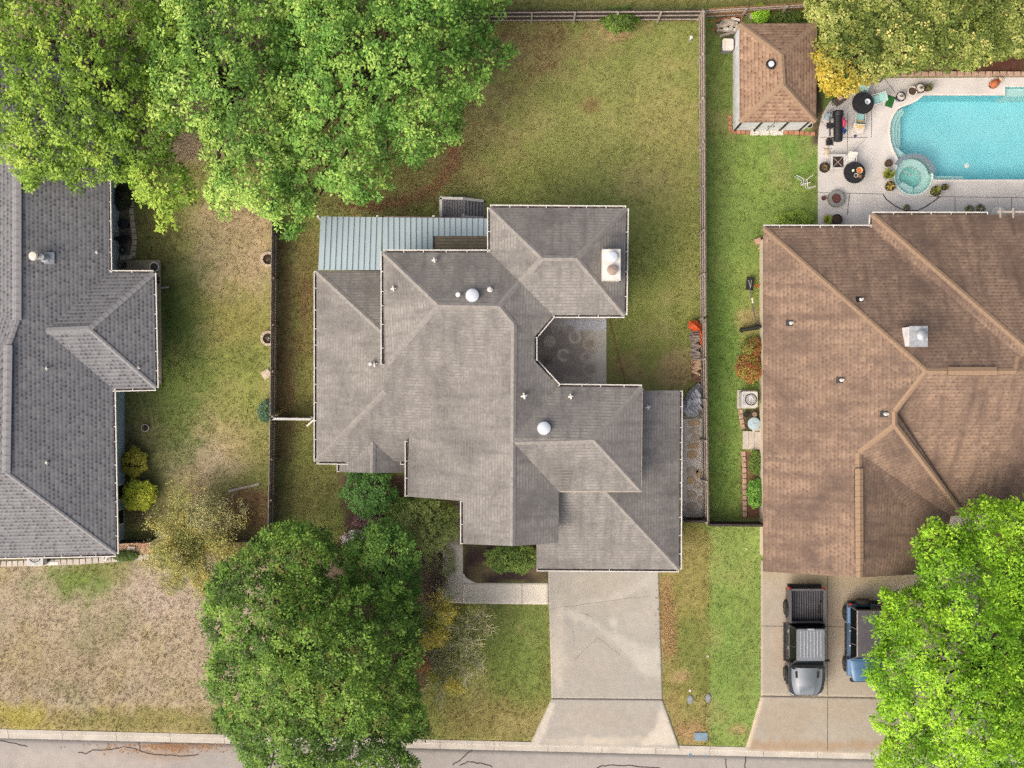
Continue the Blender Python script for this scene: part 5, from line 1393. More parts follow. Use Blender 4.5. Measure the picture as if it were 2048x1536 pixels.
grass("lawn_grass", "mown grass in front of the middle house", 548, 1045, 1420, 1500, 150, .075, 2)
grass("lawn_grass", "bright green grass of the yard beside the brown house", 1408, -20, 1640, 1500, 150, .075, 3)
grass("lawn_grass", "patchy yard grass behind the slate house", -30, -30, 548, 1080, 130, .09, 4)
grass("dry_grass", "dry grey-brown grass between the slate house and the street", -30, 1080, 548, 1480, 150, .085, 5)
# ---------------------------------------------------------------- vehicles (local axes: +y forward)
def rrect(hx, y0, y1, r, n=4):
    pts = []
    for cx, cy, a0 in ((hx - r, y1 - r, 0), (-hx + r, y1 - r, 90), (-hx + r, y0 + r, 180), (hx - r, y0 + r, 270)):
        for i in range(n + 1):
            a = math.radians(a0 + 90 * i / n); pts.append((cx + r * math.cos(a), cy + r * math.sin(a)))
    return pts
def wheel(t, x, y, r, w_, out):
    o = MB(True).lathe([(r * .62, -w_ / 2), (r * .92, -w_ / 2), (r, -w_ * .36), (r, w_ * .36), (r * .92, w_ / 2), (r * .62, w_ / 2)], (x, y, r), 24, 'x').build("tyre", MT['rubber'], t, True)
    rm_ = MB(True)
    rm_.lathe([(r * .6, -.02), (r * .62, .02)], (x + out * (w_ / 2 - .03), y, r), 20, 'x')
    for k in range(6):
        a = k * PI / 3; rm_.bar((x + out * (w_ / 2 + .002), y, r), (x + out * (w_ / 2 + .002), y + math.cos(a) * r * .56, r + math.sin(a) * r * .56), .05, .06)
    rm_.build("rim", MT['rim'], o)
def pickup():
    c = P(1612, 1282, 1.0)
    t = thing("pickup_truck", "dark grey pickup truck with ribbed silver roof and open empty bed", "truck", (c.x, c.y, .03), PI)
    B_ = lambda: MB(True)
    for x in (-.88, .88):
        for y in (1.93, -1.72): wheel(t, x, y, .43, .32, 1 if x > 0 else -1)
    # lower body as rings along the length
    def ring(y, hw, zb, zt, ch=.06):
        return [(-hw + ch, y, zb), (hw - ch, y, zb), (hw, y, zb + ch), (hw, y, zt - ch), (hw - ch, y, zt), (-hw + ch, y, zt), (-hw, y, zt - ch), (-hw, y, zb + ch)]
    secs = [(-2.92, .90, .62, 1.15), (-2.84, .97, .52, 1.22), (-1.02, .97, .50, 1.22)]
    # bed walls round an open box
    for x in (-.92, .92): B_().add(*[[(x - .085, -2.86, .52), (x + .085, -2.86, .52), (x + .085, -1.04, .52), (x - .085, -1.04, .52), (x - .07, -2.86, 1.27), (x + .06, -2.86, 1.27), (x + .06, -1.04, 1.27), (x - .07, -1.04, 1.27)], [(3, 2, 1, 0), (4, 5, 6, 7), (0, 1, 5, 4), (1, 2, 6, 5), (2, 3, 7, 6), (3, 0, 4, 7)]]).build("bed_side", MT['truckside'], t, bevel=.02)
    B_().box((0, -2.85, .90), (1.9, .09, .74)).build("tailgate", MT['truckside'], t, bevel=.02)
    B_().box((0, -1.09, .90), (1.8, .08, .74)).build("bed_front_wall", MT['truckside'], t)
    o = B_().box((0, -1.97, .74), (1.72, 1.70, .06)).build("bed_floor", MT['black'], t)
    for i in range(13): B_().box((-.78 + i * .13, -1.97, .782), (.055, 1.64, .022)).build("bed_rib", MT['suvtop'], o)
    for x in (-.84, .84):
        a = B_(); a.box((x, -1.72, .9), (.1, .9, .3)); a.build("wheel_well", MT['black'], t, bevel=.03)
    rl2 = B_(); rl2.bar((-.93, -2.86, 1.285), (-.93, -1.04, 1.285), .12, .03); rl2.bar((.93, -2.86, 1.285), (.93, -1.04, 1.285), .12, .03); rl2.bar((-.9, -2.85, 1.285), (.9, -2.85, 1.285), .10, .03)
    rl2.build("bed_rail_cap", MT['suvtop'], t)
    B_().add(*[[(-.97, -.98, .5), (.97, -.98, .5), (.97, 1.2, .5), (-.97, 1.2, .5), (-.98, -.98, 1.12), (.98, -.98, 1.12), (.98, 1.2, 1.12), (-.98, 1.2, 1.12)], [(3, 2, 1, 0), (4, 5, 6, 7), (0, 1, 5, 4), (1, 2, 6, 5), (2, 3, 7, 6), (3, 0, 4, 7)]]).build("door_body", MT['truckside'], t, bevel=.05)
    # front body and bonnet
    fr = [ring(1.2, .985, .5, 1.12), ring(2.2, .98, .5, 1.10), ring(2.6, .95, .52, 1.06), ring(2.84, .86, .55, 1.0), ring(2.98, .66, .6, .94)]
    B_().loft([r[::-1] for r in fr]).build("front_body", MT['truckside'], t, True, .0)
    hs = []
    for y, hw, z in ((1.42, .84, 1.17), (1.9, .84, 1.19), (2.35, .80, 1.17), (2.72, .70, 1.10), (2.92, .58, 1.02)):
        hs.append([(-hw, y, z - .14), (hw, y, z - .14), (hw, y, z - .02), (hw * .62, y, z + .01), (hw * .56, y, z + .05), (-hw * .56, y, z + .05), (-hw * .62, y, z + .01), (-hw, y, z - .02)])
    hood = B_().loft([r[::-1] for r in hs]).build("bonnet", MT['truck'], t, True)
    for s in (-1, 1): B_().box((s * .585, 1.78, 1.222), (.11, .34, .03), s * .08).build("bonnet_vent", MT['black'], hood)
    for s in (-1, 1):
        f_ = B_(); f_.add([(s * .86, 1.4, 1.10), (s * 1.0, 1.4, 1.06), (s * .99, 2.4, 1.04), (s * .80, 2.72, 1.02), (s * .86, 1.4, 1.16), (s * .98, 1.4, 1.13), (s * .97, 2.4, 1.10), (s * .78, 2.72, 1.06)], [(0, 1, 2, 3), (4, 7, 6, 5), (0, 4, 5, 1), (1, 5, 6, 2), (2, 6, 7, 3), (3, 7, 4, 0)]); f_.build("wing", MT['truckside'], t, True)
    # cab
    cab = B_(); lo = [(-.95, -.96, 1.1), (.95, -.96, 1.1), (.95, 1.30, 1.1), (-.95, 1.30, 1.1)]; hi = [(-.73, -.82, 1.90), (.73, -.82, 1.90), (.71, .74, 1.90), (-.71, .74, 1.90)]
    cab.add(lo + hi, [(0, 1, 5, 4), (1, 2, 6, 5), (2, 3, 7, 6), (3, 0, 4, 7), (4, 5, 6, 7)]); cab.build("cab_glass", MT['glass'], t)
    rf = B_(); rf.prism(rrect(.76, -.88, .86, .1), 1.89, 1.97, .97); ro = rf.build("cab_roof", MT['trucksil'], t, True)
    for i in range(7): B_().box((-.54 + i * .18, -.06, 1.985), (.035, 1.42, .035)).build("roof_rib", MT['steel'], ro)
    B_().box((0, -.85, 1.975), (.36, .07, .05)).build("brake_lamp", MT['steel'], ro)
    for s in (-1, 1):
        for p, q, w_ in (((s * .95, 1.32, 1.12), (s * .72, .80, 1.92), .07), ((s * .96, .2, 1.12), (s * .74, .12, 1.91), .05), ((s * .96, -.95, 1.12), (s * .75, -.84, 1.91), .12)):
            B_().bar(p, q, w_, .05).build("pillar", MT['truckside'], t)
    cw = B_(); cw.add([(-.86, 1.28, 1.13), (.86, 1.28, 1.13), (.80, 1.48, 1.18), (0, 1.54, 1.2), (-.80, 1.48, 1.18)], [(0, 1, 2, 3, 4)]); cw.build("cowl", MT['black'], t)
    for s in (-1, 1):
        B_().box((s * 1.10, 1.02, 1.22), (.24, .12, .18), s * -.25).build("mirror", MT['black'], t, bevel=.04)
        o = B_().box((s * 1.03, .15, .42), (.16, 2.1, .06)).build("running_board", MT['black'], t, bevel=.02)
        B_().box((s * .985, .35, 1.0), (.03, .18, .04)).build("door_handle", MT['steel'], t); B_().box((s * .985, -.55, 1.0), (.03, .16, .04)).build("door_handle", MT['steel'], t)
        B_().box((s * .93, -2.90, 1.02), (.13, .10, .34)).build("tail_lamp", MT['red'], t, bevel=.02)
        B_().box((s * .74, 2.88, .86), (.26, .12, .12), s * -.5).build("headlamp", MT['dome'], t, bevel=.02)
        fl_ = B_()
        for yw in (1.93, -1.72):
            for k in range(7):
                a0, a1 = math.radians(20 + 20 * k), math.radians(20 + 20 * (k + 1))
                fl_.bar((s * .99, yw + .53 * math.cos(a0), .43 + .53 * math.sin(a0)), (s * .99, yw + .53 * math.cos(a1), .43 + .53 * math.sin(a1)), .10, .06)
        fl_.build("wheel_flare", MT['black'], t)
    B_().prism(rrect(.93, -3.06, -2.90, .05), .5, .68).build("rear_bumper", MT['black'], t)
    B_().prism(rrect(.80, 2.80, 3.05, .11), .48, .74).build("front_bumper", MT['black'], t)
    return t
pickup()
def offroader():
    c = P(1729, 1280, .9)
    t = thing("off_roader", "steel blue off-roader with charcoal hard top and spare wheel, half under the lime tree", "car", (c.x, c.y, .03), PI)
    B_ = lambda: MB(True)
    for x in (-.84, .84):
        for y in (1.42, -1.38): wheel(t, x, y, .42, .28, 1 if x > 0 else -1)
    B_().prism(rrect(.86, -1.95, 1.15, .12), .5, 1.10, .985).build("body", MT['suv'], t, True)
    hs = []
    for y, hw, z in ((1.10, .82, 1.12), (1.5, .78, 1.14), (2.0, .70, 1.10), (2.22, .62, 1.04)):
        hs.append([(-hw, y, .6), (hw, y, .6), (hw, y, z - .06), (hw * .8, y, z), (-hw * .8, y, z), (-hw, y, z - .06)])
    B_().loft([r[::-1] for r in hs]).build("bonnet", MT['suv'], t, True)
    for s in (-1, 1):
        for yw, L_ in ((1.42, 1.1), (-1.38, 1.0)):
            B_().add(*[[(s * .72, yw - L_ / 2, .86), (s * .97, yw - L_ / 2, .82), (s * .97, yw + L_ / 2, .82), (s * .72, yw + L_ / 2, .86), (s * .72, yw - L_ * .42, 1.02), (s * .95, yw - L_ * .42, .97), (s * .95, yw + L_ * .42, .97), (s * .72, yw + L_ * .42, 1.02)], [(0, 1, 2, 3), (4, 7, 6, 5), (0, 4, 5, 1), (1, 5, 6, 2), (2, 6, 7, 3), (3, 7, 4, 0)]]).build("mudguard", MT['suv'], t, True)
        for y in (.25, -.55): B_().lathe([(.05, -.01), (.05, .02), (.03, .03)], (s * .85, y, 1.09), 10).build("door_handle", MT['steel'], t)
        B_().box((s * 1.02, .92, 1.22), (.2, .1, .18)).build("mirror", MT['black'], t, bevel=.03)
        B_().box((s * .90, -.0, .45), (.12, 1.7, .06)).build("side_step", MT['black'], t)
        B_().box((s * .80, -1.98, .95), (.10, .06, .2)).build("tail_lamp", MT['red'], t)
    cab = B_(); lo = [(-.84, -1.90, 1.08), (.84, -1.90, 1.08), (.84, 1.0, 1.08), (-.84, 1.0, 1.08)]; hi = [(-.66, -1.80, 1.80), (.66, -1.80, 1.80), (.66, .68, 1.80), (-.66, .68, 1.80)]
    cab.add(lo + hi, [(0, 1, 5, 4), (1, 2, 6, 5), (2, 3, 7, 6), (3, 0, 4, 7), (4, 5, 6, 7)]); cab.build("cab_glass", MT['glass'], t)
    tp = B_().prism(rrect(.70, -1.84, .72, .08), 1.79, 1.88, .97).build("hard_top", MT['suvtop'], t, True)
    dl = B_(); dl.bar((-.69, -1.8, 1.85), (-.69, .68, 1.85), .06, .05); dl.bar((.69, -1.8, 1.85), (.69, .68, 1.85), .06, .05); dl.build("drip_rail", MT['rail'], tp)
    for s in (-1, 1):
        for (ya, yb) in ((1.0, .68), (.1, .08), (-.8, -.78), (-1.88, -1.8)): B_().bar((s * .85, ya, 1.08), (s * .67, yb, 1.82), .06, .05).build("pillar", MT['suvtop'], t)
    sp = B_().lathe([(.24, -.12), (.38, -.12), (.41, -.08), (.41, .08), (.38, .12), (.24, .12)], (.10, -2.12, .98), 26, 'y').build("spare_wheel", MT['rubber'], t, True)
    B_().lathe([(.25, -.06), (.25, .05)], (.10, -2.16, .98), 18, 'y').build("spare_rim", MT['rim'], sp)
    B_().prism(rrect(.82, -2.10, -1.93, .05), .5, .66).build("rear_bumper", MT['black'], t)
    B_().prism(rrect(.70, 2.16, 2.36, .08), .48, .64).build("front_bumper", MT['black'], t)
    return t
offroader()

# ---------------------------------------------------------------- pots and garden plants
def frond_plant(t, c, r, n, pal, h=.35, wd=.05, seed=0, name="plant"):
    rg = random.Random(seed); V = []; Qs = []; cols = []
    for i in range(n):
        a = rg.uniform(0, 6.283); l = r * rg.uniform(.6, 1.1); hh = h * rg.uniform(.4, 1.1); w2 = wd * rg.uniform(.6, 1.2) / 2
        d = Vector((math.cos(a), math.sin(a), 0)); s = Vector((-d.y, d.x, 0)) * w2; k = len(V)
        p = [c, c + d * l * .5 + Vector((0, 0, hh)), c + d * l + Vector((0, 0, hh * .6))]
        V += [p[0] - s * .5, p[0] + s * .5, p[1] + s, p[1] - s, p[2] + s * .15, p[2] - s * .15]
        Qs += [(k, k + 1, k + 2, k + 3), (k + 3, k + 2, k + 4, k + 5)]
        cc = rg.choice(pal); f = rg.uniform(.8, 1.2); cols += [[x * f for x in cc[:3]]] * 6
    return np_mesh(name, np.array([list(v) for v in V]), np.array(Qs), np.array(cols), MT['leaf'], t)
DG = 0.05    # pool deck level
def pot(label, px, py, r, h, m, plant=None, pr=0.3, z=DG, group=None, soil=None, name="plant_pot", rim=None, seed=0, pal=None, ph=.3, n=26, cat="pot", wd=.05):
    c = P(px, py, z)
    c = P(px, py, z + h) ; c.z = z
    t = thing(name, label, cat, c, group=group)
    MB().lathe([(r * .72, 0), (r * .98, h * .85), (r, h), (r * .86, h), (r * .84, h * .86)], c, 20).build("vessel", m, t, True)
    MB().lathe([(r * .85, h * .86), (.01, h * .9)], c, 16, cap=False).build("soil", soil or MT['potsoil'], t)
    if rim is not None: MB().lathe([(r * .86, h * .99), (r * .88, h * 1.05), (r * 1.04, h * 1.05), (r * 1.05, h * .97)], c, 22, cap=False).build("rim", rim, t, True)
    if plant: frond_plant(t, c + Vector((0, 0, h * .9)), pr, n, pal or [C(120, 128, 50), C(150, 148, 66)], ph, wd, seed)
    return t
SPK = [C(128, 140, 48), C(160, 162, 66), C(104, 118, 42)]; STR = [C(196, 168, 84), C(92, 92, 44), C(170, 146, 66)]; DUL = [C(100, 104, 66), C(132, 134, 88), C(84, 86, 54)]
pot("navy pot with a white rim nearest the green mat", 1802, 193, .26, .42, MT['potblue'], True, .14, rim=MT['black'], seed=1, n=10, soil=MT['potwhite'], pal=DUL)
pot("white pot with brown soil in the row beside the pool", 1825, 182, .26, .40, MT['potwhite'], rim=MT['potwhite'])
pot("dark pot with white gravel between the white pot and the green plant", 1841, 176, .27, .40, MT['potdark'], True, .16, rim=MT['potdark'], seed=2, n=10, soil=MT['potwhite'], pal=DUL)
pot("dark pot with a bushy green plant at the end of the poolside row", 1858, 175, .20, .34, MT['potdark'], True, .24, seed=3, n=40, pal=DUL)
pot("dark pot tucked against the golden hedge corner", 1758, 158, .19, .30, MT['black'], soil=MT['grey'])
pot("round brown pot above the spiky plant beside the spa", 1778, 326, .21, .35, MT['potdark'])
pot("pot with a spiky yellow-green plant beside the spa", 1777, 348, .24, .36, MT['potdark'], True, .42, seed=4, n=60, pal=SPK, wd=.06)
pot("pot with a striped agave below the spiky plant", 1781, 372, .28, .36, MT['potdark'], True, .30, seed=5, n=24, pal=STR, wd=.09, ph=.15)
pot("pot with a variegated plant below the spa", 1872, 382, .28, .36, MT['potdark'], True, .36, seed=6, n=40, pal=DUL + SPK, wd=.07)
pot("small pot with a brownish plant right of the spa", 1890, 374, .18, .30, MT['potdark'], True, .24, seed=7, n=30, pal=[C(120, 110, 70), C(96, 92, 56)])
pot("round dark planter with a dry plant beside the white fire table", 1649, 335, .28, .32, MT['potdark'], True, .2, seed=8, n=16, pal=[C(150, 128, 86), C(120, 100, 66)], rim=MT['iron'])
pot("dark round pot beside the yellow-green plant at the roof edge", 1674, 439, .29, .42, MT['potdark'], rim=MT['iron'])
pot("leafy yellow-green plant in a low pot at the roof edge", 1655, 440, .16, .3, MT['potdark'], True, .34, seed=9, n=70, pal=[C(164, 172, 70), C(136, 150, 54)], wd=.07)
pot("small red clay pot beside the round fire pit", 1648, 396, .13, .2, MT['lava'], soil=MT['lava'])
pot("white glazed pot on the porch corner of the slate house", 308, 534, .26, .45, MT['potwhite'], z=.12, rim=simple("pale_blue_rim", C(196, 206, 220), C(180, 192, 208), 4, .5))
pot("dark pot on the porch just under the eave corner", 315, 556, .10, .2, MT['black'], z=.12, soil=MT['black'])
pot("second dark pot under the porch eave, lower and wider", 312, 563, .16, .3, MT['black'], z=.12, soil=MT['black'])
pot("white pot with dark soil on the shaded grass", 290, 856, .21, .34, MT['potwhite'], True, .16, z=0, seed=11, n=12, pal=DUL)
pot("black pot in the soil below the air conditioner", 1493, 829, .16, .25, MT['black'], z=0, soil=MT['black'])
pot("pot of brown soil below the air conditioner, by the wall", 1509, 829, .17, .3, MT['potdark'], z=0, soil=simple("dry_soil", C(158, 136, 120), C(130, 110, 96), 14, .95))
pot("dark pot at the corner of the shed with white blooms", 1689, 238, .0 + .12, .2, MT['potdark'], z=.05) if False else None
sh = pot("pale pot with dark soil at the corner of the shed", 1619, 249, .20, .3, MT['potwhite'], z=0, soil=MT['soil'])
pot("small pot with white flowers beside the shed corner", 1626, 240, .10, .25, MT['potdark'], True, .16, z=0, seed=13, n=20, pal=[C(230, 228, 222), C(150, 150, 120)])
for i, (x, y, s, lab) in enumerate(((1812, 416, .2, "grey succulent beside the curved joint at the roof edge"), (1938, 419, .3, "sprawling dry plant at the roof edge below the pool"), (1958, 419, .34, "green grey plant right of the sprawling dry plant"))):
    t = thing("succulent", lab, "plant", P(x, y, DG)); frond_plant(t, P(x, y, DG), s, 60, DUL, .25, .06, 40 + i)
    frond_plant(t, P(x, y, DG + .05), s * .6, 30, [C(176, 178, 150)], .2, .05, 60 + i, "inner_leaves")
# stone ring planters beside the dark fence
for (x, y, lab) in ((537, 519, "round stone ring planter beside the dark fence, the one nearer the big trees"), (537, 677, "round stone ring planter beside the dark fence, the one nearer the beige slab")):
    c = P(x, y, 0); t = thing("ring_planter", lab, "planter", c, group="stone ring planters")
    for k in range(12):
        a0, a1 = k * PI / 6 + .03, (k + 1) * PI / 6 - .03
        MB().prism([(c.x + rr * math.cos(a), c.y + rr * math.sin(a)) for rr, a in ((.29, a0), (.43, a0), (.43, a1), (.29, a1))], -.03, .16).build("block", MT['stone'], t)
    MB().lathe([(.30, .06), (.01, .09)], c, 16, cap=False).build("soil", MT['soil'], t)
    frond_plant(t, c + Vector((0, 0, .08)), .14, 12, DUL + [C(200, 196, 186)], .12, .05, x + y)

# ---------------------------------------------------------------- patio furniture
def round_table(label, px, py, r, h=.72, slat=False):
    c = P(px, py, DG + h); c.z = DG
    t = thing("round_table", label, "table", c, group="round patio tables")
    MB().lathe([(r * .96, h - .03), (r, h - .02), (r, h), (r * .97, h + .008), (.01, h + .008)], c, 40).build("tabletop", MT['iron'], t, False)
    if slat:
        for k in range(9):
            xx = -r * .9 + r * 1.8 * (k + .5) / 9; ll = math.sqrt(max(0, r * r * .94 - xx * xx))
            MB().box(c + Vector((xx, 0, h + .012)), (r * .16, 2 * ll, .008)).build("slat", MT['iron'], t)
    else:
        MB().lathe([(r * .99, h + .004), (r * .99, h + .018), (r * .92, h + .018), (r * .92, h + .004)], c, 40, cap=False).build("table_edge", MT['black'], t)
    for k in range(4):
        a = k * PI / 2 + .6; MB().tube([c + Vector((math.cos(a) * r * .6, math.sin(a) * r * .6, 0)), c + Vector((math.cos(a) * r * .5, math.sin(a) * r * .5, h - .02))], .02, 6).build("leg", MT['iron'], t, True)
    return t, c + Vector((0, 0, h + .02))
def patio_chair(label, px, py, rz, z=DG, seat=None, sling=True, tip=None):
    c = P(px, py, z + .5); c.z = z
    t = thing("patio_chair", label, "chair", c, rz, group="patio chairs")
    fm = MT['white']; B_ = lambda: MB(True)
    B_().add(*[[(-.23, -.22, .42), (.23, -.22, .42), (.23, .24, .44), (-.23, .24, .44), (-.23, -.22, .44), (.23, -.22, .44), (.23, .24, .46), (-.23, .24, .46)], [(3, 2, 1, 0), (4, 5, 6, 7), (0, 1, 5, 4), (1, 2, 6, 5), (2, 3, 7, 6), (3, 0, 4, 7)]]).build("seat", seat or MT['aqua'], t)
    B_().add(*[[(-.23, -.24, .46), (.23, -.24, .46), (.23, -.46, .92), (-.23, -.46, .92), (-.23, -.22, .46), (.23, -.22, .46), (.23, -.44, .93), (-.23, -.44, .93)], [(0, 1, 2, 3), (7, 6, 5, 4), (0, 4, 5, 1), (2, 6, 7, 3), (1, 5, 6, 2), (3, 7, 4, 0)]]).build("backrest", seat or MT['aqua'], t)
    for s in (-1, 1):
        B_().tube([(s * .27, .26, 0), (s * .27, .28, .42), (s * .27, .24, .62), (s * .27, -.22, .64), (s * .26, -.36, .66)], .018, 6).build("armrest", fm, t, True)
        B_().tube([(s * .26, -.40, 0), (s * .26, -.24, .44), (s * .25, -.46, .94)], .018, 6).build("leg", fm, t, True)
    B_().tube([(-.25, -.46, .94), (.25, -.46, .94)], .018, 6).build("top_rail", fm, t, True)
    if tip:
        t.rotation_euler = tip
    return t
patio_chair("aqua sling chair above the plain round table, by the hedge", 1722, 186, math.radians(160))
patio_chair("aqua sling chair right of the plain round table", 1752, 199, math.radians(105))
patio_chair("aqua sling chair below the plain round table next to the straw hat", 1720, 236, math.radians(-4))
t, top = round_table("plain round black table between the aqua chairs", 1726, 206, .60)
dt = thing("bowl", "pale bowl standing on the plain round black table", "bowl", top + Vector((.22, .06, 0))); q = top + Vector((.22, .06, 0))
MB().lathe([(.06, 0), (.13, .05), (.15, .10), (.12, .10), (.05, .04), (.01, .04)], q, 18).build("bowl_body", MT['dome'], dt, True)
MB().lathe([(.05, .06), (.02, .10), (.01, .10)], q, 10).build("candle", MT['grey'], dt)
patio_chair("white metal chair pushed under the slatted round table", 1701, 324, math.radians(175), seat=MT['white'])
t, top = round_table("slatted round black table carrying a basket and a small pot", 1709, 345, .60, slat=True)
q = top + Vector((.24, .10, .01)); o = thing("basket", "round woven basket on the slatted table", "basket", q)
MB().lathe([(.12, 0), (.17, .10), (.18, .12), (.15, .12), (.12, .03), (.01, .03)], q, 18).build("weave", MT['straw'], o, True); MB().lathe([(.12, .05), (.01, .08)], q, 10, cap=False).build("fruit", MT['amber'], o)
q = top + Vector((.05, -.18, .01)); o = thing("cup", "white pot standing on the slatted table", "pot", q)
MB().lathe([(.09, 0), (.12, .12), (.10, .12), (.08, .03), (.01, .03)], q, 16).build("cup_body", MT['potwhite'], o, True); MB().lathe([(.09, .07), (.01, .08)], q, 10, cap=False).build("soil", MT['potsoil'], o)
q = top + Vector((-.08, .12, .01)); o = thing("candle", "pale yellow candle on the slatted table", "candle", q); MB().lathe([(.05, 0), (.05, .07), (.01, .08)], q, 12).build("wax", simple("wax", C(232, 232, 176), C(220, 220, 160), 4, .5), o); MB().lathe([(.07, 0), (.07, .012)], q + Vector((-.01, -.02, 0)), 12).build("dish", MT['dome'], o)
q = top + Vector((.26, -.22, .01)); o = thing("dried_flowers", "dried flower bundle on the slatted table", "flowers", q); frond_plant(o, q, .16, 30, [C(150, 120, 84), C(110, 88, 62)], .08, .04, 3, "stems"); MB().lathe([(.04, 0), (.05, .08), (.03, .08)], q, 10).build("jar", MT['terracotta'], o)
# straw hat on a tote beside the chair
c = P(1720, 250, .55); c.z = DG; o = thing("beach_bag", "cream beach bag with a straw hat lying beside the aqua chair", "bag", c)
MB().prism([(c.x + .33 * math.cos(a) * (1 if math.sin(a) > 0 else .8), c.y + .40 * math.sin(a) - .06) for a in [i * PI / 8 for i in range(16)]], DG, DG + .42, 1.06).build("bag", MT['potwhite'], o, True)
MB().lathe([(.25, .44), (.24, .455), (.12, .46), (.11, .55), (.06, .57), (.01, .57)], (c.x + .03, c.y + .06, DG), 22).build("hat", MT['straw'], o, True)
MB().box((c.x - .12, c.y - .50, DG + .06), (.16, .12, .12), .5).build("pouch", MT['navy'], o, bevel=.03)
# brown lounge cushion chair
c = P(1681, 198, .4); c.z = DG; o = thing("footstool", "brown cushioned footstool with a pink pad by the deck edge", "stool", c, math.radians(38))
MB(True).box((0, 0, .2), (.72, .46, .16)).build("cushion", simple("brown_cushion", C(96, 86, 80), C(80, 72, 66), 8, .9), o, bevel=.04)
MB(True).box((.05, .04, .30), (.26, .18, .05)).build("pad", simple("pink_pad", C(214, 180, 160), C(200, 166, 148), 8, .9), o, bevel=.02)
for sx in (-1, 1):
    for sy in (-1, 1): MB(True).box((sx * .3, sy * .18, .06), (.05, .05, .13)).build("leg", MT['iron'], o)
c = P(1667, 207, .1); o = thing("small_ornament", "small grey round ornament beside the footstool", "ornament", P(1667, 207, DG)); MB().lathe([(.08, 0), (.12, .05), (.07, .14), (.02, .18)], P(1667, 207, DG), 14).build("dome", MT['grey'], o, True); MB().lathe([(.14, 0), (.14, .02)], P(1667, 207, DG), 14).build("base", MT['stone'], o)
# barrel smoker
c = P(1675, 253, .9); c.z = DG; o = thing("smoker_grill", "black barrel smoker with side shelf and draped towels", "grill", c, 0)
B_ = lambda: MB(True)
br = B_().lathe([(.20, -.84), (.24, -.80), (.25, -.6), (.25, .6), (.24, .80), (.20, .84)], (0, 0, .95), 22, 'y').build("barrel", MT['iron'], o, True)
for y in (-.45, 0, .45): B_().lathe([(.255, -.02), (.262, 0), (.255, .02)], (0, y, .95), 22, 'y').build("band", MT['black'], br)
B_().lathe([(.27, -.12), (.29, -.08), (.29, .12), (.25, .16)], (0, .66, .98), 20, 'y').build("chimney_end", MT['black'], o, True)
B_().box((-.40, .02, .80), (.10, 1.1, .03)).build("side_shelf", MT['suvtop'], o); B_().box((-.42, .05, .84), (.34, .3, .2)).build("firebox", MT['iron'], o, bevel=.03)
B_().tube([(-.25, -.62, .92), (-.5, -.70, .9)], .035, 8).build("stack", MT['black'], o, True); B_().lathe([(.09, 0), (.09, .06), (.03, .09)], (-.52, -.71, .88), 12).build("stack_cap", MT['black'], o)
for sx in (-1, 1):
    for sy in (-1, 1): B_().bar((sx * .2, sy * .6, 0), (sx * .16, sy * .55, .8), .04, .04).build("leg", MT['iron'], o)
for nm, m, y0, y1, lab in (("towel", MT['pink'], -.08, .46, "pink towel hanging on the side of the barrel smoker"), ("towel", MT['navy'], -.42, -.10, "navy towel hanging on the side of the barrel smoker")):
    tw = MB(); kx = c.x + .20; n_ = 7
    vs = []
    for i in range(n_):
        y = c.y + y0 + (y1 - y0) * i / (n_ - 1); bulge = .10 + .16 * math.sin(PI * i / (n_ - 1)) + .03 * math.sin(i * 2.3)
        vs += [(kx, y, DG + 1.16), (kx + bulge, y, DG + 1.0), (kx + bulge + .06, y, DG + .55)]
    tw.add(vs, [(i * 3 + j, i * 3 + j + 1, i * 3 + j + 4, i * 3 + j + 3) for i in range(n_ - 1) for j in range(2)])
    ob = tw.build(nm, m, None, True); tag(ob, lab, "towel"); sd = ob.modifiers.new("thick", 'SOLIDIFY'); sd.thickness = .015
t = thing("bucket", "pale grey bucket with a lid left of the barrel smoker", "bucket", P(1653, 236, DG)); q = P(1653, 236, DG)
MB().lathe([(.15, 0), (.18, .36), (.20, .37), (.20, .41), (.14, .43), (.01, .43)], q, 20).build("pail", MT['galv'], t, True); MB().tube([q + Vector((.19, 0, .36)), q + Vector((0, .22, .34)), q + Vector((-.19, 0, .36))], .01, 5).build("bail", MT['steel'], t)
t = thing("grill_pad", "square dark grey mat under the end of the barrel smoker", "mat", P(1659, 285, DG)); MB().box(P(1659, 285, DG + .012), (.44, .36, .024)).build("pad", MT['grey'], t); MB().box(P(1659, 285, DG + .03), (.36, .28, .012)).build("inlay", MT['iron'], t)
t = thing("doormat", "green rectangular mat lying flat near the pool", "mat", P(1780, 203, DG), math.radians(-18)); MB(True).box((0, 0, .012), (.38, .60, .02)).build("pile", MT['greencloth'], t); MB(True).box((0, 0, .006), (.42, .64, .012)).build("backing", simple("mat_backing", C(44, 88, 48), C(36, 74, 40), 9, .9), t)
# tortoise shaped stepping stone
t = thing("stone_ornament", "pale stone turtle ornament lying by the white fire table", "ornament", P(1654, 303, DG)); q = P(1654, 303, DG)
MB().lathe([(.19, 0), (.17, .05), (.10, .08), (.01, .09)], q, 18).build("shell", MT['stone'], t, True)
for a in (.7, 2.4, 3.9, 5.4): MB().box(q + Vector((math.cos(a) * .22, math.sin(a) * .22, .025)), (.13, .08, .05), a).build("leg", MT['stone'], t, bevel=.02)
MB().box(q + Vector((.03, .26, .03)), (.09, .14, .06)).build("head", MT['stone'], t, bevel=.02)
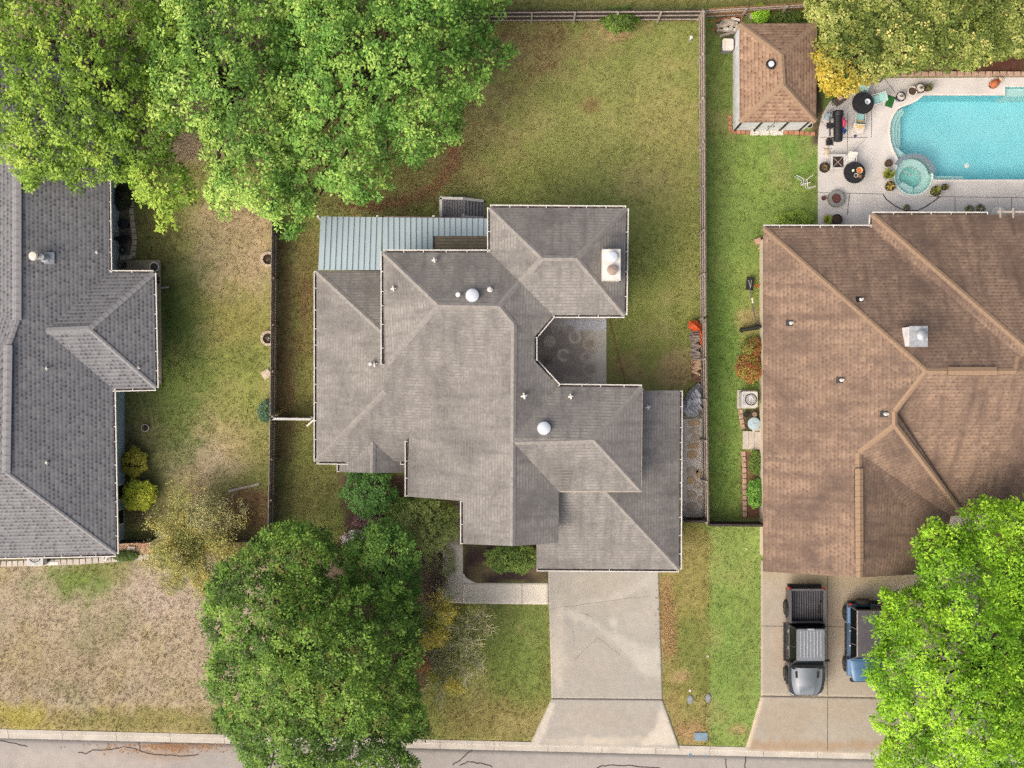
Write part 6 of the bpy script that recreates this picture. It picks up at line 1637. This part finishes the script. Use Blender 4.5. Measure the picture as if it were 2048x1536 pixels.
# square white-framed fire table
c = P(1676, 324, .45); c.z = DG; t = thing("fire_table", "square white framed table with a dark crossed grate", "fire table", c)
for i, (dx, dy, sx, sy) in enumerate(((0, .36, .84, .12), (0, -.36, .84, .12), (.36, 0, .12, .60), (-.36, 0, .12, .60))): MB().box(c + Vector((dx, dy, .43)), (sx, sy, .05)).build("frame_board", MT['handrail'], t)
MB().box(c + Vector((0, 0, .33)), (.62, .62, .04)).build("grate", MT['soil'], t)
for s in (-1, 1): MB().bar(c + Vector((-.29, -.29 * s, .37)), c + Vector((.29, .29 * s, .37)), .025, .02).build("cross_bar", MT['rail'], t)
for dx in (-.38, .38):
    for dy in (-.38, .38): MB().box(c + Vector((dx, dy, .22)), (.10, .10, .46)).build("leg", MT['handrail'], t)
# round fire pit
c = P(1673, 397, .35); c.z = DG; t = thing("fire_pit", "round grey fire pit filled with red lava rock", "fire pit", c)
MB().lathe([(.40, 0), (.46, .10), (.46, .34), (.42, .38), (.27, .38), (.25, .30)], c, 36).build("ring", MT['grey'], t, True); MB().lathe([(.26, .31), (.15, .34), (.01, .35)], c, 20, cap=False).build("lava_rock", MT['lava'], t)
# clay urn lying on its side
c = P(1988, 168, DG + .18); t = thing("urn", "orange clay urn lying on its side by the pool edge", "urn", (c.x, c.y, DG), math.radians(35))
MB(True).lathe([(.10, -.30), (.20, -.20), (.235, -.02), (.20, .16), (.10, .26), (.13, .33), (.09, .33)], (0, 0, .235), 22, 'x').build("belly", MT['terracotta'], t, True)
MB(True).lathe([(.13, .34), (.17, .40), (.10, .42)], (0, 0, .235), 16, 'x').build("neck_ring", MT['stone'], t, True); MB(True).box((-.30, 0, .235), (.02, .16, .16)).build("base", MT['potdark'], t)
# white round table edge and bench by the eave
t = thing("umbrella_table", "white round table half hidden under the brown roof edge", "table", P(1998, 428, DG)); q = P(1998, 428, .8); q.z = DG
MB().lathe([(.40, .70), (.41, .72), (.40, .74), (.01, .75)], q, 30).build("tabletop", MT['white'], t); MB().lathe([(.04, 0), (.04, .7)], q, 10).build("pedestal", MT['white'], t); MB().lathe([(.22, 0), (.2, .03)], q, 16).build("base", MT['white'], t)
t = thing("overturned_chair", "white chair tipped over on the grass beside the pool deck", "chair", P(1608, 364, 0), math.radians(12))
B_().add(*[[(-.24, -.2, .02), (.22, -.2, .02), (.22, -.16, .46), (-.24, -.16, .46), (-.24, -.17, .02), (.22, -.17, .02), (.22, -.13, .46), (-.24, -.13, .46)], [(0, 1, 2, 3), (7, 6, 5, 4), (0, 4, 5, 1), (2, 6, 7, 3), (1, 5, 6, 2), (3, 7, 4, 0)]]).build("seat", MT['white'], t)
for z in (.03, .45):
    B_().tube([(-.24, -.2, z), (-.10, .10, z), (-.45, .40, z)], .022, 6).build("back_leg", MT['white'], t, True); B_().tube([(.02, -.35, z), (.06, .05, z), (.44, .22, z)], .022, 6).build("front_leg", MT['white'], t, True); B_().tube([(.02, -.4, z), (.45, -.42, z)], .022, 6).build("armrest", MT['white'], t, True)
for k in range(3): B_().bar((-.43 + k * .1, .38 - k * .09, .03), (-.43 + k * .1, .38 - k * .09, .45), .04, .015).build("back_slat", MT['aqua'], t)

# ---------------------------------------------------------------- edging, stones, utilities
def blocks(label, pts, w_, d_, h, m, gap=.012, name="edging", z=0, cat="edging"):
    ps = [P(x, y, 0) for x, y in pts]; mid = sum(ps, Vector((0, 0, 0))) / len(ps); mid.z = z
    t = thing(name, label, cat, mid)
    for a, b in zip(ps[:-1], ps[1:]):
        d = b - a; L_ = d.length; d.normalize(); k = max(1, round(L_ / w_)); st_ = L_ / k; ang = math.atan2(d.y, d.x)
        for i in range(k):
            c = a + d * (st_ * (i + .5)); hh = h * random.uniform(.9, 1.1)
            B = MB(); R = Matrix.Rotation(ang + random.uniform(-.06, .06), 3, 'Z'); x, y = (st_ - gap) / 2, d_ / 2 * random.uniform(.93, 1.05)
            vs = [R @ Vector((sx * x * (1 if sy < 0 else .86), sy * y, 0)) for sx, sy in ((-1, -1), (1, -1), (1, 1), (-1, 1))]
            c = c + Vector((0, 0, z))
            B.add([c + v - Vector((0, 0, .04)) for v in vs] + [c + v * .96 + Vector((0, 0, hh)) for v in vs], [(3, 2, 1, 0), (4, 5, 6, 7), (0, 1, 5, 4), (1, 2, 6, 5), (2, 3, 7, 6), (3, 0, 4, 7)])
            B.build("block", m, t)
    return t
blocks("row of tan retaining blocks between the hedge bed and the pool deck", [(1770, 149), (2110, 149)], .40, .26, .18, MT['brick'])
blocks("red brick edging along the front of the shed", [(1462, 264), (1500, 266)], .3, .2, .08, MT['brick_red']); blocks("red brick edging by the shed corner next to the deck", [(1566, 265), (1630, 268)], .32, .22, .08, MT['brick_red'])
blocks("short red brick edging along the side of the shed", [(1460, 262), (1459, 230)], .3, .2, .08, MT['brick_red'])
blocks("curved tan brick edging beside the bucket lid", [(1480, 818), (1482, 838), (1486, 858)], .36, .24, .09, MT['brick']); blocks("long tan brick edging of the planting bed by the brown house", [(1486, 902), (1488, 935), (1489, 1034)], .32, .22, .09, MT['brick'])
blocks("row of grey stone blocks below the slate house", [(-20, 1128), (60, 1126), (160, 1123), (300, 1113), (345, 1110)], .34, .32, .10, MT['paver'])
blocks("curved stone block edging of the bed beside the slate house", [(262, 372), (264, 430), (270, 480), (266, 514), (240, 516)], .38, .26, .09, MT['stone'])
t = thing("step_pavers", "three pale concrete slabs laid as a step beside the brown house", "paving", P(1504, 880, 0))
for k in range(3): MB().box(P(1491 + k * 12, 880 + k * .5, .05), (.32, 1.0, .10), random.uniform(-.02, .02)).build("slab", MT['paver'], t, bevel=.01)
MB().box(P(1512, 859, .06), (.42, .16, .12), .15).build("kerb_stone", MT['paver'], t)
t = thing("tub_lid", "pale blue tub with a lid below the air conditioner", "tub", P(1506, 847, 0)); q = P(1506, 847, 0)
MB().lathe([(.26, 0), (.32, .22), (.35, .23), (.35, .27), (.2, .31), (.01, .32)], q, 24).build("tub", MT['galv'], t, True); MB().tube([q + Vector((-.06, 0, .32)), q + Vector((0, 0, .37)), q + Vector((.06, 0, .32))], .015, 6).build("knob", MT['galv'], t)
def aircon(label, px, py, rz=0, s=1.0):
    c = P(px, py, .8); c.z = 0
    t = thing("air_conditioner", label, "air conditioner", c, rz); B_ = lambda: MB(True)
    B_().box((-.02, 0, .04), (1.02, 1.02, .1)).build("pad", MT['paver'], t); B_().prism(rrect(.44, -.44, .44, .08), .09, .82).build("casing", simple("beige_casing", C(206, 204, 200), C(190, 188, 186), 4, .6), t, True)
    f = B_().lathe([(.33, .815), (.33, .835), (.28, .836), (.27, .80), (.01, .79)], (.08, 0, 0), 26, cap=False).build("fan_guard", MT['black'], t)
    B_().box((.06, .15, .825), (.17, .15, .03)).build("fan_hub", MT['dome'], f); B_().box((.08, -.06, .82), (.10, .30, .02)).build("fan_blade", MT['steel'], f)
    for k in range(3): B_().lathe([(.29 - k * .07, .838), (.30 - k * .07, .842), (.285 - k * .07, .842)], (.08, 0, 0), 24, cap=False).build("grille_ring", MT['iron'], f)
    for k in range(6): B_().box((-.36 + k * .04, 0, .826), (.012, .7 - .04 * abs(k - 2), .01)).build("louvre", MT['steel'], t)
    return t
aircon("grey air conditioner unit beside the brown house wall", 1499, 799)
aircon("white air conditioner half under the eave of the slate house", 70, 1116, PI / 2)
t = thing("meter_box", "blue-grey water meter cover in the grass near the kerb", "meter cover", P(1402, 1473, 0)); MB().box(P(1402, 1473, .02), (.76, .48, .06)).build("frame", MT['greylid'], t, bevel=.02); MB().box(P(1402, 1473, .055), (.66, .40, .02)).build("lid", MT['bluelid'], t); MB().box(P(1402, 1473, .066), (.12, .06, .01)).build("latch", MT['greylid'], t)
for (x, y, lab) in ((1380, 1399, "oval grey valve lid nearest the driveway"), (1416, 1396, "oval grey valve lid further from the driveway")):
    t = thing("utility_box", lab, "valve cover", P(x, y, 0), group="valve lids in the grass"); q = P(x, y, 0)
    MB().prism([(q.x + .16 * math.cos(a), q.y + .26 * math.sin(a)) for a in [i * PI / 9 for i in range(18)]], -.02, .04).build("rim", MT['grey'], t); MB().prism([(q.x + .12 * math.cos(a), q.y + .21 * math.sin(a)) for a in [i * PI / 9 for i in range(18)]], 0, .055).build("lid", MT['greylid'], t)
def pebble(name, label, cat, px, py, r, m, h=None, z=0):
    q = P(px, py, z); t = thing(name, label, cat, q)
    pts = [(q.x + r * random.uniform(.8, 1.1) * math.cos(a), q.y + r * random.uniform(.8, 1.1) * math.sin(a)) for a in [i * PI / 4 for i in range(8)]]
    o = MB(); o.prism(pts, z - .02, z + (h or r * .6), .7); o.build("body", m, t, bevel=r * .1); return t
pebble("stone", "small white stone beside the valve lids", "stone", 1380, 1381, .09, MT['white']); pebble("ball", "white ball lying on the dry grass", "ball", 275, 1286, .06, MT['white']); pebble("stone", "white stone at the edge of the bright green grass by the parked truck's lawn", "stone", 1416, 1312, .10, MT['stone']); pebble("stone", "white stone on the strip in front of the brown house", "stone", 1493, 1098, .09, MT['stone'])
pebble("stone", "green lid lying on the shaded grass below the porch", "lid", 289, 804, .10, simple("teal_lid", C(70, 120, 100), C(60, 104, 88), 5, .7), .04); pebble("stone", "pale ball just below the porch corner", "ball", 276, 783, .07, MT['dome'])
t = thing("sprinkler", "white capped pipe standing in the corner of the olive lawn", "pipe", P(1380, 80, 0)); MB().lathe([(.05, 0), (.05, .45), (.09, .46), (.10, .52), (.06, .57), (.01, .58)], P(1380, 80, 0), 14).build("pipe", MT['white'], t, True); MB().lathe([(.12, 0), (.10, .03)], P(1380, 80, 0), 12).build("collar", MT['grey'], t)
def slabstone(label, px, py, sx, sy, h, rz, m=None, name="stone_slab", cat="slab"):
    t = thing(name, label, cat, P(px, py, 0), rz)
    B = MB(True); x, y = sx / 2, sy / 2
    B.add([(-x, -y * .95, -.02), (x * .96, -y, -.02), (x, y * .94, -.02), (-x * .94, y, -.02), (-x * .98, -y * .92, h), (x * .93, -y * .97, h), (x * .97, y * .9, h), (-x * .9, y * .97, h)], [(3, 2, 1, 0), (4, 5, 6, 7), (0, 1, 5, 4), (1, 2, 6, 5), (2, 3, 7, 6), (3, 0, 4, 7)])
    B.build("slab", m or MT['stone'], t, bevel=.015); return t
slabstone("beige flat stone leaning by the dark fence", 533, 748, .5, .5, .08, .6); slabstone("beige square stone at the edge of the front bed", 692, 1072, .30, .42, .10, -.25, MT['stone2']); slabstone("pale concrete block lying on the orange gravel", 264, 1096, .42, .22, .12, -.03, MT['paver']); slabstone("white splash block beside the slate house air conditioner", 108, 1126, .58, .2, .12, -.02, MT['white']); slabstone("pale block behind the shed beside the lime sprouts", 1505, 33, .36, .36, .3, .2, MT['paver'])
slabstone("pinkish rock at the corner of the brown house", 1515, 483, .36, .34, .25, .4, simple("pink_rock", C(196, 160, 142), C(170, 134, 118), 5, .9)); slabstone("smaller rock below the pinkish rock at the brown house corner", 1521, 497, .26, .2, .18, -.4, MT['brick'])
t = thing("timber_plank", "weathered plank lying on the patchy yard grass", "plank", P(488, 975, 0), math.radians(13)); MB(True).box((0, 0, .04), (1.75, .12, .05)).build("board", MT['rail'], t, bevel=.01); MB(True).box((-.7, -.04, .02), (.3, .16, .04), .3).build("end_block", MT['wood'], t)
for i, (a, b, m, lab, r) in enumerate((((1219, 640), (1252, 772), MT['hose'], "straight orange cord stretched across the lawn beside the courtyard", .022), ((238, 1037), (305, 1032), MT['rail'], "thin pale cable lying below the slate house windows", .012))):
    pts = [P(a[0] + (b[0] - a[0]) * k / 8 + random.uniform(-1, 1), a[1] + (b[1] - a[1]) * k / 8, .05) for k in range(9)]
    o = MB().tube(pts, r, 6).build("cord", m, None, True); tag(o, lab, "cord")
# blue utility paint on the kerb
for pts in ([(1376, 1512), (1381, 1506), (1384, 1512)], [(1378, 1509), (1384, 1508)], [(1410, 1508), (1414, 1514)]):
    ribbon(pts, .05, -.086, "paint_mark", MT['bluepaint'], kerb, .003)
# porch clutter of the slate house: black wire table and chair frames
t = thing("wire_table", "black round wire table under the slate house eave", "table", P(246, 447, 0)); q = P(246, 447, .6); q.z = 0
MB().lathe([(.30, .58), (.31, .6), (.30, .62), (.01, .62)], q, 22).build("tabletop", MT['black'], t); MB().lathe([(.04, 0), (.04, .58)], q, 8).build("pedestal", MT['black'], t); MB().lathe([(.2, 0), (.18, .03)], q, 14).build("base", MT['black'], t)
t = thing("metal_chair", "black curved metal rocker beside the wire table", "chair", P(252, 482, 0), .5); 
MB(True).prism([(.34 * math.cos(a), .24 * math.sin(a)) for a in [i * PI / 8 for i in range(16)]], .40, .44).build("seat", MT['black'], t); MB(True).prism([(-.3, .1), (.3, .1), (.26, .2), (-.26, .2)], .44, .9).build("backrest", MT['black'], t)
for s in (-1, 1): MB(True).tube([(s * .3, -.4, .05), (s * .3, 0, 0), (s * .3, .4, .08)], .02, 6).build("rocker", MT['iron'], t, True); MB(True).tube([(s * .3, 0, 0), (s * .28, 0, .42)], .02, 6).build("leg", MT['iron'], t, True)
t = thing("metal_stool", "black round stool nearest the porch slab", "stool", P(245, 500, 0)); q = P(245, 500, .4); q.z = 0
MB().lathe([(.20, .40), (.21, .43), (.12, .44), (.11, .40)], q, 20).build("seat_ring", MT['black'], t); MB().lathe([(.09, .41), (.01, .43)], q, 12, cap=False).build("cushion", MT['grey'], t)
for k in range(3): MB().tube([q + Vector((.16 * math.cos(k * 2.1), .16 * math.sin(k * 2.1), 0)), q + Vector((.12 * math.cos(k * 2.1), .12 * math.sin(k * 2.1), .4))], .015, 5).build("leg", MT['iron'], t)
pot("dark pot of dry flowers on the porch beside the wall", 245, 529, .20, .3, MT['potdark'], True, .18, z=.12, seed=21, n=18, pal=[C(190, 180, 170), C(110, 90, 80)])
# black bin and blocks beside the white air conditioner
t = thing("valve_cover", "dark drain box beside the white air conditioner", "box", P(92, 1116, 0)); MB().box(P(92, 1116, .12), (.4, .4, .24)).build("box", MT['suvtop'], t, bevel=.02); MB().box(P(92, 1116, .25), (.3, .3, .02)).build("lid", MT['black'], t)
# ---------------------------------------------------------------- firewood, tarps, hoop, lumber
rg = random.Random(3)
LOGM = [simple("log_grey", C(176, 162, 152), C(128, 112, 102), 12, .95), simple("log_brown", C(150, 120, 98), C(112, 86, 70), 12, .95), simple("log_cut", C(216, 186, 150), C(186, 152, 118), 8, .9)]
for row, zz in ((0, .10), (1, .27), (2, .42)):
    y = 664 + row * 4
    while y < 766 - row * 3:
        px = 1391 + (y - 664) * .03 + rg.uniform(-2, 2)
        mi = 0 if y < 720 else rg.choice((1, 2)); m = LOGM[mi]; lay = ("bottom layer", "middle layer", "top layer")[row]
        lab = ("weathered grey firewood log in the %s beside the orange tarp", "brown firewood log in the %s near the grey tarp", "pale freshly split firewood log in the %s near the grey tarp")[mi] % lay
        q = P(px, y, zz); t = thing("firewood_log", lab, "log", (q.x, q.y, max(0, zz - .09)), rg.uniform(-.16, .16) + (rg.choice((0, 0, 0, .6, -.5)) if row == 2 else 0), group="%s firewood logs, %s" % (("grey", "brown", "pale")[mi], lay))
        L_ = rg.uniform(.38, .62); r = rg.uniform(.07, .11)
        k = rg.choice((5, 6, 7)); prof = [(r * rg.uniform(.75, 1.1) * math.cos(2 * PI * i / k + .3), r * rg.uniform(.75, 1.1) * math.sin(2 * PI * i / k + .3)) for i in range(k)]
        MB(True).loft([[(-L_ / 2, a, .09 + b) for a, b in prof], [(L_ / 2, a * .95, .09 + b * .95) for a, b in prof]][::-1]).build("bark", m, t)
        MB(True).add([(L_ / 2 + .003, a * .9, .09 + b * .9) for a, b in prof], [tuple(range(k))]).build("cut_end", LOGM[2], t)
        y += r * 2 * F / H * .92
def tarp(label, poly, zb, zt, m, seed, amp=.12, freq=5.0):
    rg2 = np.random.default_rng(seed); Pn = np.array(poly); x0, y0 = Pn.min(0); x1, y1 = Pn.max(0)
    nx_, ny_ = int((x1 - x0) / 1.1), int((y1 - y0) / 1.1)
    u, v = np.meshgrid(np.linspace(x0, x1, nx_), np.linspace(y0, y1, ny_)); u = u.ravel(); v = v.ravel()
    ins = inpoly(u, v, poly); d = edgedist(u, v, poly) * np.where(ins, 1, -1)
    th = .6 + seed; a = u * math.cos(th) + v * math.sin(th); b = -u * math.sin(th) + v * math.cos(th)
    n_ = fbm(a / 3.2 + 11, b / 15.0 + seed, 3); n2 = np.abs(fbm(a / 5.0, b / 22.0 + 4, 2) - .5) * 2
    z = zb + (zt - zb) * sstep(-1, 9, d) + (n_ - .5) * amp * 2.2 + (1 - n2) * amp * .9
    z = np.maximum(z, zb + .01 + .02 * n_)
    I = np.arange(nx_ * ny_).reshape(ny_, nx_)
    Qd = np.stack([I[:-1, :-1].ravel(), I[1:, :-1].ravel(), I[1:, 1:].ravel(), I[:-1, 1:].ravel()], 1)
    Qd = Qd[(d[Qd].min(1) > -1.2)]
    s = (H - z) / F
    V = np.stack([(u - 1024) * s, (768 - v) * s, z], 1)
    used = np.unique(Qd); mp = -np.ones(len(V), int); mp[used] = np.arange(len(used))
    o = np_mesh("tarp", V[used], mp[Qd], None, m, None, True); tag(o, label, "tarp"); sd = o.modifiers.new("thick", 'SOLIDIFY'); sd.thickness = .012; return o
tarp("crumpled grey tarp heaped at the end of the gravel path", [(1398, 764), (1408, 785), (1407, 815), (1396, 832), (1375, 834), (1362, 822), (1368, 800), (1378, 782)], .03, .55, MT['tarp'], 2, .30)
tarp("orange tarp bundled on the top end of the woodpile", [(1378, 643), (1392, 640), (1402, 650), (1404, 660), (1388, 662), (1376, 656)], .35, .60, MT['orange'], 5, .10)
tarp("orange-red strip of tarp hanging between the woodpile and fence", [(1400, 660), (1407, 668), (1407, 694), (1402, 696), (1398, 674)], .3, .50, MT['orange'], 7, .10)
# basketball hoop lying on its side
t = thing("basketball_hoop", "black portable basketball hoop lying on its side by the brown house", "basketball hoop", P(1502, 615, 0))
b0, b1 = P(1479, 661, .12), P(1518, 654, .12); mid = (b0 + b1) / 2
bs = MB(); d = (b1 - b0).normalized(); s = Vector((-d.y, d.x, 0))
bs.add([b0 - s * .10 + Vector((0, 0, -.12)), b1 - s * .13 + Vector((0, 0, -.12)), b1 + s * .13 + Vector((0, 0, -.12)), b0 + s * .10 + Vector((0, 0, -.12)), b0 - s * .07 + Vector((0, 0, .5)), b1 - s * .09 + Vector((0, 0, .6)), b1 + s * .09 + Vector((0, 0, .6)), b0 + s * .07 + Vector((0, 0, .5))], [(3, 2, 1, 0), (4, 5, 6, 7), (0, 1, 5, 4), (1, 2, 6, 5), (2, 3, 7, 6), (3, 0, 4, 7)])
bs.build("base_tank", MT['black'], t, bevel=.05)
for k in (-1, 1): MB().lathe([(.09, -.03), (.09, .03)], b0 + d * .06 + s * (k * .08) + Vector((0, 0, .3)), 14, 'x').build("wheel", MT['rubber'], t)
MB().tube([P(1513, 650, .30), P(1507, 620, .35), P(1503, 596, .42), P(1500, 576, .45)], .035, 8).build("pole", MT['suvtop'], t, True)
MB().tube([P(1505.5, 606, .40), P(1504, 596, .43)], .05, 8).build("height_label", MT['white'], t, True)
for k in (-1, 1): MB().tube([P(1512, 648, .3), P(1512 + k * 7, 656, .3)], .02, 6).build("strut", MT['suvtop'], t)
bb = MB(); c = P(1500, 567, .30); bb.box(c, (.42, .74, .09), -.12, Matrix.Rotation(-.12, 3, 'Z')); bb.build("backboard", MT['black'], t, bevel=.02)
bd = MB()
for k in (-1, 1): bd.tube([P(1500 + k * 3, 560, .37), P(1501, 576, .42)], .018, 6)
bd.build("bracket", MT['steel'], t, True)
rim_ = [P(1516, 571, .25) + Vector((.0 + .22 * math.cos(a) * .35, .22 * math.sin(a) * .25, .22 * math.sin(a) * .9)) for a in [i * PI / 8 for i in range(17)]]
MB().tube(rim_, .016, 6).build("rim", MT['orange'], t, True); MB().tube([P(1507, 573, .3), P(1516, 570, .28)], .02, 6).build("rim_neck", MT['orange'], t, True)
# lumber and rubble beside the shed
SCR = ["short pale board lying lowest toward the lawn", "wide white board nearest the tank", "longest tilted pale board", "buff stone turned sideways", "pale paver nearest the shed corner", "buff stone at the lawn side", "pale board under the red pipe", "narrow white board touching the shed corner", "grey lump at the upper left", "pale paver standing across the middle", "square buff stone against the shed", "short pale stick at the lawn end"]
for k, (x, y, sx, sy, rz, m, z) in enumerate(((1448, 62, .8, .12, -.15, 'rail', .08), (1462, 60, .9, .16, -.1, 'white', .12), (1458, 68, 1.1, .14, .25, 'rail', .06), (1452, 50, .5, .25, .5, 'stone', .12), (1466, 48, .45, .3, -.4, 'paver', .14), (1440, 52, .4, .22, .2, 'stone', .1), (1458, 42, .6, .14, .1, 'rail', .18), (1470, 40, .5, .12, -.3, 'white', .2), (1446, 44, .4, .2, .9, 'grey', .16), (1462, 54, .5, .2, 1.2, 'paver', .22), (1474, 56, .3, .3, .3, 'stone', .2), (1436, 58, .35, .12, 1.3, 'rail', .15))):
    q = P(x, y, 0); t = thing("scrap_piece", SCR[k] + " in the heap beside the shed", "scrap", (q.x, q.y, max(0, z - .08)), rz, group="scrap heap beside the shed")
    MB(True).box((0, 0, .05), (sx, sy, .09)).build("chunk", MT[m], t, bevel=.015)
t = thing("pipe_frame", "thin red pipe frame around the scrap heap beside the shed", "frame", P(1455, 42, 0))
MB().tube([P(1420, 44, .5), P(1450, 37, .55), P(1483, 31, .6)], .022, 6).build("top_pipe", MT['terracotta'], t, True); MB().tube([P(1483, 31, .6), P(1484, 46, .55)], .022, 6).build("end_pipe", MT['terracotta'], t, True); MB().tube([P(1420, 60, .3), P(1438, 57, .3)], .02, 6).build("low_pipe", MT['terracotta'], t, True)
for x, y in ((1420, 44), (1452, 37), (1483, 32)): MB().tube([P(x, y, 0), P(x, y, .55)], .02, 6).build("post", MT['terracotta'], t, True)
t = thing("utility_tank", "cream plastic box tank at the back corner of the shed", "tank", P(1456, 90, 0)); q = P(1456, 89, .7); q.z = 0
MB().prism([(q.x + x, q.y + y) for x, y in rrect(.29, -.31, .31, .1)], 0, .66).build("body", MT['grey'], t); MB().prism([(q.x + x, q.y + y) for x, y in rrect(.31, -.33, .33, .12)], .66, .74, .96).build("lid", MT['potwhite'], t, True)
gsh = MB()
for k in range(500):
    q = P(random.uniform(1500, 1566), random.uniform(261, 270), .01); s = random.uniform(.02, .05); a = random.random() * 6
    gsh.add([(q.x + math.cos(a + i * 1.57) * s, q.y + math.sin(a + i * 1.57) * s, 0) for i in range(4)] + [(q.x, q.y, s)], [(0, 1, 4), (1, 2, 4), (2, 3, 4), (3, 0, 4)])
tag(gsh.build("gravel", MT['pebble'], None), "strip of pale gravel along the shed doors", kind="stuff")
for nm, lab, x0, y0, x1, y1, n_, m in (("gravel", "orange and white gravel bed below the slate house", -20, 1100, 232, 1114, 1700, None), ("gravel", "orange and white gravel bed by the leaning fence panel", 234, 1085, 302, 1112, 1500, None)):
    gv = MB()
    for k in range(n_):
        q = P(random.uniform(x0, x1), random.uniform(y0, y1), .0); s = random.uniform(.025, .05); a = random.random() * 6
        gv.add([(q.x + math.cos(a + i * 1.57) * s, q.y + math.sin(a + i * 1.57) * s, 0) for i in range(4)] + [(q.x, q.y, s)], [(0, 1, 4), (1, 2, 4), (2, 3, 4), (3, 0, 4)])
    tag(gv.build(nm, simple("orange_gravel", C(206, 156, 112), C(236, 226, 210), 7, .9), None), lab, kind="stuff")
# dead branches and fallen leaves under the trees
for nm, lab, pts, n_, cols_ in (("fallen_leaves", "rusty fallen leaves curving round the bright green tree", [(905, 270), (915, 310), (890, 360), (840, 395), (760, 412), (690, 415)], 1100, [C(150, 108, 80), C(122, 86, 64), C(160, 118, 84)]), ("fallen_leaves", "brown fallen leaves scattered near the back fence", [(1000, 60), (1080, 90), (1130, 60), (1060, 150), (1110, 130)], 420, [C(150, 112, 80), C(136, 98, 70)]), ("fallen_leaves", "tan fallen leaves along the edge of the concrete driveway", [(1330, 1160), (1334, 1250), (1340, 1310), (1334, 1200)], 900, [C(178, 142, 98), C(156, 124, 84)]), ("fallen_leaves", "brown fallen leaves in the narrow side yard", [(572, 500), (572, 700), (575, 830), (610, 640), (612, 560)], 900, [C(122, 90, 64), C(140, 104, 72)])):
    pp = np.array(pts, float); k = RNG.integers(0, len(pp) - 1, n_); f = RNG.random((n_, 1)); xy = pp[k] * (1 - f) + pp[k + 1] * f + RNG.normal(0, 9, (n_, 2))
    ce = np.stack([(xy[:, 0] - 1024) * H / F, (768 - xy[:, 1]) * H / F, np.full(n_, .05)], 1); cl = np.array([c[:3] for c in cols_])[RNG.integers(0, len(cols_), n_)] * RNG.uniform(.8, 1.2, (n_, 1))
    up = np.tile([0, 0, 1.0], (n_, 1)); V, Qd, cc = leaves_np(ce, up, .08, .7, cl, up=1.0, rnd=.4)
    tag(np_mesh(nm, V, Qd, cc, MT['leaf']), lab, kind="stuff")
